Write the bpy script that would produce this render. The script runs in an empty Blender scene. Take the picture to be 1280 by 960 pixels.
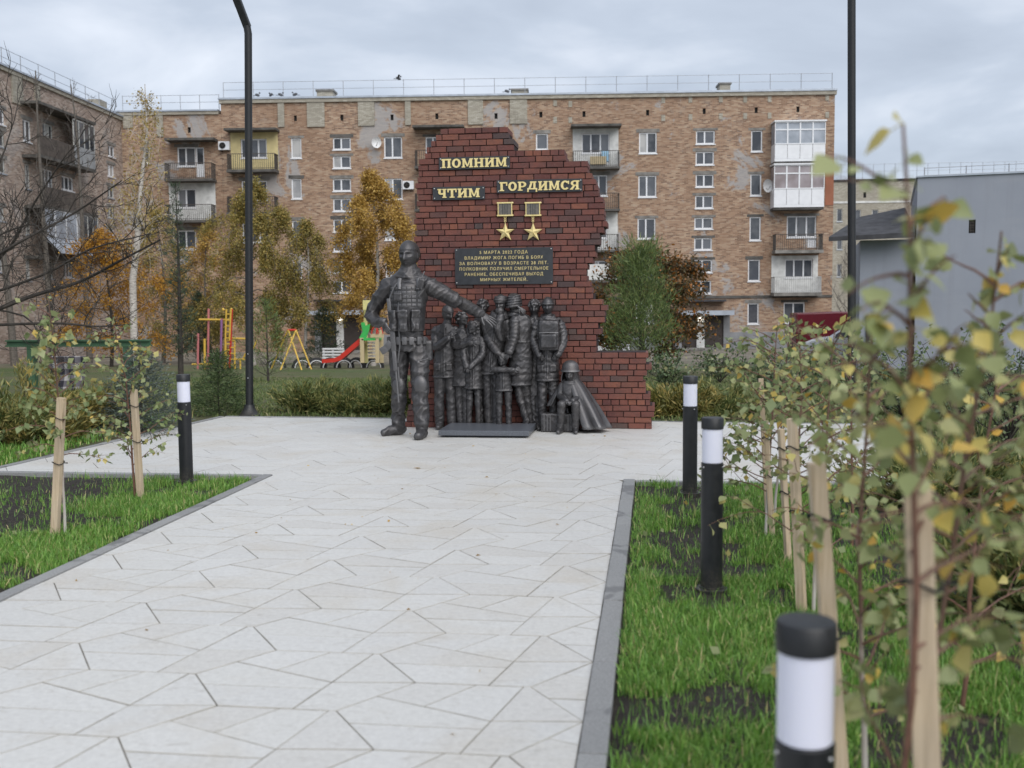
import bpy, bmesh, math, random
import numpy as np
from mathutils import Vector, Matrix, noise as mnoise

S = bpy.context.scene
COL = S.collection
R = math.radians
rng = np.random.default_rng(7)
random.seed(11)

# ------------------------------------------------------------ camera
YAW, PITCH, ROLL, FPX = R(7.64), R(4.55), R(-0.5), 1320.0
cam_d = bpy.data.cameras.new('camera')
cam = bpy.data.objects.new('camera', cam_d)
COL.objects.link(cam)
S.camera = cam
cam_d.sensor_width = 36.0
cam_d.lens = 36.0 * FPX / 1280.0
cam_d.clip_start = 0.05
cam_d.clip_end = 4000
CAM = Vector((0, 0, 1.65))
_f = Vector((-math.sin(YAW) * math.cos(PITCH), math.cos(YAW) * math.cos(PITCH), -math.sin(PITCH)))
_r = Vector((math.cos(YAW), math.sin(YAW), 0))
_u = _r.cross(_f)
_r2 = _r * math.cos(ROLL) + _u * math.sin(ROLL)
_u2 = -_r * math.sin(ROLL) + _u * math.cos(ROLL)
M = Matrix((_r2, _u2, -_f)).transposed().to_4x4()
M.translation = CAM
cam.matrix_world = M
cam_d.dof.use_dof = True
cam_d.dof.focus_distance = 13.2
cam_d.dof.aperture_fstop = 2.5

def ray(px, py):
    return _f + _r2 * ((px - 640) / FPX) - _u2 * ((py - 480) / FPX)
def at_y(px, py, Y):                     # the point of the place seen at a photo pixel, Y metres down the path
    d = ray(px, py); return CAM + d * (Y / d.y)
def at_z(px, py, z=0.0):
    d = ray(px, py); return CAM + d * ((z - CAM.z) / d.z)

# ------------------------------------------------------------ world, sun, exposure
SUN_EL, SUN_ROT = R(43), R(148)
W = bpy.data.worlds.new('World'); S.world = W; W.use_nodes = True
nt = W.node_tree; nt.nodes.clear()
def _n(t, **k):
    n = nt.nodes.new(t)
    for a, b in k.items(): setattr(n, a, b)
    return n
w_out = _n('ShaderNodeOutputWorld'); w_bg = _n('ShaderNodeBackground'); w_bg.inputs['Strength'].default_value = 0.1
sky = _n('ShaderNodeTexSky', sky_type='NISHITA', sun_disc=False, sun_elevation=SUN_EL, sun_rotation=SUN_ROT)
tc = _n('ShaderNodeTexCoord'); sep = _n('ShaderNodeSeparateXYZ')
nt.links.new(tc.outputs['Generated'], sep.inputs[0])
mz = _n('ShaderNodeMath', operation='MAXIMUM'); mz.inputs[1].default_value = 0.0
nt.links.new(sep.outputs['Z'], mz.inputs[0])
az = _n('ShaderNodeMath', operation='ADD'); az.inputs[1].default_value = 0.22
nt.links.new(mz.outputs[0], az.inputs[0])
dx = _n('ShaderNodeMath', operation='DIVIDE'); dy = _n('ShaderNodeMath', operation='DIVIDE')
nt.links.new(sep.outputs['X'], dx.inputs[0]); nt.links.new(az.outputs[0], dx.inputs[1])
nt.links.new(sep.outputs['Y'], dy.inputs[0]); nt.links.new(az.outputs[0], dy.inputs[1])
cmb = _n('ShaderNodeCombineXYZ'); nt.links.new(dx.outputs[0], cmb.inputs[0]); nt.links.new(dy.outputs[0], cmb.inputs[1])
cn = _n('ShaderNodeTexNoise'); cn.inputs['Scale'].default_value = 1.7; cn.inputs['Detail'].default_value = 6
cn.inputs['Roughness'].default_value = 0.5; cn.inputs['Distortion'].default_value = 0.35
nt.links.new(cmb.outputs[0], cn.inputs['Vector'])
cr = _n('ShaderNodeValToRGB')
el = cr.color_ramp.elements
el[0].position = 0.28; el[0].color = (2.65, 3.0, 3.6, 1)
el[1].position = 0.72; el[1].color = (5.1, 5.4, 5.95, 1)
e = el.new(0.5); e.color = (3.4, 3.8, 4.45, 1)
nt.links.new(cn.outputs['Fac'], cr.inputs[0])
mx = _n('ShaderNodeMixRGB'); mx.inputs[0].default_value = 0.93
nt.links.new(sky.outputs[0], mx.inputs[1]); nt.links.new(cr.outputs[0], mx.inputs[2])
nt.links.new(mx.outputs[0], w_bg.inputs['Color']); nt.links.new(w_bg.outputs[0], w_out.inputs[0])

sun_d = bpy.data.lights.new('sun', 'SUN'); sun_d.energy = 1.5; sun_d.angle = R(60); sun_d.color = (1, 0.97, 0.93)
sun = bpy.data.objects.new('sun', sun_d); COL.objects.link(sun)
_sd = Vector((math.sin(SUN_ROT) * math.cos(SUN_EL), math.cos(SUN_ROT) * math.cos(SUN_EL), math.sin(SUN_EL)))
sun.rotation_euler = _sd.to_track_quat('Z', 'Y').to_euler()
S.view_settings.view_transform = 'Standard'; S.view_settings.look = 'None'
S.view_settings.exposure = 0.80; S.view_settings.gamma = 1.0
S.view_settings.use_curve_mapping = False
S.cycles.use_denoising = True
S.cycles.max_bounces = 6; S.cycles.diffuse_bounces = 3; S.cycles.glossy_bounces = 3
S.cycles.transmission_bounces = 4; S.cycles.transparent_max_bounces = 6

# ------------------------------------------------------------ object helpers
def tag(o, label=None, cat=None, group=None, kind=None):
    if label: o['label'] = label
    if cat: o['category'] = cat
    if group: o['group'] = group
    if kind: o['kind'] = kind
    return o
def thing(name, label, cat, loc=(0, 0, 0), rz=0.0, group=None):
    o = bpy.data.objects.new(name, None); COL.objects.link(o)
    o.empty_display_size = 0.1
    o.location = loc; o.rotation_euler = (0, 0, rz)
    return tag(o, label, cat, group)
def link(name, me, parent=None, mat=None, kind=None):
    if mat is not None and not me.materials: me.materials.append(mat)
    o = bpy.data.objects.new(name, me); COL.objects.link(o)
    if parent is not None: o.parent = parent
    if kind: o['kind'] = kind
    return o
def copy_tree(o, parent=None):
    c = o.copy(); COL.objects.link(c)
    if parent is not None: c.parent = parent
    for ch in list(o.children): copy_tree(ch, c)
    return c
def root_loc(o):
    while o.parent is not None: o = o.parent
    return Vector(o.location)

class MB:
    """collects shapes; build() links them as one mesh object"""
    def __init__(s): s.v = []; s.f = []; s.off = Vector((0, 0, 0))
    def add(s, vs, fs):
        b = len(s.v); s.v += [tuple(v) for v in vs]; s.f += [tuple(i + b for i in f) for f in fs]; return s
    def box(s, x0, x1, y0, y1, z0, z1):
        vs = [(x, y, z) for z in (z0, z1) for y in (y0, y1) for x in (x0, x1)]
        return s.add(vs, [(0, 2, 3, 1), (4, 5, 7, 6), (0, 1, 5, 4), (2, 6, 7, 3), (0, 4, 6, 2), (1, 3, 7, 5)])
    def cbox(s, c, sx, sy, sz, rot=None, bev=0.0):
        bm = bmesh.new(); bmesh.ops.create_cube(bm, size=1.0)
        for v in bm.verts: v.co = Vector((v.co.x * sx, v.co.y * sy, v.co.z * sz))
        if bev: bmesh.ops.bevel(bm, geom=bm.edges[:], offset=bev, segments=2, affect='EDGES', profile=0.6)
        m = rot.to_4x4() if rot is not None else Matrix.Identity(4)
        vs = [(m @ v.co) + Vector(c) for v in bm.verts]
        bm.verts.index_update()
        fs = [[v.index for v in f.verts] for f in bm.faces]; bm.free()
        return s.add(vs, fs)
    def quad(s, a, b, c, d): return s.add([a, b, c, d], [(0, 1, 2, 3)])
    def prism(s, pts, dvec):
        n = len(pts); d = Vector(dvec)
        vs = [Vector(p) for p in pts] + [Vector(p) + d for p in pts]
        return s.add(vs, [tuple(range(n - 1, -1, -1)), tuple(range(n, 2 * n))] + [(i, (i + 1) % n, n + (i + 1) % n, n + i) for i in range(n)])
    def tube(s, pts, rs, seg=8, caps=True):
        pts = [Vector(p) for p in pts]
        if not hasattr(rs, '__len__'): rs = [rs] * len(pts)
        b = len(s.v); n = len(pts); t0 = (pts[1] - pts[0]).normalized()
        a = t0.orthogonal().normalized()
        for i, p in enumerate(pts):
            t = (pts[min(i + 1, n - 1)] - pts[max(i - 1, 0)])
            t = t.normalized() if t.length > 1e-9 else t0
            a = (a - t * a.dot(t)); a = a.normalized() if a.length > 1e-6 else t.orthogonal().normalized()
            c = t.cross(a)
            for k in range(seg):
                th = 2 * math.pi * k / seg
                s.v.append(tuple(p + (a * math.cos(th) + c * math.sin(th)) * rs[i]))
        for i in range(n - 1):
            for k in range(seg):
                q = (k + 1) % seg
                s.f.append((b + i * seg + k, b + i * seg + q, b + (i + 1) * seg + q, b + (i + 1) * seg + k))
        if caps:
            s.f.append(tuple(b + k for k in range(seg - 1, -1, -1)))
            s.f.append(tuple(b + (n - 1) * seg + k for k in range(seg)))
        return s
    def lathe(s, c, prof, seg=24):
        b = len(s.v); c = Vector(c)
        for r, z in prof:
            for k in range(seg):
                th = 2 * math.pi * k / seg
                s.v.append((c.x + r * math.cos(th), c.y + r * math.sin(th), c.z + z))
        for i in range(len(prof) - 1):
            for k in range(seg):
                q = (k + 1) % seg
                s.f.append((b + i * seg + k, b + i * seg + q, b + (i + 1) * seg + q, b + (i + 1) * seg + k))
        s.f.append(tuple(b + k for k in range(seg - 1, -1, -1)))
        s.f.append(tuple(b + (len(prof) - 1) * seg + k for k in range(seg)))
        return s
    def ell(s, c, rx, ry, rz, rot=None, seg=14, rings=9):
        b = len(s.v); c = Vector(c); m = rot if rot is not None else Matrix.Identity(3)
        s.v.append(tuple(c + m @ Vector((0, 0, -rz))))
        for i in range(1, rings):
            ph = -math.pi / 2 + math.pi * i / rings
            for k in range(seg):
                th = 2 * math.pi * k / seg
                s.v.append(tuple(c + m @ Vector((rx * math.cos(ph) * math.cos(th), ry * math.cos(ph) * math.sin(th), rz * math.sin(ph)))))
        s.v.append(tuple(c + m @ Vector((0, 0, rz))))
        top = len(s.v) - 1
        for k in range(seg):
            q = (k + 1) % seg
            s.f.append((b, b + 1 + q, b + 1 + k))
            for i in range(rings - 2):
                s.f.append((b + 1 + i * seg + k, b + 1 + i * seg + q, b + 1 + (i + 1) * seg + q, b + 1 + (i + 1) * seg + k))
            s.f.append((top, b + 1 + (rings - 2) * seg + k, b + 1 + (rings - 2) * seg + q))
        return s
    def mesh(s, name, off=None, smooth=False):
        me = bpy.data.meshes.new(name)
        v = s.v
        if off is not None: v = [(a[0] - off[0], a[1] - off[1], a[2] - off[2]) for a in v]
        me.from_pydata(v, [], s.f)
        if smooth: me.polygons.foreach_set('use_smooth', [True] * len(me.polygons))
        me.update()
        return me
    def build(s, name, mat, parent=None, world=False, smooth=False, kind=None):
        off = root_loc(parent) if (world and parent is not None) else None
        me = s.mesh(name, off, smooth)
        o = link(name, me, parent, mat, kind)
        if smooth:
            try: me.set_sharp_from_angle(angle=R(40))
            except Exception: pass
        return o

def np_mesh(name, V, F, mat, parent=None, kind=None, smooth=False):
    """fast mesh from arrays: V (n,3), F (m,k)"""
    me = bpy.data.meshes.new(name)
    V = np.ascontiguousarray(V, dtype=np.float32); F = np.ascontiguousarray(F, dtype=np.int32)
    me.vertices.add(len(V)); me.vertices.foreach_set('co', V.ravel())
    m, k = F.shape
    me.loops.add(m * k); me.loops.foreach_set('vertex_index', F.ravel())
    me.polygons.add(m)
    me.polygons.foreach_set('loop_start', np.arange(0, m * k, k, dtype=np.int32))
    if smooth: me.polygons.foreach_set('use_smooth', np.ones(m, dtype=bool))
    me.update(calc_edges=True); me.validate()
    return link(name, me, parent, mat, kind)

# ------------------------------------------------------------ materials
def mat(name, fn):
    m = bpy.data.materials.new(name); m.use_nodes = True
    t = m.node_tree; t.nodes.clear()
    o = t.nodes.new('ShaderNodeOutputMaterial'); b = t.nodes.new('ShaderNodeBsdfPrincipled')
    t.links.new(b.outputs[0], o.inputs[0])
    fn(NT(t, b)); return m
class NT:
    def __init__(s, t, b): s.t = t; s.b = b
    def n(s, typ, ins=None, **k):
        n = s.t.nodes.new(typ)
        for a, v in k.items(): setattr(n, a, v)
        for a, v in (ins or {}).items():
            if hasattr(v, 'is_linked') or isinstance(v, bpy.types.NodeSocket): s.t.links.new(v, n.inputs[a])
            else: n.inputs[a].default_value = v
        return n
    def link(s, a, b): s.t.links.new(a, b)
    def set(s, name, v):
        if isinstance(v, bpy.types.NodeSocket): s.link(v, s.b.inputs[name])
        else: s.b.inputs[name].default_value = v
    def obj(s): return s.n('ShaderNodeTexCoord').outputs['Object']
    def pos(s): return s.n('ShaderNodeNewGeometry').outputs['Position']
    def island(s): return s.n('ShaderNodeNewGeometry').outputs['Random Per Island']
    def orand(s): return s.n('ShaderNodeObjectInfo').outputs['Random']
    def scale(s, v, sc): return s.n('ShaderNodeMapping', {'Vector': v, 'Scale': sc}).outputs[0]
    def noise(s, v, sc, det=4, rough=0.5, dist=0.0):
        return s.n('ShaderNodeTexNoise', {'Vector': v, 'Scale': sc, 'Detail': det, 'Roughness': rough, 'Distortion': dist}).outputs['Fac']
    def ramp(s, f, stops, interp='LINEAR'):
        n = s.n('ShaderNodeValToRGB', {'Fac': f}); cr = n.color_ramp; cr.interpolation = interp
        while len(cr.elements) < len(stops): cr.elements.new(0.5)
        for e, (p, c) in zip(cr.elements, stops):
            e.position = p; e.color = (c[0], c[1], c[2], 1) if hasattr(c, '__len__') else (c, c, c, 1)
        return n.outputs['Color']
    def mix(s, f, a, b, mode='MIX'):
        n = s.n('ShaderNodeMixRGB', blend_type=mode)
        for i, v in ((0, f), (1, a), (2, b)):
            if isinstance(v, bpy.types.NodeSocket): s.link(v, n.inputs[i])
            else: n.inputs[i].default_value = v if not (i and len(v) == 3) else (*v, 1)
        return n.outputs[0]
    def math(s, op, a, b=0.0, c=None):
        n = s.n('ShaderNodeMath', operation=op)
        for i, v in enumerate((a, b) if c is None else (a, b, c)):
            if isinstance(v, bpy.types.NodeSocket): s.link(v, n.inputs[i])
            else: n.inputs[i].default_value = v
        return n.outputs[0]
    def bump(s, h, strength=0.3, dist=0.01):
        n = s.n('ShaderNodeBump', {'Height': h, 'Strength': strength, 'Distance': dist}); s.link(n.outputs[0], s.b.inputs['Normal'])

def simple(name, col, rough=0.6, metal=0.0, var=0.12, sc=6.0, bump=0.0):
    def f(n):
        x = n.noise(n.obj(), sc, 5)
        c = n.ramp(x, [(0.3, [k * (1 - var) for k in col]), (0.7, [min(1, k * (1 + var)) for k in col])])
        n.set('Base Color', c); n.set('Roughness', rough); n.set('Metallic', metal)
        if bump: n.bump(n.noise(n.obj(), sc * 6, 4), bump, 0.004)
    return mat(name, f)

def m_granite(n):
    p = n.pos(); r = n.math('FRACT', n.math('ADD', n.orand(), n.island()))
    sp = n.noise(p, 260, 2, 0.6)
    base = n.ramp(r, [(0.0, (.55, .533, .495)), (0.5, (.65, .63, .585)), (0.72, (.60, .578, .52)), (0.90, (.535, .50, .445)), (1.0, (.51, .465, .395))])
    c = n.mix(0.55, base, n.ramp(sp, [(0.3, (.42, .42, .42)), (0.5, (.56, .56, .555)), (0.7, (.66, .65, .64))]))
    st = n.noise(p, 1.1, 6, 0.65, 0.4)
    c = n.mix(n.ramp(st, [(0.50, 0.0), (0.67, 0.65)]), c, (.47, .415, .335))
    c = n.mix(n.ramp(n.noise(p, 70, 3, .6), [(0.68, 0.0), (0.74, .55)]), c, (.20, .18, .15))
    sm = n.noise(n.scale(p, (5, 14, 1)), 1.6, 5, 0.7, 1.0)
    c = n.mix(n.ramp(sm, [(0.56, 0.0), (0.70, 0.6)]), c, (.33, .30, .255))
    c = n.mix(0.35, c, n.ramp(n.noise(p, 34, 5, 0.75), [(0.35, (.44, .43, .41)), (0.65, (.72, .71, .68))]))
    n.set('Base Color', c); n.set('Roughness', n.math('ADD', 0.36, n.math('MULTIPLY', st, 0.3)))
    n.bump(n.noise(p, 320, 3), 0.16, 0.002)
GRANITE = mat('white_granite', m_granite)
JOINT = simple('joint_sand', (.085, .078, .068), 0.95, var=0.4, sc=30)
def m_kerb(n):
    p = n.pos(); r = n.orand()
    c = n.ramp(r, [(0, (.21, .21, .21)), (1, (.30, .30, .295))])
    c = n.mix(0.5, c, n.ramp(n.noise(p, 130, 3, .7), [(0.35, (.17, .17, .17)), (0.65, (.36, .36, .355))]))
    wet = n.noise(p, 2.3, 4, .6, .5)
    c = n.mix(n.ramp(wet, [(0.56, 0.0), (0.60, 0.75)]), c, (.13, .13, .13))
    n.set('Base Color', c); n.set('Roughness', n.ramp(wet, [(0.55, .8), (0.62, .45)])); n.bump(n.noise(p, 150, 3), .3, .002)
EDGE = simple('dirty_slab_edge', (.43, .405, .355), .9, var=.25, sc=9)
KERB = mat('grey_kerb_stone', m_kerb)
def m_soil(n):
    p = n.pos()
    c = n.ramp(n.noise(p, 22, 8, .7), [(0.3, (.014, .011, .009)), (0.55, (.040, .032, .025)), (0.75, (.095, .078, .06))])
    c = n.mix(n.ramp(n.noise(p, 90, 2), [(0.66, 0), (0.72, .8)]), c, (.12, .11, .09))
    n.set('Base Color', c); n.set('Roughness', .95); n.bump(n.noise(p, 40, 8, .75), 1.0, .03)
SOIL = mat('dark_soil', m_soil)
def m_lawn(n):
    p = n.pos()
    g = n.ramp(n.noise(p, 3.0, 8, .75), [(0.3, (0.062, 0.092, 0.030)), (0.5, (0.122, 0.179, 0.050)), (0.72, (0.185, 0.232, 0.076))])
    g = n.mix(n.ramp(n.noise(p, .22, 5, .65), [(0.40, 0), (0.62, .8)]), g, (0.221, 0.185, 0.101))
    g = n.mix(n.ramp(n.noise(p, 28, 5, .8), [(0.35, .6), (0.65, 0)]), g, (0.030, 0.038, 0.013))
    sy = n.n('ShaderNodeSeparateXYZ', {0: p}).outputs['Y']
    d = n.math('ADD', sy, n.math('MULTIPLY', n.noise(p, .35, 5, .7), 22.0))
    far = n.ramp(n.math('MULTIPLY', d, .01), [(0.50, 0), (0.60, .85), (0.72, .95)])
    dirt = n.ramp(n.noise(p, .9, 7, .75), [(0.3, (0.115, 0.095, 0.072)), (0.52, (0.274, 0.241, 0.199)), (0.7, (0.420, 0.389, 0.336))])
    g = n.mix(far, g, dirt)
    n.set('Base Color', g); n.set('Roughness', .95); n.bump(n.noise(p, 8, 8, .8), 1.0, .12)
LAWN = mat('lawn_ground', m_lawn)
def m_grass(n):
    r = n.island()
    c = n.ramp(r, [(0, (0.068, 0.170, 0.023)), (.5, (0.133, 0.285, 0.042)), (.85, (0.216, 0.387, 0.068)), (.93, (0.364, 0.387, 0.137)), (1, (0.546, 0.455, 0.227))])
    n.set('Base Color', c); n.set('Roughness', .5); n.set('Subsurface Weight', 0.0)
GRASS = mat('grass_blade', m_grass)
def m_grass2(n):
    r = n.island()
    c = n.ramp(r, [(0, (0.060, 0.093, 0.024)), (.5, (0.111, 0.162, 0.044)), (.8, (0.170, 0.196, 0.068)), (1, (0.272, 0.238, 0.119))])
    n.set('Base Color', c); n.set('Roughness', .6)
GRASS2 = mat('dull_grass_blade', m_grass2)

def leafmat(name, stops, rough=.5, use_obj=False, under=None):
    def f(n):
        r = n.orand() if use_obj else n.island()
        c = n.ramp(r, stops)
        p = n.obj()
        if use_obj:
            c = n.mix(n.ramp(n.noise(p, 60, 4, .7), [(0.45, 0), (0.75, .6)]), c, (.30, .24, .10))
        if under:
            c = n.mix(n.n('ShaderNodeNewGeometry').outputs['Backfacing'], c, under)
        n.set('Base Color', c); n.set('Roughness', rough)
        tr = n.n('ShaderNodeBsdfTranslucent', {'Color': c}); ms = n.n('ShaderNodeMixShader', {0: .28})
        n.link(n.b.outputs[0], ms.inputs[1]); n.link(tr.outputs[0], ms.inputs[2])
        out = [x for x in n.t.nodes if x.type == 'OUTPUT_MATERIAL'][0]
        n.link(ms.outputs[0], out.inputs[0])
    return mat(name, f)
LEAF_SAP = leafmat('sapling_leaf', [(0, (0.186, 0.236, 0.084)), (.3, (0.288, 0.338, 0.143)), (.6, (0.338, 0.371, 0.169)), (.8, (0.439, 0.421, 0.169)), (.9, (0.608, 0.489, 0.119)), (1, (0.700, 0.405, 0.068))], .45, True)
LEAF_SAPS = leafmat('sapling_leaf_far', [(0, (0.158, 0.211, 0.078)), (.4, (0.263, 0.316, 0.140)), (.75, (0.351, 0.369, 0.176)), (.92, (0.527, 0.456, 0.158)), (1, (0.632, 0.421, 0.088))], .5)
LEAF_OCHRE = leafmat('birch_leaf_ochre', [(0, (0.240, 0.138, 0.033)), (.4, (0.420, 0.250, 0.055)), (.75, (0.552, 0.350, 0.077)), (1, (0.648, 0.463, 0.132))], .6)
LEAF_OLIVE = leafmat('birch_leaf_olive', [(0, (0.163, 0.144, 0.044)), (.4, (0.275, 0.231, 0.066)), (.75, (0.375, 0.294, 0.083)), (1, (0.500, 0.338, 0.088))], .6)
LEAF_ORANGE = leafmat('tree_leaf_orange', [(0, (0.221, 0.094, 0.012)), (.5, (0.442, 0.218, 0.023)), (1, (0.621, 0.343, 0.043))], .6)
LEAF_YEL = leafmat('birch_leaf_yellow', [(0, (0.280, 0.196, 0.056)), (.5, (0.420, 0.308, 0.098)), (1, (0.504, 0.406, 0.168))], .6)
LEAF_RUST = leafmat('shrub_leaf_rust', [(0, (0.044, 0.037, 0.020)), (.45, (0.098, 0.078, 0.031)), (.8, (0.224, 0.102, 0.027)), (1, (0.490, 0.187, 0.034))], .5)
NEEDLE = leafmat('pine_needle', [(0, (0.059, 0.094, 0.034)), (.5, (0.135, 0.195, 0.063)), (1, (0.257, 0.312, 0.101))], .55)
NEEDLE_D = leafmat('dark_pine_needle', [(0, (0.027, 0.046, 0.030)), (.5, (0.061, 0.095, 0.057)), (1, (0.104, 0.142, 0.080))], .55)
NEEDLE_B = leafmat('spruce_needle_blue', [(0, (.045, .062, .048)), (.5, (.10, .13, .105)), (1, (.18, .21, .18))], .55)
NEEDLE_G = leafmat('spruce_needle_green', [(0, (0.036, 0.063, 0.022)), (.5, (0.081, 0.126, 0.043)), (1, (0.153, 0.207, 0.081))], .55)
JUNIPER = leafmat('juniper_spray', [(0, (0.058, 0.086, 0.026)), (.4, (0.144, 0.182, 0.058)), (.75, (0.269, 0.278, 0.092)), (1, (0.422, 0.365, 0.134))], .55)
JUNIPER_Y = leafmat('golden_juniper_spray', [(0, (0.075, 0.083, 0.021)), (.4, (0.180, 0.180, 0.045)), (.75, (0.300, 0.255, 0.075)), (1, (0.450, 0.330, 0.105))], .55)
LEAF_SHRUB = leafmat('shrub_leaf_green', [(0, (0.048, 0.080, 0.035)), (.5, (0.120, 0.176, 0.080)), (.85, (0.208, 0.256, 0.128)), (1, (0.384, 0.352, 0.160))], .4)
BARK = simple('dark_bark', (.045, .038, .032), .9, var=.4, sc=20, bump=.5)
BARK_G = simple('grey_bark', (.13, .115, .10), .9, var=.4, sc=16, bump=.5)
TWIG_RED = simple('red_brown_twig', (.15, .075, .05), .6, var=.3, sc=20)
def m_birch(n):
    p = n.obj()
    k = n.noise(n.scale(p, (3, 3, 14)), 2.4, 5, .7, .3)
    c = n.ramp(k, [(0.36, (.04, .035, .03)), (0.44, (.42, .38, .34)), (0.7, (.60, .57, .53))])
    n.set('Base Color', c); n.set('Roughness', .8)
BIRCH = mat('white_birch_bark', m_birch)
def m_stake(n):
    p = n.obj()
    k = n.noise(n.scale(p, (60, 60, 2.2)), 1.0, 6, .65, .6)
    c = n.ramp(k, [(0.3, (.36, .27, .17)), (0.5, (.54, .42, .28)), (0.7, (.64, .52, .37))])
    c = n.mix(n.ramp(n.noise(p, 5, 4), [(0.4, .0), (0.7, .5)]), c, (.42, .36, .29))
    n.set('Base Color', c); n.set('Roughness', .8); n.bump(k, .3, .002)
STAKE = mat('pine_stake', m_stake)
def m_black(n):
    o = n.obj(); z = n.n('ShaderNodeSeparateXYZ', {0: o}).outputs['Z']
    k = n.noise(o, 26, 6, .7)
    c = n.ramp(k, [(0.3, (.009, .010, .012)), (0.7, (.017, .018, .020))])
    d = n.math('MULTIPLY', n.ramp(n.math('ADD', z, n.math('MULTIPLY', n.noise(o, 40, 4, .7), .16)), [(0.08, .75), (0.24, 0)]), n.ramp(n.noise(o, 60, 3), [(0.4, .2), (0.65, 1)]))
    c = n.mix(d, c, (.075, .065, .05))
    n.set('Base Color', c); n.set('Roughness', n.ramp(k, [(0.3, .36), (0.7, .55)])); n.bump(n.noise(o, 300, 2), .06, .001)
BLACK = mat('black_powder_coat', m_black)
STEEL = simple('screw_steel', (.5, .5, .5), .35, .9)
def m_lens(n):
    n.set('Base Color', (.74, .75, .86, 1)); n.set('Roughness', .32); n.set('Subsurface Weight', .25); n.set('Subsurface Radius', (.05, .05, .06))
LENS = mat('frosted_lens', m_lens)
def m_bronze(n):
    p = n.pos()
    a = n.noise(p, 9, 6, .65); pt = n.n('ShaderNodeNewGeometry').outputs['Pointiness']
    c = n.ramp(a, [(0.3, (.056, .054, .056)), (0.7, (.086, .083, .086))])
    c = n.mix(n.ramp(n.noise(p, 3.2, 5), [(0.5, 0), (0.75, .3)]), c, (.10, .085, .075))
    c = n.mix(n.ramp(pt, [(0.50, 0), (0.58, .5)]), c, (.25, .245, .25))  # ridges paler: polished edges, plus highlights painted into the colour
    c = n.mix(n.ramp(pt, [(0.42, .85), (0.495, 0)]), c, (.012, .012, .013))  # fold creases darker: shade painted into the colour for contrast
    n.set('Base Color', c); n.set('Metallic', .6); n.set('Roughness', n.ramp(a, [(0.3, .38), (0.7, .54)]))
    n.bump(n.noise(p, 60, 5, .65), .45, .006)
BRONZE = mat('dark_patinated_bronze', m_bronze)
def m_brick(n):
    p = n.pos(); r = n.math('FRACT', n.math('ADD', n.orand(), n.island()))
    c = n.ramp(r, [(0, (.095, .030, .026)), (.25, (.135, .044, .036)), (.5, (.155, .052, .041)), (.7, (.175, .060, .043)), (.84, (.215, .076, .046)), (.89, (.11, .042, .038)), (.94, (.060, .040, .040)), (1, (.068, .055, .052))])
    c = n.mix(n.ramp(n.noise(p, 7, 5, .7, .6), [(0.42, 0), (0.70, .6)]), c, (.085, .045, .042))
    c = n.mix(n.ramp(n.noise(n.scale(p, (1, 1, .4)), .8, 4), [(0.48, 0), (0.68, .4)]), c, (.23, .082, .042))
    st = n.noise(n.scale(p, (12, 12, 30)), 1.0, 5, .7, .5)
    c = n.mix(n.ramp(st, [(0.5, 0), (0.75, .55)]), c, (.052, .028, .026))
    c = n.mix(n.ramp(n.noise(p, 30, 5, .7), [(0.55, 0), (0.8, .35)]), c, (.27, .15, .12))
    n.set('Base Color', c); n.set('Roughness', .8); n.bump(n.noise(p, 60, 6, .7), .6, .006)
BRICK = mat('red_memorial_brick', m_brick)
MORTAR = simple('dark_mortar', (.022, .010, .009), .95, var=.3, sc=25)
PLATE = simple('graphite_plate', (.042, .045, .050), .42, .3, var=.15, sc=14)
def m_gold(n):
    k = n.noise(n.pos(), 30, 4)
    n.set('Base Color', n.ramp(k, [(0.3, (.70, .55, .22)), (0.7, (.86, .73, .37))])); n.set('Metallic', .25); n.set('Roughness', .42)
GOLD = mat('matt_gold', m_gold)
RIBBON = simple('grey_brown_ribbon', (.13, .12, .105), .6, var=.2, sc=40)
SLABG = simple('grey_polished_slab', (.10, .108, .125), .35, var=.2, sc=60)

def m_wall(cols, mort, patch=(.36, .365, .37), pamt=.72, hv=.5):
    def f(n):
        o = n.obj()
        s = n.n('ShaderNodeSeparateXYZ', {0: o})
        v = n.n('ShaderNodeCombineXYZ', {0: n.math('ADD', s.outputs['X'], s.outputs['Y']), 1: s.outputs['Z'], 2: 0.0}).outputs[0]
        bt = n.n('ShaderNodeTexBrick', {'Vector': v, 'Color1': (0, 0, 0, 1), 'Color2': (1, 1, 1, 1), 'Mortar': (.5, .5, .5, 1), 'Scale': 1.0, 'Mortar Size': .008,
                 'Mortar Smooth': .3, 'Bias': 0.0, 'Brick Width': .27, 'Row Height': .078})
        c = n.ramp(bt.outputs['Color'], [(0, cols[0]), (.35, cols[1]), (.7, cols[2]), (1, cols[3])])
        c = n.mix(bt.outputs['Fac'], c, mort)
        big = n.noise(v, .28, 5, .6, .3)
        c = n.mix(n.ramp(big, [(0.35, hv), (0.6, 0)]), c, [k * .8 for k in cols[1]])
        spk = n.noise(v, 1.3, 8, .75, 0)
        c = n.mix(n.ramp(spk, [(0.54, 0), (0.74, .55)]), c, [k * 1.15 for k in mort])
        pat = n.noise(v, .30, 8, .70, .5)
        c = n.mix(n.ramp(pat, [(0.565, 0), (0.60, pamt)]), c, patch)
        n.set('Base Color', c); n.set('Roughness', .92); n.bump(bt.outputs['Fac'], -.15, .006)
    return f
WALL_MAIN = mat('old_brick_wall', m_wall([(.17, .10, .066), (.30, .18, .113), (.395, .255, .165), (.48, .355, .25)], (.335, .29, .24)))
WALL_LEFT = mat('old_brick_wall_red', m_wall([(.18, .125, .10), (.32, .235, .185), (.43, .33, .27), (.52, .44, .37)], (.38, .345, .31), pamt=.3))
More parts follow.
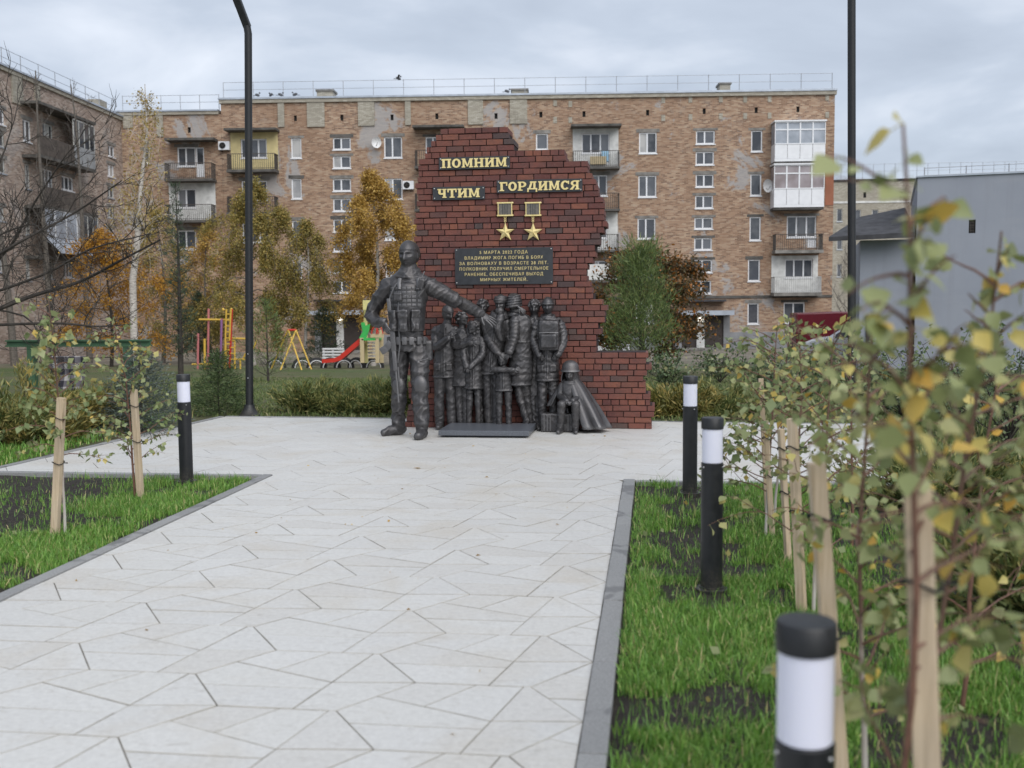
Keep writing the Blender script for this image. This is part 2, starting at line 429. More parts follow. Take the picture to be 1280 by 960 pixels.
WALL_CREAM = mat('silicate_brick', m_wall([(.30, .275, .22), (.36, .33, .27), (.42, .39, .32), (.48, .45, .38)], (.24, .22, .19), patch=(.18, .16, .13), pamt=.35))
CONC = simple('weathered_concrete', (.20, .19, .175), .95, var=.4, sc=2.5, bump=.3)
CONC_D = simple('dark_concrete', (.095, .09, .083), .95, var=.45, sc=2.0, bump=.3)
def m_plaster(n):
    o = n.obj(); s = n.n('ShaderNodeSeparateXYZ', {0: o})
    c = n.ramp(n.noise(o, .5, 6, .6), [(0.3, (.265, .285, .335)), (0.7, (.305, .325, .375))])
    c = n.mix(n.ramp(n.noise(n.scale(o, (2.2, 2.2, .12)), 1.3, 6, .7), [(0.5, 0), (0.75, .35)]), c, (.23, .24, .27))
    c = n.mix(n.ramp(n.noise(n.scale(o, (.25, .25, 1.1)), 1.0, 4, .6), [(0.52, 0), (0.62, .25)]), c, (.34, .35, .385))
    c = n.mix(n.ramp(n.math('ADD', s.outputs['Z'], n.math('MULTIPLY', n.noise(o, 1.2, 5), .8)), [(0.5, .45), (1.0, 0)]), c, (.20, .19, .18))
    n.set('Base Color', c); n.set('Roughness', .92); n.bump(n.noise(o, 14, 6, .7), .35, .01)
PLASTER_G = mat('grey_plaster', m_plaster)
PLASTER_L = simple('grey_plaster_plinth', (.235, .24, .25), .92, var=.2, sc=1.2)
PLASTER_W = simple('whitewash', (.62, .62, .60), .9, var=.2, sc=2.5)
PLASTER_Y = simple('yellow_plaster', (.62, .52, .27), .9, var=.12, sc=2.5)
PLASTER_R = simple('red_plaster', (.30, .12, .07), .9, var=.12, sc=1.2)
PVC = simple('white_pvc', (.74, .75, .77), .4, var=.05, sc=3)
PVC_OLD = simple('old_white_wood', (.48, .48, .46), .7, var=.25, sc=4)
def m_glass(n):
    r = n.orand(); p = n.obj()
    c = n.ramp(r, [(0, (.022, .026, .032)), (.5, (.06, .066, .078)), (.8, (.13, .138, .155)), (.86, (.34, .34, .35)), (1, (.46, .45, .43))])
    c = n.mix(n.ramp(n.noise(p, 1.3, 3), [(0.45, 0), (0.65, .5)]), c, (.16, .165, .175))
    n.set('Base Color', c); n.set('Roughness', .06); n.set('IOR', 1.5); n.set('Specular IOR Level', .8)
GLASS = mat('window_glass', m_glass)
def m_glass_l(n):
    n.set('Base Color', n.ramp(n.noise(n.obj(), 1.2, 3), [(0.35, (.26, .29, .33)), (0.65, (.42, .45, .50))])); n.set('Roughness', .08)
GLASS_L = mat('loggia_glass', m_glass_l)
def m_glass_p(n):
    n.set('Base Color', n.ramp(n.noise(n.obj(), 1.2, 3), [(0.35, (.24, .20, .20)), (0.65, (.36, .32, .33))])); n.set('Roughness', .08)
GLASS_P = mat('tinted_loggia_glass', m_glass_p)
VOID = simple('dark_opening', (.012, .012, .012), .9)
RAIL = simple('rusty_dark_rail', (.075, .065, .058), .7, .3, var=.4, sc=6)
RAIL_W = simple('pale_painted_rail', (.42, .42, .41), .6, var=.2, sc=6)
RAIL_G = simple('galvanised_rail', (.33, .34, .36), .5, .5, var=.1)
TIN = simple('galvanised_sheet', (.42, .46, .52), .45, .4, var=.15, sc=2)
TIN_D = simple('dark_bitumen_edge', (.045, .045, .05), .8, var=.4, sc=3)
DOOR = simple('brown_steel_door', (.045, .034, .030), .5, var=.2, sc=4)
def paint(name, col, rough=.4): return simple(name, col, rough, var=.08, sc=8)
P_YEL = paint('yellow_paint', (.62, .40, .06)); P_RED = paint('red_slide_plastic', (.55, .035, .022), .3); P_PINK = paint('pink_paint', (.50, .17, .17))
P_GRN = paint('green_plastic', (.05, .42, .09), .35); P_LYEL = paint('pale_yellow_wood', (.66, .60, .26)); P_WOOD = paint('cream_play_wood', (.52, .42, .25))
P_PURP = paint('violet_paint', (.25, .12, .28)); P_DGRN = paint('dark_green_paint', (.055, .125, .065), .55); P_WHITE = paint('white_paint', (.70, .70, .70))
CARW = paint('white_car_paint', (.62, .63, .65), .25); CARR = paint('dark_red_car_paint', (.12, .012, .02), .25)
RUBBER = simple('tyre_rubber', (.018, .018, .018), .8); CHROME = simple('alloy_rim', (.30, .30, .31), .35, .8)
CARGLASS = simple('car_glass', (.02, .025, .03), .06)
LAMPGLASS = simple('headlight_glass', (.55, .57, .6), .1)
FEATHER = simple('grey_feather', (.09, .095, .11), .7, var=.3, sc=30)
# ============================================================ SETTING: ground, plaza, kerbs, beds
def smooth(a, b, x):
    t = min(1, max(0, (x - a) / (b - a))); return t * t * (3 - 2 * t)
def gz(x, y):                                            # the lawn falls away from the plaza towards the houses
    return -1.6 * min(1.0, max(0.0, (y - 15.0) / 42.0)) + 0.05 * mnoise.noise(Vector((x * .25, y * .25, 0))) * smooth(15.5, 20, y)
PATH_L, PATH_R = -3.60, -0.27
def low_zone(x, y):
    return (-9.0 < x < 4.6 and y < 9.35) or (-6.35 < x < 2.62 and y < 13.9)
xs = sorted(set([-600, -300, -160, -100, -80] + list(np.arange(-64, 46, 2.0)) + [60, 80, 120, 200, 400, 600] +
                [-9.05, -8.95, -6.4, -6.3, 2.57, 2.67, 4.55, 4.65] + list(np.arange(-12, 12, .75))))
ys = sorted(set([-60, -20, -8, -3, 0, 3, 6] + list(np.arange(14, 75, 1.5)) + [9.3, 9.4, 13.85, 13.95, 78, 84, 100, 140, 200, 400, 900] + [12, 10.5, 8]))
mb = MB(); nx = len(xs)
for y in ys:
    for x in xs: mb.v.append((x, y, -0.12 if low_zone(x, y) else gz(x, y) - 0.015))
for j in range(len(ys) - 1):
    for i in range(nx - 1): mb.f.append((j * nx + i, j * nx + i + 1, (j + 1) * nx + i + 1, (j + 1) * nx + i))
ground = mb.build('lawn', LAWN, smooth=True); tag(ground, kind='structure')

def clip(poly, lines):
    for (a, b, c) in lines:                              # keep a*x+b*y<=c
        out = []
        for i in range(len(poly)):
            p, q = poly[i], poly[(i + 1) % len(poly)]
            dp, dq = a * p[0] + b * p[1] - c, a * q[0] + b * q[1] - c
            if dp <= 0: out.append(p)
            if (dp < 0 < dq) or (dq < 0 < dp):
                t = dp / (dp - dq); out.append((p[0] + t * (q[0] - p[0]), p[1] + t * (q[1] - p[1])))
        poly = out
        if len(poly) < 3: return []
    return poly
def parea(p): return .5 * sum(p[i][0] * p[(i + 1) % len(p)][1] - p[(i + 1) % len(p)][0] * p[i][1] for i in range(len(p)))
def inset(p, d):
    n = len(p); out = []
    for i in range(n):
        a, b, c = Vector(p[i - 1]), Vector(p[i]), Vector(p[(i + 1) % n])
        e1 = (b - a); e2 = (c - b)
        if e1.length < 1e-5 or e2.length < 1e-5: continue
        n1 = Vector((-e1.y, e1.x)).normalized(); n2 = Vector((-e2.y, e2.x)).normalized()
        k = n1 + n2; den = max(.35, 1 + n1.dot(n2)); out.append(tuple(b + k * (d / den)))
    return out
PATH = [(-1, 0, -PATH_L), (1, 0, PATH_R), (0, -1, 1.2), (0, 1, 9.6)]
CROSS = [(0, -1, -9.6), (1, 0, 2.75), (-1, -.0813, 7.333 - 1.563 + .0), (.0462, 1, 14.236)]
CROSS[2] = (-1.0, 0.0813, 6.55 + .0813 * 9.6)            # left edge leans from (-6.55, 9.6) to (-6.15, 14.52)
plaza = link('plaza', MB().quad((-3.6, -1.2, -.0035), (-.27, -1.2, -.0035), (-.27, 9.6, -.0035), (-3.6, 9.6, -.0035))
             .quad((-6.55, 9.6, -.0035), (2.75, 9.6, -.0035), (2.75, 14.1, -.0035), (-6.15, 14.52, -.0035)).mesh('plaza'), None, JOINT, 'structure')
LEN_W, HH = .7525, .3447
def hexpieces(cx, cy):
    TL, TR, Rr, BR, BL, L = (-.2515, .3447), (.2515, .3447), (.501, 0), (.2515, -.3447), (-.2515, -.3447), (-.501, 0)
    a3, m1, d2, m2 = (-.376, .172), (-.156, .083), (.138, -.036), (.0165, .3447)
    d1, d3, n1, g2 = (.222, .3447), (.12, -.118), (-.416, -.117), (.07, -.3447)
    ps = [[a3, m1, m2, TL], [m1, d2, d1, m2], [L, n1, d3, d2, a3], [n1, BL, g2, d3], [d2, Rr, TR, d1], [d3, g2, BR, Rr, d2]]
    return [[(cx + x, cy + y) for x, y in p] for p in ps]
slabs = []
for i in range(-9, 7):
    for j in range(-8, 24):
        cx = -.768 + i * LEN_W; cy = 4.02 + (j + (.5 if i % 2 else 0)) * 2 * HH
        if not (-7.3 < cx < 3.5 and -2 < cy < 15): continue
        for p in hexpieces(cx, cy):
            if parea(p) < 0: p = p[::-1]
            for zone in (PATH, CROSS):
                q = clip(p, zone)
                if len(q) >= 3 and parea(q) > .004:
                    q = inset(q, .0025)
                    if len(q) >= 3 and parea(q) > .003: slabs.append(q)
def seen(q):
    c = Vector((sum(p[0] for p in q) / len(q), sum(p[1] for p in q) / len(q), 0)) - CAM
    z = c.dot(_f)
    if z < .5: return 0
    X = 640 + FPX * c.dot(_r2) / z; Y = 480 - FPX * c.dot(_u2) / z
    if not (-60 < X < 1340 and Y < 1010): return 0
    return parea(q) * 1.65 / z ** 3
slabs.sort(key=seen, reverse=True)
rest = MB()
for k, q in enumerate(slabs):
    tx, ty = random.gauss(0, .0012), random.gauss(0, .0012); z0 = random.gauss(0, .0007)
    cx = sum(p[0] for p in q) / len(q); cy = sum(p[1] for p in q) / len(q)
    top = [(x, y, z0 + (x - cx) * tx + (y - cy) * ty) for x, y in q]
    n = len(q)
    chf = inset(q, .0016)
    if len(chf) != n: chf = q
    tp = [(chf[i][0], chf[i][1], top[i][2]) for i in range(n)]
    vs = tp + [(x, y, z - .0006) for x, y, z in top] + [(x, y, -.02) for x, y in q]
    fs = [tuple(range(n))] + [(i + n, (i + 1) % n + n, (i + 1) % n, i) for i in range(n)] + [(i + 2 * n, (i + 1) % n + 2 * n, (i + 1) % n + n, i + n) for i in range(n)]
    if k < 300:
        o = MB().add(vs, fs).build('paving_slab', GRANITE, plaza); o.data.materials.append(EDGE)
        o.data.polygons.foreach_set('material_index', [0] + [1] * (len(fs) - 1))
    else: rest.add(vs, fs)
rest.build('paving_slabs', GRANITE, plaza, kind='stuff')

def kerb_run(name, a, b, w, h, side, n):
    k = link(name, MB().prism([(a[0], a[1], -.11), (b[0], b[1], -.11), (b[0], b[1], -.07), (a[0], a[1], -.07)], (side[0] * w * .9, side[1] * w * .9, 0)).mesh(name), None, JOINT, 'structure')
    for i in range(n):
        t0, t1 = i / n, (i + 1) / n
        L = math.hypot(b[0] - a[0], b[1] - a[1]); g = .003 / L
        p0 = Vector((a[0] + (b[0] - a[0]) * (t0 + g), a[1] + (b[1] - a[1]) * (t0 + g), 0)); p1 = Vector((a[0] + (b[0] - a[0]) * (t1 - g), a[1] + (b[1] - a[1]) * (t1 - g), 0))
        c = (p0 + p1) / 2 + Vector((side[0], side[1], 0)) * (w / 2 + random.gauss(0, .0015))
        d = p1 - p0; m = MB()
        m.cbox((c.x, c.y, h / 2 - .075 + random.gauss(0, .001)), d.length, w, .15 + h, Matrix.Rotation(math.atan2(d.y, d.x) + random.gauss(0, .001), 3, 'Z'), .006)
        m.build('kerb_stone', KERB, k)
kerb_run('kerb', (PATH_R + .003, -1.2), (PATH_R + .003, 9.6), .105, .012, (1, 0), 11)
kerb_run('kerb', (PATH_L - .003, -1.2), (PATH_L - .003, 9.6), .09, .012, (-1, 0), 11)
kerb_run('kerb', (-3.70, 9.593), (-6.55, 9.593), .08, .010, (0, -1), 3)
kerb_run('kerb', (-.155, 9.593), (2.75, 9.593), .08, .006, (0, -1), 3)
kerb_run('kerb', (-6.553, 9.6), (-6.153, 14.52), .08, .010, (-1, .0), 5)
kerb_run('kerb', (-6.15, 14.523), (2.75, 14.103), .08, .006, (0, 1), 9)
def bed(name, x0, x1, y0, y1, step=.09):
    nx, ny = int((x1 - x0) / step) + 1, int((y1 - y0) / step) + 1
    X = np.linspace(x0, x1, nx); Y = np.linspace(y0, y1, ny); m = MB()
    for y in Y:
        for x in X:
            e = min(1, min(x - x0, x1 - x, y1 - y) / .12)
            m.v.append((x, y, -.035 + max(0, e) * (.02 + .035 * mnoise.noise(Vector((x * 1.7, y * 1.7, 3))) + .022 * mnoise.noise(Vector((x * 9, y * 9, 1))))))
    for j in range(ny - 1):
        for i in range(nx - 1): m.f.append((j * nx + i, j * nx + i + 1, (j + 1) * nx + i + 1, (j + 1) * nx + i))
    return m.build(name, SOIL, kind='structure', smooth=True)
bed('flower_bed_soil', -.162, 5.4, .3, 9.51)
bed('flower_bed_soil', -9.6, -3.692, 2.2, 9.51)

# ============================================================ BUILDINGS
HOLES = []
class Facade:
    """local frame of one facade: x along it, -y outwards, z up from its ground"""
    def __init__(s, root, loc, th):
        s.root = root; s.o = Vector(loc); s.th = th
        s.d = Vector((math.cos(th), math.sin(th), 0)); s.n = Vector((math.sin(th), -math.cos(th), 0))
    def at(s, px, py, off=0.0):
        d = ray(px, py); p = s.o + s.n * off
        w = CAM + d * ((p - CAM).dot(s.n) / d.dot(s.n))
        return ((w - s.o).dot(s.d), w.z - s.o.z)
    def rect(s, x0, y0, x1, y1, off=0.0):
        u0, _ = s.at(x0, (y0 + y1) / 2, off); u1, _ = s.at(x1, (y0 + y1) / 2, off)
        _, z1 = s.at((x0 + x1) / 2, y0, off); _, z0 = s.at((x0 + x1) / 2, y1, off)
        return (u0, u1, z0, z1)
def holed_wall(u0, u1, z0, z1, holes, depth=.16, body=11.0):
    m = MB()
    us = sorted(set([u0, u1] + [min(max(h[k], u0), u1) for h in holes for k in (0, 1)])); zs = sorted(set([z0, z1] + [min(max(h[k], z0), z1) for h in holes for k in (2, 3)]))
    for i in range(len(us) - 1):
        for j in range(len(zs) - 1):
            a, b, c, d = us[i], us[i + 1], zs[j], zs[j + 1]
            if any(h[0] - 1e-6 <= a and b <= h[1] + 1e-6 and h[2] - 1e-6 <= c and d <= h[3] + 1e-6 for h in holes): continue
            m.quad((a, 0, c), (b, 0, c), (b, 0, d), (a, 0, d))
    for h in holes:
        a, b, c, d = h[:4]; D = depth + .05
        m.quad((a, 0, c), (a, 0, d), (a, D, d), (a, D, c)).quad((b, 0, c), (b, D, c), (b, D, d), (b, 0, d))
        m.quad((a, 0, c), (a, D, c), (b, D, c), (b, 0, c)).quad((a, 0, d), (b, 0, d), (b, D, d), (a, D, d))
    m.quad((u0, 0, z0), (u0, 0, z1), (u0, body, z1), (u0, body, z0)).quad((u1, 0, z0), (u1, body, z0), (u1, body, z1), (u1, 0, z1))
    m.quad((u0, 0, z1), (u1, 0, z1), (u1, body, z1), (u0, body, z1)).quad((u0, body, z0), (u0, body, z1), (u1, body, z1), (u1, body, z0))
    return m
def window(b, r, kind=1, frame=PVC, glass=GLASS, y=.12, sill=True, fw=.075):
    u0, u1, z0, z1 = r; m = MB(); t = .05
    m.box(u0, u0 + fw, y - t, y, z0, z1).box(u1 - fw, u1, y - t, y, z0, z1).box(u0 + fw, u1 - fw, y - t, y, z0, z0 + fw).box(u0 + fw, u1 - fw, y - t, y, z1 - fw, z1)
    w = u1 - u0; cuts = {1: [], 2: [u0 + w * .46], 3: [u0 + w * .33, u0 + w * .67], 4: [u0 + w * .25, u0 + w * .5, u0 + w * .75]}[kind]
    for c in cuts: m.box(c - fw * .6, c + fw * .6, y - t - .004, y - .004, z0 + fw, z1 - fw)
    f = m.build('window', frame, b)
    e = [u0] + cuts + [u1]
    for i in range(len(e) - 1):
        x0, x1 = e[i] + fw * .6, e[i + 1] - fw * .6; s = random.gauss(0, .004)
        MB().add([(x0, y - .012 + s, z0 + fw * .7), (x1, y - .012 - s, z0 + fw * .7), (x1, y - .012 - s, z1 - fw * .7), (x0, y - .012 + s, z1 - fw * .7)], [(0, 1, 2, 3)]).build('pane', glass, f)
    if sill: MB().box(u0 - .04, u1 + .04, -.06, y - t - .003, z0 - .07, z0 - .004).build('sill', PVC if frame is PVC else TIN, f)
    return f
def lintel(b, r, h=.2, m=CONC):
    MB().box(r[0] - .18, r[1] + .18, -.012, .05, r[3] + .005, r[3] + h).build('lintel', m, b)
def railing(bal, u0, u1, y0, z, h, m, parent, step=.13, sides=True):
    k = MB()
    k.box(u0, u1, y0 - .02, y0 + .02, z + h - .04, z + h).box(u0, u1, y0 - .015, y0 + .015, z + .06, z + .09)
    n = int((u1 - u0) / step)
    for i in range(n + 1):
        x = u0 + (u1 - u0) * i / n; k.box(x - .012, x + .012, y0 - .012, y0 + .012, z, z + h - .04)
    if sides:
        for x in (u0, u1):
            k.box(x - .02, x + .02, y0 + .02, 0, z + h - .04, z + h)
            for j in range(1, 8): k.box(x - .012, x + .012, y0 + .12 * j - .012, y0 + .12 * j + .012, z, z + h - .04)
    k.build('railing', m, parent)
def balcony(b, r, out=1.0, rail=RAIL, rh=1.0, slab=CONC_D, back=None, canopy=False, toph=2.45, panel=None):
    """r: (u0, u1, z of slab underside, z of slab top)"""
    u0, u1, z0, z1 = r
    s = MB().box(u0, u1, -out, -.004, z0, z1).build('balcony', slab, b)
    if rail is not None: railing(s, u0 + .05, u1 - .05, -out + .06, z1, rh, rail, s)
    if panel is not None:
        MB().box(u0 + .04, u1 - .04, -out + .02, -out + .05, z1 + .02, z1 + rh).build('railing_panel', panel, s)
    if back is not None:
        m = MB(); cuts = [h for h in HOLES if h[0] < u1 and h[1] > u0 and h[2] < z1 + toph and h[3] > z1 - .3]
        us = sorted({u0 + .03, u1 - .03} | {min(max(h[k], u0 + .03), u1 - .03) for h in cuts for k in (0, 1)}); zs = sorted({z1 + .002, z1 + toph} | {min(max(h[k], z1 + .002), z1 + toph) for h in cuts for k in (2, 3)})
        for i in range(len(us) - 1):
            for j in range(len(zs) - 1):
                a, e, c, d = us[i], us[i + 1], zs[j], zs[j + 1]
                if not any(h[0] - 1e-6 <= a and e <= h[1] + 1e-6 and h[2] - 1e-6 <= c and d <= h[3] + 1e-6 for h in cuts): m.box(a, e, -.02, -.006, c, d)
        m.build('balcony_wall', back, s)
    if canopy: MB().box(u0 - .1, u1 + .1, -out - .05, -.004, z1 + toph, z1 + toph + .14).build('canopy', CONC_D, s)
    return s
def roof_rail(b, u0, u1, z, n, h=1.0, y=.35, m=RAIL_G):
    k = MB()
    for hh in (h, h * .55): k.tube([(u0, y, z + hh), (u1, y, z + hh)], .014, 5)
    o = k.build('roof_railing', m, b)
    for i in range(n + 1):
        x = u0 + (u1 - u0) * i / n
        MB().tube([(x, y, z - .05), (x, y, z + h + .03)], .022, 5).build('railing_post', m, o)

# ---- the long five storey block
GROUND_B = -1.6
main = thing('apartment_block', 'long five storey brown brick apartment block behind the monument', 'apartment block', (11.331, 69.949, GROUND_B), R(5.75))
F = Facade(main, (11.331, 69.949, GROUND_B), R(5.75))
H = []                                                   # openings
W1, W2 = [], []
narrowR = [(939, 163, 953, 189.5), (938, 217.6, 951.8, 244.6), (937, 271, 951, 300.5), (935, 324.5, 950, 351.5), (934.5, 379, 948.5, 405)]
narrowL = [(363.8, 172.6, 376.8, 197.7), (364.4, 223.4, 377, 248.5), (365, 275.7, 377.5, 297.3), (366, 327, 378, 347)]
stairR = [(870, 163.3, 893.6, 180), (869.6, 189.5, 892.5, 206), (869.6, 218, 892, 233.7), (869, 244.3, 891.4, 260.4), (868, 272, 891, 286.2), (867.8, 297.5, 890, 312.5), (867, 324.5, 890.2, 340.6), (866.2, 350.7, 889, 367)]
stairL = [(416, 172, 438.4, 187), (416, 195, 438.4, 210.3), (416, 223.4, 438.7, 238.9), (416.3, 248.2, 438.7, 264), (416.5, 274, 439, 290), (416.7, 299, 439, 314.5), (417, 326, 439, 341), (417, 351, 439, 366)]
dbl = [(798.8, 165.5, 821, 191.7), (798, 219.5, 820.5, 246.3), (797, 272.8, 819.4, 298.6), (796, 325, 818, 351), (795, 378, 817, 404)]
dblL = [(480, 171, 502.6, 197.3), (480.5, 223, 503, 249), (481, 275, 503.5, 300), (482, 327, 504, 352)]
singleM = [(670, 167, 685, 187), (670, 219, 685, 243)]
for lst, k in ((narrowR, 1), (narrowL, 1), (stairR, 2), (stairL, 2), (dbl, 2), (dblL, 2), (singleM, 1)):
    for p in lst: W1.append((F.rect(*p), k))
# balcony windows and doors
bw = [((727, 166.6, 762, 191.7), 3), ((727, 219, 759, 245), 3), ((727, 272, 759, 298), 3), ((726, 326, 759, 351), 3),
      ((301, 173.6, 333.6, 197.5), 3), ((302, 226, 334, 250), 3), ((303, 279, 335, 303), 3),
      ((983.5, 270, 1020.4, 296.7), 3), ((981, 324, 1016, 347), 3), ((979.5, 378, 1006, 403.5), 2),
      ((532, 171, 560, 196), 3), ((532, 224, 560, 249), 3)]
W1 += [(F.rect(*p), k) for p, k in bw]
doors = [(1009, 297.2, 1020.2, 309.5), (762 - 11, 192.2, 762, 206)]
vents = [(676.1, 143.2), (809.5, 140.8), (880.3, 139), (945.3, 137.7), (997.5, 136.7), (369.2, 147.8), (427.3, 147.1), (490, 146.8), (546, 145.4), (620, 145), (730, 142.5)]
for (x, y) in vents:
    r = F.rect(x - 1.9, y - 3.6, x + 1.9, y + 3.6); H.append(r)
entr = F.rect(881, 396, 904, 437); entr = (entr[0], entr[1], 0.0, entr[3])
H += [w[0] for w in W1] + [F.rect(*d) for d in doors]
zt = F.at(1043.6, 111.2)[1]; uL = F.at(275.6, 122.8)[0]
HM = [h for h in H if h[0] > uL]; HOLES[:] = HM
wall = holed_wall(uL, 0.0, -.5, zt - .35, HM).build('wall', WALL_MAIN, main)
for r, k in W1:
    window(main, r, k, PVC)
    if random.random() < .8: lintel(main, r, random.choice((.16, .22)), random.choice((CONC, CONC, CONC_D)))
for d in doors:
    r = F.rect(*d); MB().box(r[0], r[1], .05, .1, r[2], r[3] - .003).build('door', PVC, main)
for (x, y) in vents:
    r = F.rect(x - 1.9, y - 3.6, x + 1.9, y + 3.6); MB().box(r[0] + .002, r[1] - .002, .12, .16, r[2] + .002, r[3] - .002).build('vent', VOID, main)
par = MB().box(uL - .08, .08, -.14, 11.1, zt - .35, zt - .12).build('parapet', WALL_CREAM, main)
MB().box(uL - .12, .12, -.2, 11.2, zt - .117, zt).build('parapet_cap', TIN, par)
# cream brick panels in the parapet zone
for p in ((347.6, 126.5, 355.5, 158.8), (384, 124.5, 405.7, 158.8), (447.6, 124.4, 468.2, 157.4), (506.4, 125.5, 513.6, 156.4), (585, 123, 604, 155.7), (637.4, 120.3, 659, 154.7)):
    r = F.rect(*p); MB().box(r[0], r[1], -.09, -.004, r[2], zt - .36).build('cream_brick_panel', WALL_CREAM, main)
for x, y in ((694, 129), (713, 130), (829, 125), (863, 124.6), (901, 124.3), (931.5, 124.3), (962, 124), (1034, 122), (694, 150), (713, 150), (829, 147.5), (863, 146.3), (901, 145.4), (931.5, 145), (962, 144.5), (1034, 143.5)):
    r = F.rect(x - 2.3, y - 3.7, x + 2.3, y + 3.7); MB().box(r[0], r[1], -.03, -.004, r[2], r[3]).build('cream_brick_patch', WALL_CREAM, main)
for (x0, y0, x1) in ((903, 99, 916.5), (391.6, 108, 412), (639, 107, 659)):
    u0, z1 = F.at(x0, y0); u1, _ = F.at(x1, y0)
    c = MB().box(u0, u1, 1.0, 2.2, zt - .02, z1 - .12).build('chimney', WALL_CREAM, main)
    MB().box(u0 - .07, u1 + .07, .93, 2.27, z1 - .117, z1).build('chimney_cap', CONC, c)
roof_rail(main, uL + .1, -.1, zt, 20, 1.05)
r = F.rect(865, 370, 1035, 372.5); MB().box(r[0] - 14, -.002, -.07, -.004, r[2], r[3] + .04).build('string_course', CONC_D, main)
# balconies (pixel rows measured on the slab front, one metre out)
def bal_px(x0, y0, x1, y1, **k):
    out = k.get('out', 1.0); r = F.rect(x0, y0, x1, y1, out); return balcony(main, r, **k)
b1 = bal_px(716, 208, 775, 210.8, rail=RAIL, back=PLASTER_W, canopy=True, toph=2.5)
MB().cbox((F.at(748, 204, 1)[0], -.5, b1.data.vertices[4].co.z + .42), 1.0, .35, .5, None, .02).build('wicker_box', P_WOOD, b1)
MB().cbox((F.at(757, 200, 1)[0], -.45, b1.data.vertices[4].co.z + .7), .45, .3, .7, None, .02).build('blue_box', paint('pale_blue_paint', (.30, .50, .66)), b1)
bal_px(735, 261, 775, 263.6, rail=RAIL); bal_px(735, 312.5, 774, 315, rail=RAIL, back=PLASTER_W)
bal_px(716, 350, 774, 353, rail=RAIL_W, panel=PLASTER_W)
b5 = bal_px(283, 211.4, 344, 214.8, rail=RAIL, back=PLASTER_Y, canopy=True, toph=2.45)
bal_px(283, 265, 344, 268, rail=RAIL)
b6 = bal_px(518, 207, 578, 210, rail=RAIL, canopy=True, toph=2.4)
bal_px(518, 261, 578, 264, rail=RAIL)
bal_px(969, 312.3, 1029.5, 316.2, rail=RAIL, slab=CONC)
b3 = bal_px(967.5, 365.5, 1027.5, 369.8, rail=RAIL_W, slab=CONC, back=PLASTER_W, toph=2.35)
# two glazed loggias on the right corner
def loggia(px, glass, label):
    x0, y0, x1, y1 = px
    u0, u1, z0, z1 = F.rect(x0, y0, x1, y1, 1.1)
    b = MB().box(u0, u1, -1.1, -.004, z0 - .02, z0 + .14).build('loggia', PVC, main)
    MB().box(u0, u1, -1.04, -.004, z0 - .16, z0 - .025).build('loggia_slab', CONC_D, b)
    hz = z0 + (z1 - z0) * .44
    n = 4; w = (u1 - u0) / n
    for i in range(n):
        MB().box(u0 + i * w + .012, u0 + (i + 1) * w - .012, -1.1, -1.06, z0 + .145, hz - .03).build('lower_panel', PVC, b)
    fr = MB()
    zc = z0 + (z1 - z0) * .80
    for i in range(n + 1):
        x = u0 + i * w; fr.box(max(u0, x - .045), min(u1, x + .045), -1.12, -1.05, hz + .03, z1 - .06)
    fr.box(u0, u1, -1.125, -1.045, hz - .03, hz + .03).box(u0, u1, -1.125, -1.045, z1 - .06, z1).box(u0 + .05, u1 - .05, -1.115, -1.055, zc - .04, zc + .04)
    f = fr.build('loggia_frame', PVC, b)
    for i in range(n):
        for a, c in ((hz + .03, zc - .04), (zc + .04, z1 - .06)):
            MB().box(u0 + i * w + .045, u0 + (i + 1) * w - .045, -1.085, -1.075, a, c).build('pane', glass, f)
    for x in (u0 + .002, u1 - .042):
        MB().box(x, x + .04, -1.045, -.004, z0 + .145, hz).build('side_panel', PVC, b)
        MB().box(x + .01, x + .03, -1.045, -.004, hz + .002, z1 - .06).build('side_pane', glass, b)
    MB().box(u0 - .05, u1 + .05, -1.2, -.004, z1 + .002, z1 + .09).build('loggia_roof', PVC, b)
loggia((968.6, 152, 1032, 201), GLASS_L, 'top'); loggia((967.5, 206, 1030.5, 258.5), GLASS_P, 'lower')
r = F.rect(1031.5, 203.5, 1043.3, 256.5); MB().box(r[0], -.003, -.035, -.004, r[2], r[3]).build('red_plaster_strip', PLASTER_R, main)
# entrances
def porch(x0, x1, ycan, ytop, dl, dr, ybot):
    out = 1.6
    u0, u1, z0, z1 = F.rect(x0, ycan - 3.5, x1, ycan + 3.5, out)
    c = MB().box(u0, u1, -out, -.004, z0 + .1, z0 + .32).build('porch_canopy', CONC_D, main)
    MB().box(u0 - .05, u1 + .05, -out - .04, -out + .02, z0 + .05, z0 + .34).build('canopy_edge', TIN, c)
    MB().box(u0 + .2, u1 - .3, -.7, -.004, z0 + .9, z0 + 1.02).build('upper_ledge', TIN_D, c)
    for d in (dl, dr):
        a, b, _, _ = F.rect(d[0], 400, d[1], 436, .3)
        MB().box(a, b, -.3, -.25, .1, z0).build('door', DOOR, main)
    pil = [(dl[0] - 8, dl[0]), (dl[1], dr[0]), (dr[1], dr[1] + 8)]
    for p in pil:
        a, b, _, _ = F.rect(p[0], 400, p[1], 436, .3); MB().box(a + .002, b - .002, -.42, -.004, 0, z0 + .098).build('porch_pillar', PLASTER_L if p is not pil[1] else PLASTER_W, main)
    a, b, _, _ = F.rect((dl[1] + dr[0]) / 2 - 2, 400, (dl[1] + dr[0]) / 2 + 2, 403, .45)
    lm = MB().ell(((a + b) / 2, -.5, z0 - .25), .13, .13, .13).build('porch_lamp', LAMP_ON, main, smooth=True)
    MB().box(u0, u1, -2.6, -.005, 0, .1).build('porch_step', CONC, main)
def m_lamp(n):
    n.set('Base Color', (.9, .9, .85, 1)); n.set('Emission Color', (1, .96, .85, 1)); n.set('Emission Strength', 3.0)
LAMP_ON = mat('lit_lamp_globe', m_lamp)
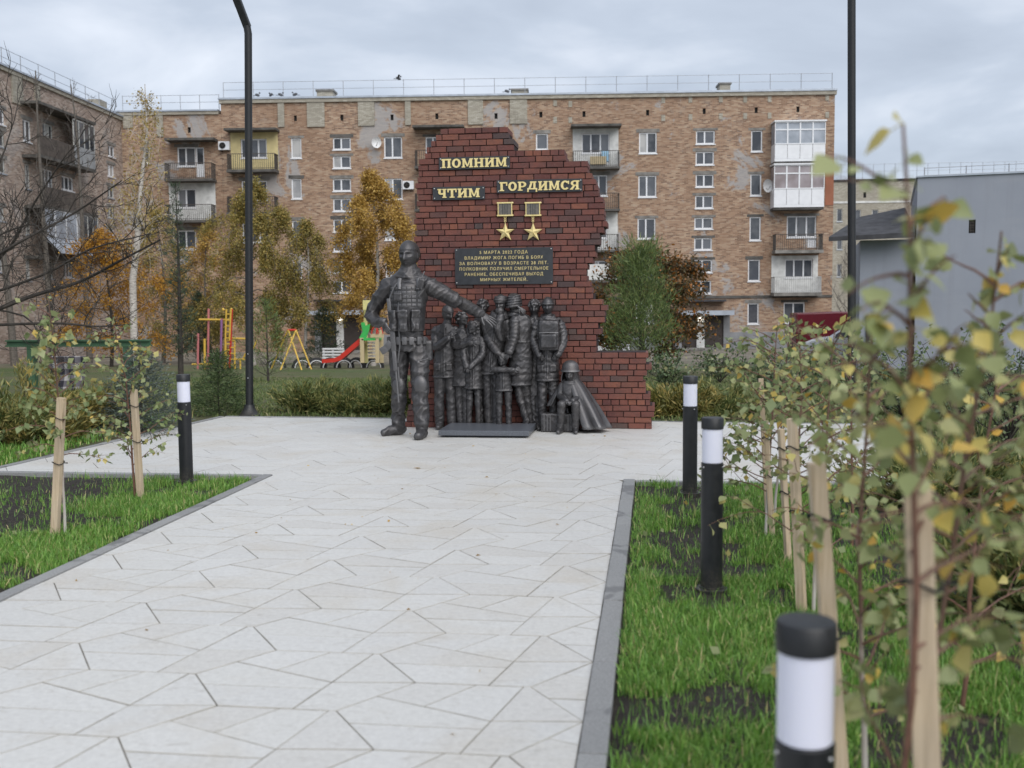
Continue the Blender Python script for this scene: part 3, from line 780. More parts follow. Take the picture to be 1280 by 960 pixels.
porch(849, 917, 391.5, 383, (852, 870.5), (880.5, 904), 437)
porch(385, 468, 391, 383, (402, 421), (430, 452), 437)
r = F.rect(912, 415, 970, 437); MB().box(r[0], -.003, -.09, -.004, 0, r[3]).build('plinth', PLASTER_L, main)
r2 = F.rect(470, 415, 846, 437); MB().box(r2[0], r2[1], -.09, -.004, 0, r[3]).build('plinth', PLASTER_L, main)
# things fixed to the wall
def dish(fc, px, py, rad, label, yaw):
    u, z = fc.at(px, py, .35); w = fc.o + fc.d * u + fc.n * .35; w.z = fc.o.z + z
    t = thing('satellite_dish', label, 'satellite dish', w, fc.th + yaw)
    prof = [(rad * math.sin(a), -rad * .9 * (1 - math.cos(a)) * -1) for a in np.linspace(.02, 1.0, 7)]
    m = MB(); seg = 20
    for r_, z_ in prof:
        for k in range(seg):
            th = 2 * math.pi * k / seg; m.v.append((r_ * math.cos(th) * .9, -z_, r_ * math.sin(th)))
    for i in range(len(prof) - 1):
        for k in range(seg):
            q = (k + 1) % seg; m.f.append((i * seg + k, i * seg + q, (i + 1) * seg + q, (i + 1) * seg + k))
    m.build('reflector', P_WHITE, t, smooth=True)
    MB().tube([(0, 0, -rad * .3), (0, -.25, -rad * .5), (0, -.45, -.05)], .015, 5).build('feed_arm', RAIL, t)
    MB().tube([(0, .02, 0), (0, .34, -.05)], .025, 6).build('bracket', RAIL, t)
dish(F, 957.5, 232.5, .5, 'white satellite dish beside the narrow window near the glazed loggias', R(25))
dish(F, 470, 178.5, .42, 'small white satellite dish left of the top floor window above the orange birch', R(20))
def aircon(fc, px0, py0, px1, py1, label):
    u0, u1, z0, z1 = fc.rect(px0, py0, px1, py1, .35); w = fc.o + fc.d * u0 + fc.n * .35; w.z = fc.o.z + z0
    t = thing('air_conditioner', label, 'air conditioner', w, fc.th); ww, hh = u1 - u0, z1 - z0
    MB().cbox((ww / 2, .16, hh / 2), ww, .3, hh, None, .02).build('casing', PVC, t)
    m = MB(); n = 20; c = (ww * .38, -.006, hh * .5); rr = hh * .38
    m.add([(c[0] + rr * math.cos(2 * math.pi * k / n), c[1], c[2] + rr * math.sin(2 * math.pi * k / n)) for k in range(n)], [tuple(range(n))]).build('fan_grille', VOID, t)
    m = MB()
    for k in range(4):
        a = k * math.pi / 2 + .3
        m.tube([(c[0], c[1] - .01, c[2]), (c[0] + rr * .8 * math.cos(a), c[1] - .01, c[2] + rr * .8 * math.sin(a))], .02, 4)
    m.build('fan_blade', RAIL, t)
    m = MB()
    for x in (.15, ww - .15): m.box(x - .02, x + .02, -.02, .345, -.06, -.01)
    m.build('bracket', RAIL, t)
aircon(F, 272.6, 176.5, 286.4, 187.3, 'white air conditioner beside the yellow balcony')
aircon(F, 503, 226, 517, 236.5, 'white air conditioner at the left edge of the brick memorial')

# ---- the lower left section of the block
sec_z = F.at(200, 138)[1]
sec = thing('apartment_block', 'lower end section of the brick block beside the inner corner', 'apartment block', main.location, R(5.75))
uC = F.at(157, 300)[0]
SW = [(F.rect(221.7, 184, 244.5, 208), 2), (F.rect(222, 236, 245, 260), 2), (F.rect(222, 288, 245, 312), 2), (F.rect(179, 188, 187, 204), 1)]
SD = [F.rect(244.9, 184, 255.3, 222)]
vs_ = [F.rect(234.6, 159, 238.4, 166)]
uL2 = uL - .012
HOLES[:] = [s[0] for s in SW] + SD
holed_wall(uC - 1.0, uL2, -.5, sec_z - .3, [s[0] for s in SW] + SD + vs_).build('wall', WALL_MAIN, sec)
for r, k in SW: window(sec, r, k); lintel(sec, r)
for r in SD:
    m = MB().box(r[0], r[1], .06, .1, r[2], r[2] + (r[3] - r[2]) * .4).build('door', PVC, sec)
    window(sec, (r[0], r[1], r[2] + (r[3] - r[2]) * .4 + .01, r[3]), 1, sill=False)
r = vs_[0]; MB().box(r[0] + .002, r[1] - .002, .12, .16, r[2] + .002, r[3] - .002).build('vent', VOID, sec)
p = MB().box(uC - 1, uL2 - .15, -.12, 11, sec_z - .3, sec_z - .1).build('parapet', WALL_CREAM, sec)
MB().box(uC - 1, uL2 - .15, -.18, 11, sec_z - .097, sec_z).build('parapet_cap', TIN, p)
r = F.rect(205, 172, 266.5, 175, 1.0); MB().box(r[0], r[1], -1.0, -.004, r[2], r[3]).build('canopy', CONC_D, sec)
rb = F.rect(205, 223, 265, 226, 1.0); balcony(sec, rb, rail=RAIL)
rb = F.rect(205, 275, 265, 278, 1.0); balcony(sec, rb, rail=RAIL, back=PLASTER_W)
for p in ((154, 139, 166, 160), (196, 138, 204, 171)):
    r = F.rect(*p); MB().box(r[0], r[1], -.08, -.004, r[2], sec_z - .31).build('cream_brick_panel', WALL_CREAM, sec)
roof_rail(sec, uC, uL2 - .2, sec_z, 5, 1.0)

# ---- the left wing, at right angles, running towards the camera
corner = F.o + F.d * uC
left = thing('apartment_block', 'reddish brick apartment wing at the left with enclosed grey balconies', 'apartment block', (corner.x, corner.y, GROUND_B), R(5.75 + 90))
G = Facade(left, (corner.x, corner.y, GROUND_B), R(5.75 + 90))     # local x runs away from the camera, so the wing lies at x < 0
lz = G.at(60, 105.5)[1]
LW = []
def addw(p, k): LW.append((G.rect(*p), k))
for p in ((28.5, 150, 39, 177), (31, 205, 38, 236), (32, 265, 38.5, 293), (32.5, 324, 38.5, 351)): addw(p, 2)
for p in ((53.5, 155, 66.5, 181), (53.5, 212, 66.5, 240), (77, 221, 92, 238), (54, 325, 67, 348), (80, 327, 91, 347)): addw(p, 3)
for p in ((135, 182, 143.5, 196), (134.5, 206, 143, 221), (134.5, 233, 143, 247.5), (134.5, 259, 143, 272.5), (134.5, 285, 143, 298), (134.5, 311, 143, 324)): addw(p, 2)
for p in ((-6, 136, 6, 155), (-6, 163, 6, 183), (-6, 198, 7, 216), (-6, 258, 6, 276), (-6, 320, 4, 340)): addw(p, 2)
holed_wall(-42, -.02, -.5, lz - .3, [w[0] for w in LW]).build('wall', WALL_LEFT, left)
for r, k in LW: window(left, r, k, random.choice((PVC, PVC_OLD))); lintel(left, r)
p = MB().box(-42, -.02, -.12, 11, lz - .3, lz - .1).build('parapet', WALL_CREAM, left)
MB().box(-42, -.02, -.2, 11, lz - .097, lz).build('parapet_cap', TIN, p)
for p in ((14, 94, 27, 130), (43, 106, 49, 138)):
    r = G.rect(*p); MB().box(r[0], r[1], -.08, -.004, r[2], lz - .31).build('cream_brick_panel', WALL_CREAM, left)
zs = [G.at(75, y, 1.0)[1] for y in (199.5, 260, 321)]
ub0 = G.at(51, 200, 1.0)[0]; ub1 = G.at(120, 200, 1.0)[0]; um = G.at(94, 200, 1.0)[0]
PAN = simple('grey_balcony_sheet', (.30, .31, .32), .8, var=.2, sc=2); PAN_D = simple('dark_balcony_board', (.085, .07, .06), .9, var=.35, sc=3)
for i, z in enumerate(zs):
    s = balcony(left, (ub0, ub1, z - .16, z), rail=None, canopy=(i == 0), toph=2.6)
    MB().box(ub0 + .05, um - .02, -.98, -.94, z + .02, z + 1.0).build('railing_panel', PAN_D, s)
    if i == 0 or i == 2:
        MB().box(um, ub1 - .05, -.98, -.94, z + .02, z + 1.05).build('railing_panel', PAN if i == 0 else PAN_D, s)
        n = 4; w = (ub1 - .05 - um) / n; f = MB()
        for k in range(n + 1): f.box(um + k * w - .03, um + k * w + .03, -.99, -.93, z + 1.052, z + 2.45)
        f.box(um, ub1 - .05, -.985, -.935, z + 2.452, z + 2.52)
        fo = f.build('balcony_glazing', PVC_OLD, s)
        for k in range(n): MB().box(um + k * w + .03, um + (k + 1) * w - .03, -.965, -.955, z + 1.06, z + 2.45).build('pane', GLASS, fo)
    else: railing(s, um, ub1 - .05, -.95, z, 1.0, RAIL, s, sides=False)
    if i == 2:
        n = 3; w = (um - ub0 - .1) / n; f = MB()
        for k in range(n + 1): f.box(ub0 + .05 + k * w - .03, ub0 + .05 + k * w + .03, -.99, -.93, z + 1.0, z + 2.45)
        f.box(ub0 + .05, um - .05, -.985, -.935, z + 2.452, z + 2.55)
        fo = f.build('balcony_glazing', PVC, s)
        for k in range(n): MB().box(ub0 + .08 + k * w, ub0 + .02 + (k + 1) * w, -.965, -.955, z + 1.02, z + 2.45).build('pane', GLASS_L, fo)
        MB().prism([(ub0 - .1, -1.02, z + .95), (um, -1.02, z + .95), (um, -1.9, z + .1), (ub0 - .1, -1.9, z + .1)], (0, 0, .03)).build('sheet_awning', TIN, s)
roof_rail(left, -32, -.5, lz, 16, 1.0)
for x in (-1.8, -15.6): 
    c = MB().box(x, x + 1.1, .6, 1.6, lz + .003, lz + .75).build('chimney', WALL_CREAM, left)

# ---- the grey end wall on the right with its low annex
gy = thing('grey_building', 'tall blank grey plastered building with one tiny barred window', 'building', (0, 0, 0))
gp = at_z(1142, 463, -.95)
g0 = Vector((gp.x, gp.y, -1.6)); gy.location = g0; gy.rotation_euler = (0, 0, R(-12))
GF = Facade(gy, g0, R(-12))
gz1 = GF.at(1150, 222)[1]; hw = GF.rect(1211, 274.5, 1219.5, 291.5)
holed_wall(0, 18, -.5, gz1, [hw], .1, 12).build('wall', PLASTER_G, gy)
f = MB().box(hw[0] + .002, hw[1] - .002, .08, .1, hw[2] + .002, hw[3] - .002).build('window', VOID, gy)
m = MB()
for k in range(1, 4): x = hw[0] + (hw[1] - hw[0]) * k / 4; m.box(x - .008, x + .008, .04, .055, hw[2], hw[3])
for k in range(1, 5): z = hw[2] + (hw[3] - hw[2]) * k / 5; m.box(hw[0], hw[1], .036, .04, z - .008, z + .008)
m.build('window_bars', RAIL, f)
MB().box(-.06, 18.1, -.06, 12.1, gz1 + .002, gz1 + .06).build('parapet_cap', TIN, gy)
roof_rail(gy, .3, 17.5, gz1 + .05, 12, .6, 3.0)
an = thing('annex', 'low grey annex with a dark overhanging roof left of the blank wall', 'building', g0 + Vector((-.05, .25, 0)), R(-8))
AF = Facade(an, g0 + Vector((-.05, .25, 0)), R(-8))
ax0 = AF.at(1074, 400)[0]; azt = AF.at(1100, 300)[1]
MB().box(ax0, -.02, 0, 6, -.5, azt).build('wall', PLASTER_G, an)
ro0, rz1 = AF.at(1036, 292, .9)[0], AF.at(1120, 262)[1]
MB().add([(ro0, -.9, azt - .05), (-.03, -.9, azt + .02), (-.03, 3, rz1 + .1), (ro0 + 1.2, 3, rz1 - .2), (ro0, -.9, azt + .1), (-.03, -.9, azt + .2), (-.03, 3, rz1 + .3), (ro0 + 1.2, 3, rz1)],
         [(0, 3, 2, 1), (4, 5, 6, 7), (0, 1, 5, 4), (1, 2, 6, 5), (2, 3, 7, 6), (3, 0, 4, 7)]).build('roof', TIN_D, an)
dr = AF.rect(1082, 395, 1091, 452); MB().box(dr[0], dr[1], -.05, -.004, .3, dr[3]).build('door', DOOR, an)
# ---- far cream house in the gap
fp = at_y(1043, 400, 112.0); fp.z = -1.6
far = thing('cream_building', 'distant cream brick building in the gap behind the right lamp post', 'building', fp - Vector((6, 0, 0)), R(3))
FF = Facade(far, fp - Vector((6, 0, 0)), R(3))
fz = FF.at(1100, 226)[1]; u1 = FF.at(1300, 300)[0]
fw_ = [FF.rect(*p) for p in ((1046, 261, 1053, 277), (1046, 296, 1053, 312), (1046, 330, 1052, 346), (1068, 262, 1076, 277), (1090, 262, 1098, 277), (1112, 262, 1120, 277), (1068, 330, 1076, 345), (1090, 330, 1098, 345))]
fv = [FF.rect(x - 1.8, 240, x + 1.8, 247) for x in (1081, 1126.5, 1171)]
holed_wall(0, u1, -.5, fz, fw_ + fv).build('wall', WALL_CREAM, far)
for r in fw_: window(far, r, 1, PVC_OLD)
for r in fv: MB().box(r[0] + .002, r[1] - .002, .12, .15, r[2] + .002, r[3] - .002).build('vent', VOID, far)
zb = FF.at(1100, 251)[1]; MB().box(.0, u1, -.06, -.004, zb - .2, zb).build('string_course', PLASTER_W, far)
MB().box(-.1, u1, -.15, 12, fz + .002, fz + .18).build('parapet_cap', TIN_D, far)
roof_rail(far, .2, u1, fz + .2, 24, 1.6, 1.0)
# pigeons along the roof edge
def pigeon(w, rz, label, fly=False):
    t = thing('pigeon', label, 'pigeon', w, rz, 'pigeons on the roof edge' if not fly else None)
    m = MB().ell((0, 0, .15), .17, .085, .09, Matrix.Rotation(.35, 3, 'Y')).ell((.15, 0, .27), .055, .05, .055).ell((-.2, 0, .11), .13, .05, .02)
    if fly: m.add([(.05, .05, .18), (-.08, .05, .18), (-.12, .42, .30), (.0, .42, .30)], [(0, 1, 2, 3)]).add([(.05, -.05, .18), (-.08, -.05, .18), (-.12, -.42, .30), (.0, -.42, .30)], [(0, 3, 2, 1)])
    m.build('body', FEATHER, t, smooth=True)
    MB().lathe((.205, 0, .26), [(.012, 0), (.002, .03)], 6).build('beak', RAIL, t)
for i, px in enumerate((322, 339, 351, 369, 634)):
    u, z = F.at(px, 120); w = F.o + F.d * u - F.n * (-.05); w.z = GROUND_B + zt + .01
    pigeon(w, [0, 2.6, .4, 3.3, .1][i], 'grey pigeon perched on the roof edge near the left lamp post' if i < 4 else 'lone grey pigeon beside the middle roof chimney')
w = at_y(498, 101, 66); pigeon(w, .5, 'dark bird flying above the brick block roof', True)
# ============================================================ THE MEMORIAL WALL
WY = 13.44                                               # its front face
OUT_L = [(508, 536), (509, 500), (512, 440), (516, 380), (518, 310), (518.6, 281), (520.8, 237), (523, 207), (528.4, 199), (535, 186), (545, 171), (549, 166)]
OUT_R = [(814, 536.6), (813, 528), (817, 523), (815, 501), (810.7, 490), (804.5, 479), (806, 471), (811.8, 461), (810.7, 443.5), (747, 442.5), (747, 422), (749.4, 413), (756, 402.5),
         (759, 388), (755, 378), (749.4, 372), (740, 364), (734, 354), (733, 347), (739.5, 323), (747, 310), (752.6, 294), (759, 281), (756, 257), (750.5, 240), (747, 231), (738.4, 220), (735, 202.5), (708, 201.5), (704, 187), (646, 185.5), (641, 172), (634, 165)]
OL = [at_y(x, y, WY) for x, y in OUT_L]; OR = [at_y(x, y, WY) for x, y in OUT_R]
def edge_at(E, z, side):
    best = None
    for a, b in zip(E, E[1:]):
        lo, hi = min(a.z, b.z), max(a.z, b.z)
        if lo <= z <= hi and hi - lo > 1e-4:
            x = a.x + (b.x - a.x) * (z - a.z) / (b.z - a.z)
            if best is None: best = x
    return best if best is not None else (E[0].x if z < E[0].z else E[-1].x)
mem = thing('memorial_wall', 'broken-edged red brick memorial wall standing on the white plaza', 'memorial wall', ((-3.2 - .03) / 2, WY, 0))
CH = .0752; NR = 51; BL = .217
bricks = []; core = MB()
for rI in range(NR):
    z0 = rI * CH; zc = z0 + CH / 2
    xl, xr = edge_at(OL, zc, 'l'), edge_at(OR, zc, 'r')
    if zc > OL[-1].z + .02 or xl is None: 
        continue
    xl += random.uniform(-.025, .025); xr += random.uniform(-.03, .03)
    core.box(xl + .03, xr - .03, WY + .012, WY + .48, z0 if rI else .002, z0 + CH)
    half = (rI % 6 == 4); L = BL / 2 if half else BL
    off = (rI * .37 % 1.0) * BL if not half else 0
    x = -4.0 + off % L
    zt2 = edge_at(OR, zc + CH, 'r')
    top_open = None
    while x < xr:
        a, b = max(x, xl), min(x + L - .0112, xr)
        if b - a > .035:
            end = a <= xl + .001 or b >= xr - .001
            zz = zc + CH; cut = (rI == NR - 1) or not (edge_at(OL, zz, 'l') + .05 < (a + b) / 2 < edge_at(OR, zz, 'r') - .05) or zz > OL[-1].z + .02
            bricks.append((a, b, z0 + .0048, z0 + CH - .0048, end or cut))
        x += L
def hidden(b):
    cx, cz = (b[0] + b[1]) / 2, (b[2] + b[3]) / 2
    return (cz < 1.62 and -2.85 < cx < -1.15) or (cz < .85 and cx < -.55) or (-2.65 < cx < -1.3 and 1.85 < cz < 2.35)
bricks.sort(key=lambda b: (hidden(b), -(b[1] - b[0])))
mo = Vector(mem.location); stuffb = MB(); shared = {}
core.build('mortar_core', MORTAR, mem, world=True)
for k, (a, b, z0, z1, deep) in enumerate(bricks):
    pr = random.gauss(0, .0045) - .004; D = .485 if deep else .09
    w, h = (b - a), (z1 - z0)
    if deep or k >= 300 or abs(w - (BL - .0112)) > .003:
        if k < 300:
            MB().cbox(((a + b) / 2 - mo.x, pr + D / 2, (z0 + z1) / 2), w, D, h, Matrix.Rotation(random.gauss(0, .004), 3, 'Y'), .004 if not deep else .006).build('brick', BRICK, mem)
        else:
            stuffb.cbox(((a + b) / 2, WY + pr + D / 2, (z0 + z1) / 2), w, D, h, Matrix.Rotation(random.gauss(0, .004), 3, 'Y'), 0)
    else:
        v = random.randrange(6)
        if v not in shared:
            bm = MB().cbox((0, 0, 0), w, D, h, None, .004)
            rr = random.Random(v)
            bm.v = [(x + rr.gauss(0, .0012), y + rr.gauss(0, .0012), z + rr.gauss(0, .0012)) for x, y, z in bm.v]
            shared[v] = bm.mesh('brick'); shared[v].materials.append(BRICK)
        o = link('brick', shared[v], mem); o.location = ((a + b) / 2 - mo.x, pr + D / 2, (z0 + z1) / 2); o.rotation_euler = (0, random.gauss(0, .004), 0)
stuffb.build('bricks', BRICK, mem, world=True, kind='stuff')

# ---- slab serif letters, each built from plain pieces (x, y in units of the letter height)
def ring(cx, cy, ax, ay, bx, by, t0, t1, n=16):
    ps = []
    for i in range(n):
        a, b = t0 + (t1 - t0) * i / n, t0 + (t1 - t0) * (i + 1) / n
        ps.append([(cx + bx * math.cos(a), cy + by * math.sin(a)), (cx + ax * math.cos(a), cy + ay * math.sin(a)), (cx + ax * math.cos(b), cy + ay * math.sin(b)), (cx + bx * math.cos(b), cy + by * math.sin(b))])
    return ps
def bx(x0, x1, y0, y1): return [(x0, y0), (x1, y0), (x1, y1), (x0, y1)]
PI = math.pi
LET = {
 'П': (.98, [bx(.09, .33, .12, .83), bx(.65, .89, .12, .83), bx(0, .98, .83, 1), bx(0, .42, 0, .12), bx(.56, .98, 0, .12)]),
 'О': (.90, ring(.45, .5, .45, .51, .20, .33, 0, 2 * PI, 24)),
 'М': (1.16, [bx(.09, .29, .12, .88), bx(.84, 1.07, .12, .88), bx(0, .36, 0, .12), bx(.76, 1.16, 0, .12), bx(0, .36, .88, 1), bx(.80, 1.16, .88, 1), [(.29, .60), (.52, .10), (.64, .10), (.36, .93), (.29, .93)], [(.52, .10), (.64, .10), (.84, .60), (.84, .93), (.80, .93)]]),
 'Н': (1.0, [bx(.09, .33, .12, .88), bx(.67, .91, .12, .88), bx(.33, .67, .42, .58)] + [bx(a, b, c, d) for a, b in ((0, .42), (.58, 1)) for c, d in ((0, .12), (.88, 1))]),
 'И': (1.0, [bx(.09, .33, .12, .88), bx(.67, .91, .12, .88), [(.33, .16), (.33, .42), (.67, .84), (.67, .58)]] + [bx(a, b, c, d) for a, b in ((0, .42), (.58, 1)) for c, d in ((0, .12), (.88, 1))]),
 'Ч': (.92, [bx(.58, .82, .12, .88), bx(.09, .33, .55, .88), bx(.50, .92, 0, .12), bx(.50, .92, .88, 1), bx(0, .42, .88, 1), bx(.30, .58, .36, .53)] + ring(.31, .58, .22, .22, .0, .05, PI, 1.5 * PI, 6)),
 'Т': (.94, [bx(.35, .59, .12, .84), bx(0, .94, .84, 1), bx(0, .13, .60, .84), bx(.81, .94, .60, .84), bx(.22, .72, 0, .12)]),
 'Г': (.82, [bx(.10, .34, .12, .84), bx(0, .82, .84, 1), bx(.69, .82, .58, .84), bx(0, .48, 0, .12)]),
 'Р': (.90, [bx(.10, .34, .12, .88), bx(0, .50, 0, .12), bx(0, .50, .86, 1), bx(.34, .50, .38, .52)] + ring(.50, .69, .40, .31, .15, .17, -PI / 2, PI / 2, 12)),
 'Д': (1.04, [bx(0, 1.04, .12, .26), bx(0, .15, -.16, .12), bx(.89, 1.04, -.16, .12), bx(.64, .86, .26, .86), bx(.28, .95, .86, 1), [(.14, .26), (.36, .26), (.55, .86), (.34, .86)]]),
 'С': (.90, ring(.46, .5, .46, .51, .20, .34, .22 * PI, 1.78 * PI, 20) + [bx(.74, .87, .62, .97)]),
 'Я': (.94, [bx(.60, .84, .12, .88), bx(.50, .94, 0, .12), bx(.44, .94, .86, 1), bx(.44, .60, .40, .54)] + ring(.44, .70, .40, .30, .15, .16, PI / 2, 1.5 * PI, 12) + [[(.28, .43), (.52, .43), (.28, .08), (.0, .08)], bx(-.04, .28, -.005, .085)]),
}
def plate(px, text, lh, label, name='plaque'):
    (x0, y0, x1, y1) = px; tilt = 0
    a, b = at_y(x0, y1, WY - .03), at_y(x1, y0, WY - .03)
    c = (a + b) / 2; w, h = b.x - a.x, b.z - a.z
    t = thing(name, label, 'plaque', (c.x, WY - .018, c.z), 0)
    MB().cbox((0, -.006, 0), w, .012, h, None, .002).build('plate', PLATE, t)
    for sx in (-1, 1):
        for sz in (-1, 1): MB().ell((sx * (w / 2 - .022), -.013, sz * (h / 2 - .022)), .009, .006, .009, None, 10, 6).build('screw', STEEL, t, smooth=True)
    if text:
        adv = [LET[ch][0] for ch in text]; gap = .10 * lh
        tot = sum(adv) * lh + gap * (len(text) - 1); sc = min(1.12, (w - .075) / tot); x = -tot * sc / 2
        for ch in text:
            m = MB(); k = 0
            for pc in LET[ch][1]:
                k += 1; dp = .012 + .00015 * k
                if parea(pc) < 0: pc = pc[::-1]
                m.prism([(x + p[0] * lh * sc, -.012, (p[1] - .5) * lh) for p in pc][::1], (0, -dp, 0))
            m.build('letter', GOLD, t); x += LET[ch][0] * lh * sc + gap * sc
    return t, w, h
plate((548.6, 194.6, 637.3, 212.4), 'ПОМНИМ', .113, 'topmost small dark plaque with gold letters reading ПОМНИМ')
plate((541, 232.5, 606, 250.3), 'ЧТИМ', .113, 'smallest dark plaque with gold letters reading ЧТИМ')
plate((621, 223, 728, 241.5), 'ГОРДИМСЯ', .113, 'long dark plaque with gold letters reading ГОРДИМСЯ')
bp, pw, ph = plate((569, 308.8, 691, 356), '', .1, 'large graphite plaque with six lines of small gold inscription')
LINES = ['5 МАРТА 2022 ГОДА', 'ВЛАДИМИР ЖОГА ПОГИБ В БОЯХ', 'ЗА ВОЛНОВАХУ В ВОЗРАСТЕ 28 ЛЕТ.', 'ПОЛКОВНИК ПОЛУЧИЛ СМЕРТЕЛЬНОЕ', 'РАНЕНИЕ, ОБЕСПЕЧИВАЯ ВЫХОД', 'МИРНЫХ ЖИТЕЛЕЙ.']
WID = [.49, .80, .905, .905, .80, .48]
dg = None
for i, ln in enumerate(LINES):
    cu = bpy.data.curves.new('inscription_line', 'FONT'); cu.body = ln; cu.size = .054; cu.align_x = 'CENTER'; cu.align_y = 'CENTER'; cu.extrude = .002; cu.space_character = 1.25
    to = bpy.data.objects.new('tmp', cu); COL.objects.link(to)
    dg = bpy.context.evaluated_depsgraph_get(); me = bpy.data.meshes.new_from_object(to.evaluated_get(dg)); bpy.data.objects.remove(to)
    xs_ = [v.co.x for v in me.vertices]; cw = max(xs_) - min(xs_); k = WID[i] * pw / cw
    me.transform(Matrix.Diagonal((k, 1, 1, 1))); me.transform(Matrix.Rotation(PI / 2, 4, 'X'))
    me.materials.clear(); o = link('inscription_line', me, bp, GOLD); o.location = (0, -.0142, ph * (.375 - .15 * i))

def star_medal(px, label):
    c = at_y(px, 290.2, WY - .05); t = thing('star_medal', label, 'medal', (c.x, WY - .02, c.z)); sc = 1 / 98.0
    m = MB(); Ro, Ri = 11.9 * sc, 4.7 * sc
    pts = []
    for k in range(10):
        a = PI / 2 + k * PI / 5; r = Ro if k % 2 == 0 else Ri
        pts.append((r * math.cos(a), 0, r * math.sin(a)))
    vs = [(0, -.05, 0)] + [(x, -.012, z) for x, _, z in pts] + [(x, .015, z) for x, _, z in pts] + [(0, .015, 0)]
    fs = [(0, 1 + (k + 1) % 10, 1 + k) for k in range(10)] + [(1 + k, 1 + (k + 1) % 10, 11 + (k + 1) % 10, 11 + k) for k in range(10)] + [(21, 11 + k, 11 + (k + 1) % 10) for k in range(10)]
    m.add(vs, fs).build('star', GOLD, t)
    bw_, bh = 9.4 * sc, 15.5 * sc; zb = (290.2 - 270.3) * sc
    f = MB(); e = .010
    f.box(-bw_, bw_, -.028, .01, zb, zb + .017).box(-bw_, bw_, -.028, .01, zb + bh, zb + bh + .017)
    for s in (-1, 1):
        f.box(s * bw_ * .9 - e / 2, s * bw_ * .9 + e / 2, -.026, .008, zb + .017, zb + bh)
        for z in (zb + .008, zb + bh + .008): f.ell((s * bw_, -.01, z), .014, .018, .013, None, 8, 6)
    fo = f.build('medal_frame', GOLD, t)
    MB().box(-bw_ * .84, bw_ * .84, -.018, .006, zb + .0175, zb + bh - .0005).build('ribbon_block', RIBBON, fo)
    rl = MB()
    for x in (-.3, .0, .3): rl.box(x * bw_ - .003, x * bw_ + .003, -.0215, -.0185, zb + .018, zb + bh - .001)
    rl.build('ribbon_stripe', PLATE, fo)
    l = MB()
    for zz, r in ((zb - .012, .014), (zb - .040, .012), (zb - .064, .012)):
        l.tube([(r * math.cos(a), -.012, zz + r * math.sin(a)) for a in np.linspace(0, 2 * PI, 13)], .004, 6, False)
    l.build('link_ring', GOLD, t, smooth=True)
star_medal(631.3, 'gold star medal on the left, under the letter Г plaque')
star_medal(666.1, 'gold star medal on the right, nearer the wall edge')

# low polished slab lying in front
sl = thing('offering_slab', 'low grey polished stone slab lying in front of the bronze figures', 'slab', (-2.02, 12.83, 0))
MB().cbox((0, 0, .058), 1.10, .80, .062, None, .006).build('slab_top', SLABG, sl)
MB().cbox((0, .02, .012), .98, .68, .03, None, .003).build('slab_base', PLATE, sl)

# ============================================================ BRONZE FIGURES
def catmull(P, n):
    P = [np.array(p, float) for p in P]; out = []
    Q = [2 * P[0] - P[1]] + P + [2 * P[-1] - P[-2]]
    for i in range(1, len(Q) - 2):
        for k in range(n):
            t = k / n; a, b, c, d = Q[i - 1], Q[i], Q[i + 1], Q[i + 2]
            out.append(.5 * (2 * b + (c - a) * t + (2 * a - 5 * b + 4 * c - d) * t * t + (3 * b - a - 3 * c + d) * t ** 3))
    out.append(P[-1]); return out
def limb(m, pts, rs, puff=0.0, pitch=.045, seg=14, n=9):
    D = catmull([(*p, r) for p, r in zip(pts, rs)], n)
    P = [Vector(d[:3]) for d in D]; r = [max(.004, d[3]) for d in D]
    if puff:
        s = 0
        for i in range(len(P)):
            if i: s += (P[i] - P[i - 1]).length
            r[i] *= 1 + puff * (abs(math.sin(PI * s / pitch)) - .5)
    a = (P[0] - P[1]).normalized(); b = (P[-1] - P[-2]).normalized()
    P = [P[0] + a * r[0] * .92, P[0] + a * r[0] * .6] + P + [P[-1] + b * r[-1] * .6, P[-1] + b * r[-1] * .92]
    r = [r[0] * .38, r[0] * .8] + r + [r[-1] * .8, r[-1] * .38]
    m.tube(P, r, seg)
def loft(m, keys, puff=0.0, pitch=.06, n=8, seg=30):
    """keys: (centre, rx, ry) from top to bottom"""
    D = catmull([(*k[0], k[1], k[2]) for k in keys], n); b = len(m.v); s = 0
    for i, d in enumerate(D):
        if i: s += abs(D[i][2] - D[i - 1][2])
        q = 1 + (puff * (abs(math.sin(PI * s / pitch)) - .5) if puff else 0)
        for k in range(seg):
            th = 2 * PI * k / seg
            m.v.append((d[0] + d[3] * q * math.cos(th), d[1] + d[4] * q * math.sin(th), d[2]))
    for i in range(len(D) - 1):
        for k in range(seg):
            q = (k + 1) % seg; m.f.append((b + i * seg + k, b + (i + 1) * seg + k, b + (i + 1) * seg + q, b + i * seg + q))
    m.f.append(tuple(b + k for k in range(seg))); m.f.append(tuple(b + (len(D) - 1) * seg + k for k in range(seg - 1, -1, -1)))
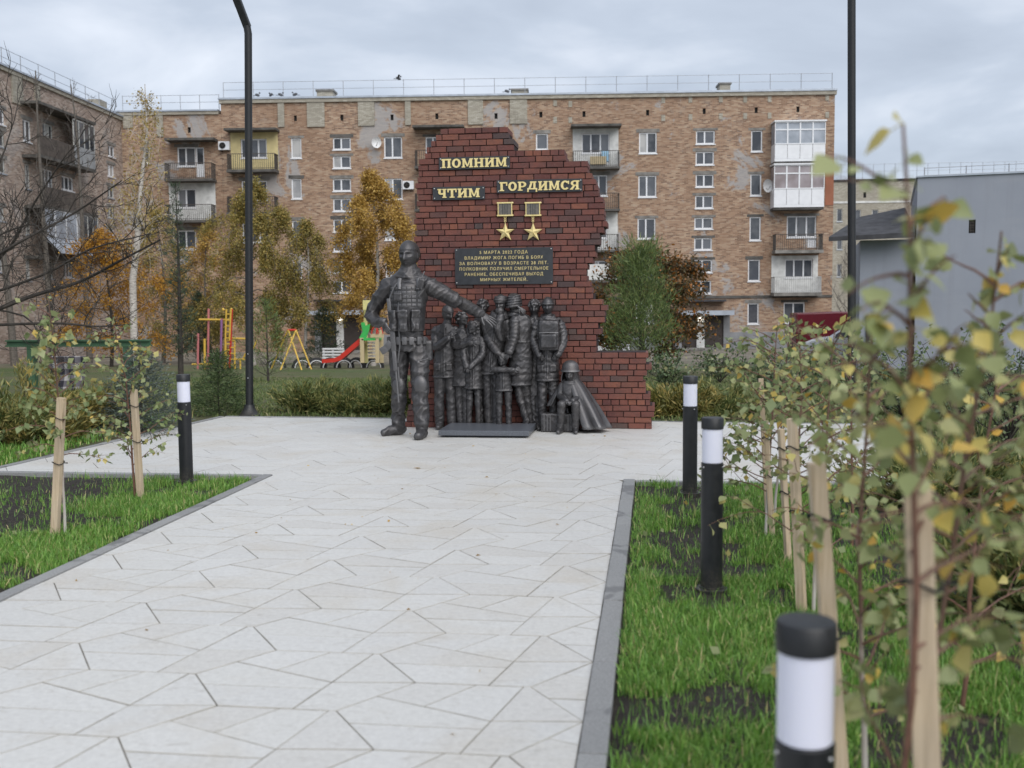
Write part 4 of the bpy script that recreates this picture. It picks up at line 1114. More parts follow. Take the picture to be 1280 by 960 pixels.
def head(m, c, h, yaw=0.0, pitch=0.0, ears=True):
    """face towards -y; yaw > 0 turns it to the right of the picture"""
    rot = Matrix.Rotation(yaw, 3, 'Z') @ Matrix.Rotation(pitch, 3, 'X'); c = Vector(c); seg, rings = 48, 40; b = len(m.v)
    g = lambda x, s: math.exp(-(x / s) ** 2)
    for i in range(rings + 1):
        ph = -PI / 2 + PI * i / rings
        for k in range(seg):
            th = 2 * PI * k / seg
            dx, dy, dz = math.cos(ph) * math.cos(th), math.cos(ph) * math.sin(th), math.sin(ph)
            x, y, z = dx * .325, dy * .42, dz * .5
            if z < 0:
                t = -z / .5; x *= 1 - .25 * t ** 2.4; y *= 1 - (.10 if dy < 0 else .42) * t ** 1.4
                if dy < 0: y -= .05 * t * (1 - t) * 0
            if dy < 0:
                mk = min(1, -dy * 1.8)
                f = 0
                nz = max(0, min(1, (.06 - z) / .24)) * (1 if z > -.185 else max(0, 1 - (-.185 - z) / .03))
                f -= (.035 + .125 * nz) * g(x, .042 + .03 * nz) * (1 if -.22 < z < .06 else 0)
                f += .085 * g(abs(x) - .13, .075) * g(z - .01, .05)
                f -= .028 * g(abs(x) - .13, .045) * g(z - .0, .020)
                f -= .045 * g(z - .085, .03) * g(x, .22)
                f -= .035 * g(x, .085) * g(z + .265, .022); f -= .036 * g(x, .075) * g(z + .325, .024)
                f += .035 * g(x, .10) * g(z + .295, .010); f += .02 * g(x, .06) * g(z + .365, .02)
                f -= .045 * g(x, .10) * g(z + .43, .05); f -= .035 * g(abs(x) - .2, .06) * g(z + .09, .06)
                y += f * mk
            m.v.append(tuple(c + rot @ Vector((x * h, y * h, z * h))))
    for i in range(rings):
        for k in range(seg):
            q = (k + 1) % seg; m.f.append((b + i * seg + k, b + i * seg + q, b + (i + 1) * seg + q, b + (i + 1) * seg + k))
    if ears:
        for s in (-1, 1): m.ell(c + rot @ Vector((s * .325 * h, .02 * h, -.03 * h)), .035 * h, .07 * h, .12 * h, rot)
    return rot
def cap(m, c, h, yaw, pitch, z=.10, grow=1.10, band=True):
    rot = Matrix.Rotation(yaw, 3, 'Z') @ Matrix.Rotation(pitch, 3, 'X'); c = Vector(c); seg = 28; b = len(m.v); n = 9
    prof = [(.5 * math.cos(a), .5 * math.sin(a)) for a in np.linspace(math.asin(z / .5), PI / 2 * .97, n)]
    rows = [(prof[0][0] * .8, prof[0][1] - .03)] + ([(prof[0][0] * 1.05, prof[0][1] - .03), (prof[0][0] * 1.05, prof[0][1] + .05)] if band else []) + prof
    for r_, z_ in rows:
        for k in range(seg):
            th = 2 * PI * k / seg
            m.v.append(tuple(c + rot @ Vector((r_ / .5 * .342 * grow * math.cos(th) * h, r_ / .5 * .445 * grow * math.sin(th) * h, z_ * (1 + (grow - 1) * .8) * h))))
    for i in range(len(rows) - 1):
        for k in range(seg):
            q = (k + 1) % seg; m.f.append((b + i * seg + k, b + i * seg + q, b + (i + 1) * seg + q, b + (i + 1) * seg + k))
    m.f.append(tuple(b + k for k in range(seg - 1, -1, -1))); m.f.append(tuple(b + (len(rows) - 1) * seg + k for k in range(seg)))
def hand(m, w, tip, nrm, size, thumb=1, curl=.35, spread=.16):
    """w wrist, tip direction, nrm back of the hand; four unequal bent fingers and a thumb from the palm's side"""
    w = Vector(w); d = Vector(tip).normalized(); nrm = Vector(nrm); nrm = (nrm - d * nrm.dot(d)).normalized(); s = d.cross(nrm)
    rot = Matrix((s, d, nrm)).transposed()
    m.ell(w + d * size * .26, size * .215, size * .31, size * .10, rot, 14, 9)
    limb(m, [w - d * size * .12, w + d * size * .1], [size * .13, size * .135])
    for i, (o, L) in enumerate(((-.155, .42), (-.052, .50), (.052, .47), (.15, .37))):
        o *= thumb; p = w + d * size * .47 + s * size * o
        dd = (d + s * o * spread * 6).normalized(); q = [p - d * size * .08]
        for j, f in enumerate((.45, .32, .23)):
            a = curl * (j + .35); q.append(q[-1] + (dd * math.cos(a) - nrm * math.sin(a)) * L * size * f * 1.1)
        limb(m, q, [size * .052, size * .052, size * .047, size * .038], n=4, seg=9)
    p = w + d * size * .14 - s * size * .17 * thumb; dd = (d * .75 - s * .75 * thumb - nrm * .25).normalized()
    limb(m, [p, p + dd * size * .2, p + dd * size * .34 + d * size * .06], [size * .07, size * .058, size * .042], n=4, seg=9)
def sculpt(m, extra, name, matl, parent, voxel=.0075, fold=.006, keep=(), fz=11.0, fx=6.0, sm=2, seed=0):
    me = m.mesh('tmp'); o = bpy.data.objects.new('tmp', me); COL.objects.link(o)
    r = o.modifiers.new('r', 'REMESH'); r.mode = 'VOXEL'; r.voxel_size = voxel; r.adaptivity = 0
    s = o.modifiers.new('s', 'SMOOTH'); s.iterations = sm; s.factor = .5
    dg = bpy.context.evaluated_depsgraph_get(); e = bpy.data.meshes.new_from_object(o.evaluated_get(dg)); bpy.data.objects.remove(o)
    N = len(e.vertices); co = np.empty(N * 3, np.float32); e.vertices.foreach_get('co', co); co = co.reshape(-1, 3)
    nr = np.empty(N * 3, np.float32); e.vertices.foreach_get('normal', nr); nr = nr.reshape(-1, 3)
    mask = np.ones(N)
    for c, rad in keep:
        dd = np.linalg.norm(co - np.array(c), axis=1) / rad; mask *= np.clip((dd - .85) / .3, 0, 1)
    nz = mnoise.noise; d = np.zeros(N)
    for i in np.nonzero(mask > .01)[0]:
        x, y, z = co[i]; x = float(x); y = float(y); z = float(z)
        wv = nz((x * 3 + seed, y * 3, z * 3)); wx = .06 * wv
        a = nz((x * fx + seed, y * fx, (z + x * .5 + wx) * fz)); b2 = nz((x * fx * 2.2, y * fx * 2.2 + seed, (z - x * .6 + wx) * fz * 1.9))
        d[i] = (1 - 2 * abs(a)) * .75 + (1 - 2 * abs(b2)) * .42 - .5
    co = co + nr * (d * mask * fold)[:, None]
    off = np.array(root_loc(parent))
    V = co - off
    me2 = bpy.data.meshes.new(name)
    Fq = [tuple(p.vertices) for p in e.polygons]; b = len(V)
    ev = [(a[0] - off[0], a[1] - off[1], a[2] - off[2]) for a in extra.v]
    me2.from_pydata(V.tolist() + ev, [], Fq + [tuple(i + b for i in f) for f in extra.f])
    me2.polygons.foreach_set('use_smooth', [True] * len(me2.polygons)); me2.update()
    bpy.data.meshes.remove(e)
    return link(name, me2, parent, matl)
def trim(m, keys, placket=True, hem=.012):
    c, rx, ry = keys[-1]
    m.tube([Vector(c) + Vector((rx * math.cos(a), ry * math.sin(a), .004)) for a in np.linspace(0, 2 * PI, 29)], hem, 6, False)
    if placket:
        m.tube([Vector(k[0]) + Vector((.012, -k[2] - .002, 0)) for k in keys[1:]], .008, 6)
        m.tube([Vector(k[0]) + Vector((-.018, -k[2] + .002, 0)) for k in keys[1:]], .006, 6)
def pockets(m, c, rx, ry, n=2):
    for s in (-1, 1): m.cbox(Vector(c) + Vector((s * rx * .52, -ry * .86, 0)), rx * .55, .03, .085, Matrix.Rotation(s * .45, 3, 'Z'), .008)
GRP = 'bronze civilians standing against the memorial wall'
def fig(label, px, group=GRP):
    p = at_y(px, 535, 13.28); return thing('bronze_statue', label, 'statue', (p.x, 13.28, 0), 0, group)
Y0 = 13.27
def P(px, py, dy=0.0): return at_y(px, py, Y0 + dy)
def leg(m, hip, knee, ank, r, shoe=(0, -.12), boot=False):
    limb(m, [hip, knee, ank], r)
    a = Vector(ank); s = Vector((shoe[0], shoe[1], 0)); base = Vector((a.x, a.y, .0))
    rr = r[2] * .78
    limb(m, [base + Vector((0, .015, rr + .002)) - s * .2, base + s * .45 + Vector((0, 0, rr * .95)), base + s + Vector((0, 0, rr * .72))], [rr * 1.02, rr * .95, rr * .72], n=5)
    limb(m, [a, base + Vector((0, 0, rr))], [r[2] * (1.0 if not boot else 1.1), rr])
def collar(m, c, r, n=3, tilt=.2, th=.018):
    for i in range(n):
        k = Vector(c) + Vector((0, 0, -.022 * i)); rr = r * (1 + .12 * i)
        m.tube([k + Vector((rr * math.cos(a), rr * .85 * math.sin(a), rr * tilt * math.sin(a) + .004 * math.sin(3 * a + i))) for a in np.linspace(0, 2 * PI, 19)], th, 8, False)
def curls(m, c, h, yaw, n, r, zmin=-.05, sd=1):
    q = random.Random(sd); rot = Matrix.Rotation(yaw, 3, 'Z'); c = Vector(c)
    for i in range(n):
        a = q.uniform(0, 2 * PI); z = q.uniform(zmin, .48); k = math.sqrt(max(0, 1 - (z / .5) ** 2))
        y = .44 * k * math.sin(a)
        if y < -.22 and z < .16: continue
        m.ell(c + rot @ Vector((.37 * k * math.cos(a) * h, y * h, z * h)), r * h, r * h * 1.1, r * h * .8, None, 8, 6)

# man in jacket
t = fig('bronze man in a plain jacket, hand on chest, nearest the soldier', 557); m, x = MB(), MB()
hc = P(559.5, 391.5); rot = head(m, hc, .215, .75, .22); cap(m, hc, .215, .75, .22, .14, 1.05, False)
limb(m, [P(560, 401), P(557, 409)], [.052, .062])
K = [(P(557, 405), .06, .06), (P(556.5, 409), .125, .085), (P(556.5, 418), .145, .105), (P(556, 440), .135, .105), (P(556, 462), .145, .115), (P(556, 471), .142, .115)]; loft(m, K); trim(m, K); pockets(m, P(556, 458), .145, .115)
for s in (-1, 1): x.add([tuple(P(557 + s * 1, 404, -.10)), tuple(P(557 + s * 7, 406, -.085)), tuple(P(557 + s * 6, 414, -.125)), tuple(P(557 + s * 1.2, 417, -.13))], [(0, 1, 2, 3) if s > 0 else (3, 2, 1, 0)])
leg(m, P(550, 467), P(549, 500, -.02), P(549.5, 526), [.078, .064, .060]); leg(m, P(563, 467), P(563.5, 500), P(565, 526), [.078, .064, .060], (.05, -.11))
limb(m, [P(545, 413), P(545, 433, -.08), P(560, 423, -.16)], [.062, .056, .043]); limb(m, [P(569, 413), P(571, 434, .05), P(572, 455, .02)], [.06, .052, .045])
hand(x, P(561, 422, -.165), (.65, -.05, .7), (-.3, -1, .2), .135, -1)
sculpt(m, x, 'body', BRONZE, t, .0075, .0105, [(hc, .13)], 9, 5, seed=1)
# embracing woman
t = fig('bronze woman with hair bun embracing the girl in front of her', 577); m, x = MB(), MB()
hc = P(577.5, 399); rot = head(m, hc, .20, .95, .35); curls(m, hc, .2, .95, 40, .10, -.3, 3); m.ell(P(572, 397, .03), .045, .05, .045)
limb(m, [P(578, 407), P(577, 414)], [.046, .055])
loft(m, [(P(577, 410), .06, .055), (P(577, 414), .105, .08), (P(577, 424), .12, .10), (P(578, 445), .115, .10), (P(578, 482), .14, .115)], .05, .07)
leg(m, P(573, 478), P(574, 505), P(575, 528), [.06, .045, .038]); leg(m, P(582, 478), P(582, 505), P(582, 528), [.06, .045, .038])
limb(m, [P(569, 416), P(569, 431, -.07), P(589, 429, -.17)], [.058, .053, .042], .10)
hand(x, P(590, 428.5, -.175), (1, -.05, .12), (0, -1, .1), .125, -1)
sculpt(m, x, 'body', BRONZE, t, .0075, .0105, [(hc, .13)], 10, 6, seed=2)
# girl
t = fig('bronze girl with long hair and clasped hands, hugged from behind', 592); m, x = MB(), MB()
hc = P(592, 410, -.05); rot = head(m, hc, .19, -.5, .35); curls(m, hc, .19, -.5, 46, .10, -.5, 5)
for k in range(9): limb(m, [P(586 + k * 1.5, 404, -.02), P(585 + k * 1.7, 414, -.06), P(585.5 + k * 1.7, 426, -.07)], [.02, .022, .012], n=4, seg=8)
limb(m, [P(592, 418, -.05), P(592, 424, -.05)], [.045, .052])
K = [(P(592, 420, -.05), .06, .055), (P(592, 424, -.05), .095, .08), (P(592, 436, -.05), .108, .09), (P(592, 452, -.05), .10, .09), (P(592, 472, -.05), .115, .10), (P(592, 485, -.05), .122, .105)]; loft(m, K, .05, .075); trim(m, K)
leg(m, P(587.5, 482, -.05), P(587, 506, -.05), P(586.5, 528, -.04), [.05, .04, .033]); leg(m, P(597, 482, -.05), P(597.5, 506, -.06), P(598, 528, -.05), [.05, .04, .033])
limb(m, [P(601, 425, -.06), P(603, 442, -.11), P(588, 459, -.19)], [.05, .047, .036], .12); limb(m, [P(583, 426, -.06), P(580, 444, -.12), P(583, 458, -.19)], [.05, .046, .036], .12)
hand(x, P(588, 459, -.195), (-.6, -.1, -.7), (0, -1, .2), .10, 1, .6); hand(x, P(583, 458, -.195), (.3, -.2, -.9), (0, -1, .2), .10, -1, .6)
sculpt(m, x, 'body', BRONZE, t, .0075, .0105, [(hc, .11)], 10, 6, seed=3)
# bearded man
t = fig('bronze bearded man in a ribbed beanie and thick scarf', 619); m, x = MB(), MB()
hc = P(626, 379.5, -.02); rot = head(m, hc, .215, -.15, .1); cap(m, hc, .215, -.15, .1, .10, 1.12)
for i in range(3): m.tube([hc + Matrix.Rotation(-.15, 3, 'Z') @ Vector((.088 * (1 - .1 * i) * math.cos(a), .104 * (1 - .1 * i) * math.sin(a), .045 + .022 * i)) for a in np.linspace(0, 2 * PI, 21)], .009, 6, False)
m.ell(hc + Vector((-.01, -.055, -.095)), .06, .055, .055)
collar(m, P(624, 390, -.01), .085, 4)
K = [(P(622, 392), .07, .065), (P(620, 397), .14, .09), (P(619, 408), .16, .115), (P(617, 430), .15, .115), (P(615, 452), .145, .115), (P(614, 467), .145, .115)]; loft(m, K); trim(m, K)
leg(m, P(609, 463), P(610, 498), P(611, 527), [.074, .06, .055]); leg(m, P(621, 463), P(620, 498), P(620, 527), [.074, .06, .055])
limb(m, [P(607, 402), P(611, 425, -.07), P(623, 442, -.19)], [.066, .058, .044], .08); limb(m, [P(633, 402), P(637, 424, -.02), P(635, 440, -.15)], [.066, .056, .044], .08)
limb(m, [P(626, 396, -.12), P(622, 410, -.15), P(626, 424, -.13)], [.05, .055, .035])
hand(x, P(624, 442, -.195), (.75, -.1, -.35), (.1, -1, .4), .125, -1, .25); hand(x, P(635, 440, -.16), (-.4, -.2, -.8), (0, -1, .3), .115, 1, .3)
sculpt(m, x, 'body', BRONZE, t, .0075, .0105, [(hc, .12)], 9, 5, seed=4)
# curly youth behind
t = fig('bronze curly-haired youth peering over the bearded man\'s shoulder', 603); m, x = MB(), MB()
hc = P(603.5, 383.5, .06); head(m, hc, .195, .1, .1); curls(m, hc, .195, .1, 70, .095, .0, 7)
limb(m, [P(603.5, 392, .07), P(603, 400, .08)], [.045, .055]); loft(m, [(P(603, 396, .08), .06, .05), (P(603, 400, .08), .11, .06), (P(603, 420, .09), .12, .06), (P(604, 470, .1), .12, .06)])
leg(m, P(601, 466, .08), P(601, 500, .08), P(602, 528, .08), [.06, .05, .045], (0, -.08))
sculpt(m, x, 'body', BRONZE, t, .0075, .0105, [(hc, .12)], seed=5)
# boy in front
t = fig('bronze small boy with spiky hair reaching out both arms', 629); m, x = MB(), MB()
Yb = -.14
hc = P(628.5, 450.5, Yb); head(m, hc, .172, -.2, .4); q = random.Random(4)
for k in range(40):
    a = q.uniform(0, 2 * PI); e = q.uniform(.15, 1.4); dv = Vector((math.cos(a) * math.cos(e), math.sin(a) * math.cos(e), math.sin(e)))
    if dv.y < -.6 and dv.z < .5: continue
    limb(m, [hc + dv * .066 + Vector((0, 0, .012)), hc + dv * .092 + Vector((0, 0, .012))], [.016, .006], n=3, seg=7)
limb(m, [P(629, 457, Yb), P(629, 462, Yb)], [.036, .042])
K = [(P(629, 458.5, Yb), .05, .05), (P(629, 462, Yb), .085, .07), (P(629, 472, Yb), .095, .08), (P(629.5, 488, Yb), .105, .085)]; loft(m, K, .06, .06); trim(m, K)
leg(m, P(624, 485, Yb), P(624, 508, Yb), P(624, 529, Yb), [.05, .042, .036], (-.02, -.10)); leg(m, P(635, 485, Yb), P(635.5, 508, Yb), P(636, 529, Yb), [.05, .042, .036], (.02, -.10))
limb(m, [P(621.5, 462, Yb), P(619, 462, Yb - .09), P(641, 462.5, Yb - .13)], [.042, .038, .031], .14, .035)
limb(m, [P(637, 463, Yb), P(641, 466, Yb - .05), P(647, 461, Yb - .05)], [.04, .034, .03], .12, .035)
hand(x, P(642, 462.5, Yb - .13), (1, 0, .15), (0, -1, .3), .095, -1, .2)
sculpt(m, x, 'body', BRONZE, t, .007, .007, [(hc, .11)], seed=6)
# woman in long coat
t = fig('bronze woman in headscarf and long quilted coat, back turned', 651); m, x = MB(), MB()
hc = P(642.5, 378, -.02); head(m, hc, .215, -2.2, .1, False); m.ell(hc + Vector((0, .005, .01)), .092, .108, .112)
for i in range(5): m.tube([hc + Vector((.093 * (1 - .03 * i * i * .4) * math.cos(a), .108 * (1 - .03 * i * i * .4) * math.sin(a), -.05 + .032 * i + .012 * math.cos(a))) for a in np.linspace(0, 2 * PI, 21)], .012, 6, False)
limb(m, [P(643, 387), P(646, 394)], [.06, .075]); collar(m, P(645, 391, -.01), .085, 2)
K = [(P(648, 392, -.03), .075, .07), (P(650, 396, -.03), .125, .09), (P(651, 406, -.03), .14, .11), (P(652, 424, -.03), .13, .11), (P(651.5, 448, -.03), .15, .125), (P(650, 470, -.03), .155, .13), (P(649, 480.5, -.03), .15, .125)]; loft(m, K, .05, .085); trim(m, K, False, .016)
m.tube([P(651.8, 427, -.03) + Vector((.135 * math.cos(a), .115 * math.sin(a), 0)) for a in np.linspace(0, 2 * PI, 29)], .014, 6, False)
limb(m, [P(644, 400, -.10), P(642, 424, -.16), P(637, 440, -.21)], [.066, .06, .045], .13, .05); limb(m, [P(664, 401, .0), P(667, 424, .05), P(664, 440, .08)], [.06, .055, .045], .1)
leg(m, P(646, 477, -.03), P(652, 505, -.05), P(658, 525, -.04), [.064, .05, .043], (-.09, -.07), True); leg(m, P(656, 477, -.02), P(660, 505, .02), P(663, 527, .04), [.06, .046, .04], (-.04, -.08), True)
hand(x, P(637, 440, -.215), (-.45, -.1, -.75), (.1, -1, .2), .12, 1, .25); hand(x, P(649, 384.5, -.12), (.75, -.1, -.6), (.1, -1, .5), .12, -1, .35)
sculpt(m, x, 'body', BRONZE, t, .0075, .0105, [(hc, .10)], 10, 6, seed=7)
# man behind
t = fig('bronze wavy-haired man looking out between the coat and the backpack', 668); m, x = MB(), MB()
hc = P(667.8, 384.5, .04); head(m, hc, .205, .05, .05); curls(m, hc, .205, .05, 60, .09, .08, 9)
limb(m, [P(668, 393, .05), P(668, 401, .06)], [.05, .06]); loft(m, [(P(668, 397, .06), .07, .06), (P(668, 401, .06), .12, .07), (P(668, 425, .07), .125, .07), (P(668, 470, .08), .125, .07), (P(668, 494, .08), .12, .07)])
leg(m, P(666, 490, .07), P(667, 510, .07), P(668, 528, .07), [.06, .05, .045], (0, -.1)); leg(m, P(673, 490, .08), P(673, 510, .08), P(673, 528, .08), [.06, .05, .045], (0, -.09))
sculpt(m, x, 'body', BRONZE, t, .0075, .0105, [(hc, .12)], seed=8)
# youth with the bag on his chest
t = fig('bronze youth in padded jacket wearing a backpack on his chest', 685); m, x = MB(), MB()
hc = P(684.8, 382.5, -.02); head(m, hc, .215, .0, .0); cap(m, hc, .215, 0, 0, .10, 1.10)
limb(m, [P(685, 392), P(685, 400)], [.052, .065]); collar(m, P(685, 395, -.01), .075, 2)
K = [(P(685, 396), .08, .07), (P(685, 400), .135, .09), (P(685, 410), .155, .115), (P(685, 430), .15, .12), (P(684.5, 455), .145, .12), (P(684, 475), .15, .12)]; loft(m, K, .06, .07); trim(m, K); pockets(m, P(684.5, 460), .148, .12)
limb(m, [P(671, 404), P(667, 424, -.04), P(674, 443, -.14)], [.066, .06, .048], .16, .05); limb(m, [P(699, 404), P(704, 424, -.04), P(697, 443, -.14)], [.066, .06, .048], .16, .05)
leg(m, P(678, 470), P(678, 500, -.02), P(677.5, 526), [.074, .06, .05], (-.03, -.12)); leg(m, P(691.5, 470), P(692, 500, -.02), P(692, 526), [.074, .06, .05], (.03, -.12))
for s, px in ((1, 676), (-1, 694.5)): hand(x, P(px, 443, -.16), (s * .4, .25, -.9), (0, -1, .2), .11, -s, .3)
sculpt(m, x, 'body', BRONZE, t, .0075, .0105, [(hc, .12)], 10, 6, seed=9)
bk = MB(); c = P(686.5, 419, -.20); bk.cbox(c, .245, .15, .375, None, .045); bk.cbox(c + Vector((0, -.075, -.07)), .19, .05, .17, None, .02)
o = sculpt(bk, MB(), 'backpack', BRONZE, t, .007, .008, fz=8, fx=5, seed=31)
st = MB()
for s in (-1, 1): st.tube([c + Vector((s * .09, -.02, .18)), c + Vector((s * .115, .07, .205)), c + Vector((s * .12, .17, .19))], .016, 6)
st.tube([c + Vector((-.12, -.07, .03)), c + Vector((0, -.085, .035)), c + Vector((.12, -.07, .03))], .007, 5)
st.build('strap', BRONZE, o, world=True, smooth=True)
# seated child
t = fig('bronze child in an oversized helmet and rain cape sitting low', 712, None); m, x = MB(), MB()
Yc = -.10
def Q(px, py, dy=0): return P(px, py, Yc + dy)
hc = Q(712.3, 468.5, -.075); head(m, hc, .165, -.1, .05)
limb(m, [Q(712, 475, -.05), Q(712, 479, -.04)], [.04, .05]); collar(m, Q(712, 476, -.04), .065, 2, .2, .014)
loft(m, [(Q(712, 477, -.04), .055, .05), (Q(712, 480, -.04), .10, .07), (Q(712, 490, -.04), .11, .09), (Q(712, 505, -.03), .105, .10)])
for s, hx, kx, ax in ((-1, 706, 702, 700.5), (1, 718, 719.5, 719)):
    limb(m, [Q(hx, 504, -.03), Q(kx, 506, -.25)], [.062, .058]); leg(m, Q(kx, 506, -.25), Q((kx + ax) / 2, 520, -.24), Q(ax, 530, -.22), [.056, .05, .046], (s * .02, -.12), True)
    limb(m, [Q(712 + s * 9.5, 482, -.04), Q(712 + s * 12, 495, -.08), Q(712 + s * 4, 501, -.24)], [.046, .043, .034])
    hand(x, Q(712 + s * 4, 501, -.245), (-s * .6, -.3, -.3), (0, -.5, .8), .09, s, .5)
sculpt(m, x, 'body', BRONZE, t, .007, .007, [(hc, .10)], seed=10)
hm = MB(); hx = Q(713, 459.3, -.045)
prof = [(.112, -.045), (.123, -.050), (.121, -.038), (.108, -.02), (.103, .02), (.085, .058), (.05, .083), (.012, .092)]
hm.lathe(hx, prof, 28).build('helmet', BRONZE, t, world=True, smooth=True)
cp = MB()
def cape(keys, nseg=26, a0=-.35 * PI, a1=1.0 * PI, fold=.10):
    rows = catmull([(*k[0], k[1], k[2]) for k in keys], 8); b = len(cp.v)
    for i, d in enumerate(rows):
        tt = i / (len(rows) - 1)
        for k in range(nseg):
            a = a0 + (a1 - a0) * k / (nseg - 1); f = 1 + fold * tt * math.sin(a * 7 + tt * 1.2) + .5 * fold * tt * math.sin(a * 13 + 2)
            cp.v.append((d[0] + d[3] * f * math.cos(a), d[1] + d[4] * f * math.sin(a), d[2]))
    for i in range(len(rows) - 1):
        for k in range(nseg - 1): cp.f.append((b + i * nseg + k, b + (i + 1) * nseg + k, b + (i + 1) * nseg + k + 1, b + i * nseg + k + 1))
zb = lambda v: Vector((v.x, v.y, max(.006, v.z)))
cape([(Q(713, 463, .0), .10, .10), (Q(713, 474, .02), .12, .10), (Q(717, 482, .02), .14, .13), (Q(726, 505, .0), .20, .20), (zb(Q(737, 534, -.02)), .25, .25)], 46, -.58 * PI, 1.05 * PI)
cape([(Q(711, 478, .0), .10, .09), (Q(702, 490, .0), .10, .10), (Q(693, 507, .02), .10, .10)], 16, .55 * PI, 1.35 * PI, .08)
co_ = cp.build('rain_cape', BRONZE, t, world=True, smooth=True)
sd_ = co_.modifiers.new('thickness', 'SOLIDIFY'); sd_.thickness = .014
# suitcase it sits on
t = thing('bronze_suitcase', 'bronze ribbed suitcase under the seated bronze child', 'suitcase', (P(699, 535, 0).x, Y0 - .12, 0), 0)
o0 = Vector(t.location); wS = .47; xS = P(677, 520, -.1).x - o0.x
cs = MB().cbox((o0.x + xS + wS / 2, o0.y, .118), wS, .24, .235, None, .02); sculpt(cs, MB(), 'case', BRONZE, t, .008, .006, seed=47)
m = MB()
for k in range(3): m.cbox((xS + .045 + k * .04, -.122, .118), .016, .016, .2, None, .004)
for k in range(3): m.cbox((xS + wS - .045 - k * .04, -.122, .118), .016, .016, .2, None, .004)
m.build('rib', BRONZE, t)

# ---- the soldier
sol = thing('bronze_statue', 'oversize bronze soldier with rifle and outstretched arm in front of the wall', 'statue', (-2.95, 12.55, 0))
Y0 = 12.55; m, x = MB(), MB()
hc = P(510.8, 318.5, -.02); HS = .345
head(m, hc, HS, -.12, 0); cap(m, hc, HS, -.12, 0, .17, 1.015, False)
m.ell(hc + Vector((.0, .07, .02)), .13, .12, .15)
limb(m, [P(511, 331), P(511.5, 345)], [.098, .125]); collar(m, P(511.3, 337.5, .01), .112, 4, .15, .022)
limb(m, [P(492, 353), P(511, 345, .03), P(531, 353)], [.08, .11, .08])
loft(m, [(P(511.5, 346), .12, .10), (P(511, 350), .20, .13), (P(511, 355), .245, .15), (P(510.5, 368), .24, .175), (P(509.5, 392), .205, .165), (P(509, 414), .195, .16), (P(510, 428), .215, .17), (P(511, 438), .205, .165)])
limb(m, [P(486, 358), P(473, 376, .06), P(464, 393, .08)], [.108, .092, .084]); limb(m, [P(464, 393, .08), P(470, 402, -.04), P(479, 402, -.20)], [.082, .074, .05])
limb(m, [P(538, 358), P(552, 366, .06), P(568, 376, .12)], [.11, .102, .10]); limb(m, [P(566, 375, .12), P(580, 381, .22), P(600, 392, .34)], [.083, .076, .058])
leg(m, P(499, 432), P(499, 480, .03), P(497.5, 527, .10), [.128, .10, .082], (-.14, -.12), True)
leg(m, P(523.5, 432), P(525, 480, -.10), P(527, 529, -.16), [.130, .104, .086], (.0, -.19), True)
limb(m, [P(499, 484, .0), P(498.5, 512, .05)], [.088, .086], .08, .07); limb(m, [P(525.5, 486, -.13), P(526.5, 514, -.16)], [.092, .09], .08, .07)
x2 = x; hand(x2, P(601, 392.5, .345), (.80, .12, -.52), (.35, -.75, .6), .245, -1, .12, .2); hand(x2, P(479.5, 402.5, -.21), (.42, -.18, -.85), (-.5, -.7, 0), .20, -1, .6)
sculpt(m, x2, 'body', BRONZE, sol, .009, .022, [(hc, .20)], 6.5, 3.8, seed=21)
SB = lambda n, mm, par=sol, sm=True: mm.build(n, BRONZE, par, world=True, smooth=sm)
# plate carrier with webbing
v = MB()
loft(v, [(P(510.5, 354), .165, .165), (P(510.5, 358), .205, .192), (P(510, 372), .222, .205), (P(509.5, 396), .215, .197), (P(509.5, 414), .205, .19)], n=5)
vest = sculpt(v, MB(), 'plate_carrier', BRONZE, sol, .010, .008, fz=7, fx=5, seed=22)
def on_vest(dx, py, ex=0.0):
    c = P(510, py); rx, ry = .216, .200
    return Vector((c.x + dx, Y0 - ry * math.sqrt(max(.02, 1 - (dx / rx) ** 2)) - ex, c.z)), Matrix.Rotation(math.asin(max(-1, min(1, dx / rx))) * .9, 3, 'Z')
w = MB()
for r_ in range(5):
    for k in range(7):
        dx = -.168 + .056 * k; c, rt = on_vest(dx, 360.5 + r_ * 5.2); w.cbox(c, .050, .016, .036, rt, .006)
SB('webbing', w, vest)
for i, dx in enumerate((-.125, .0, .130)):
    p = MB(); c, rt = on_vest(dx, 400.5, .035); p.cbox(c, .108, .085, .255, rt, .022); p.cbox(c + rt @ Vector((0, -.035, .085)), .112, .03, .09, rt, .012)
    p.cbox(c + rt @ Vector((0, -.045, -.07)), .07, .02, .06, rt, .01); po = sculpt(p, MB(), 'magazine_pouch', BRONZE, vest, .0075, .011, fz=9, fx=7, sm=3, seed=40 + i)
p = MB(); c, rt = on_vest(-.02, 371, .02); p.cbox(c + Vector((-.05, 0, 0)), .10, .045, .10, rt, .016); sculpt(p, MB(), 'admin_pouch', BRONZE, vest, .006, .006, seed=45)
p = MB(); p.tube([P(500, 349, -.12), P(499, 355, -.17), P(499.5, 362, -.19)], .026, 8); p.tube([P(522.5, 349, -.12), P(523, 355, -.17), P(522.5, 362, -.19)], .026, 8); SB('shoulder_strap', p, vest)
p = MB(); c = P(526, 355, -.19); p.cbox(c, .075, .05, .13, Matrix.Rotation(.3, 3, 'Y'), .015); p.tube([c + Vector((.01, 0, .06)), c + Vector((.04, .03, .15))], .007, 6); sculpt(p, MB(), 'radio', BRONZE, vest, .006, .004, seed=44)
b_ = MB(); c = P(510, 424)
b_.tube([c + Vector((.218 * math.cos(a), .178 * math.sin(a), .0)) for a in np.linspace(0, 2 * PI, 31)], .026, 8, False)
belt = SB('belt', b_)
p = MB()
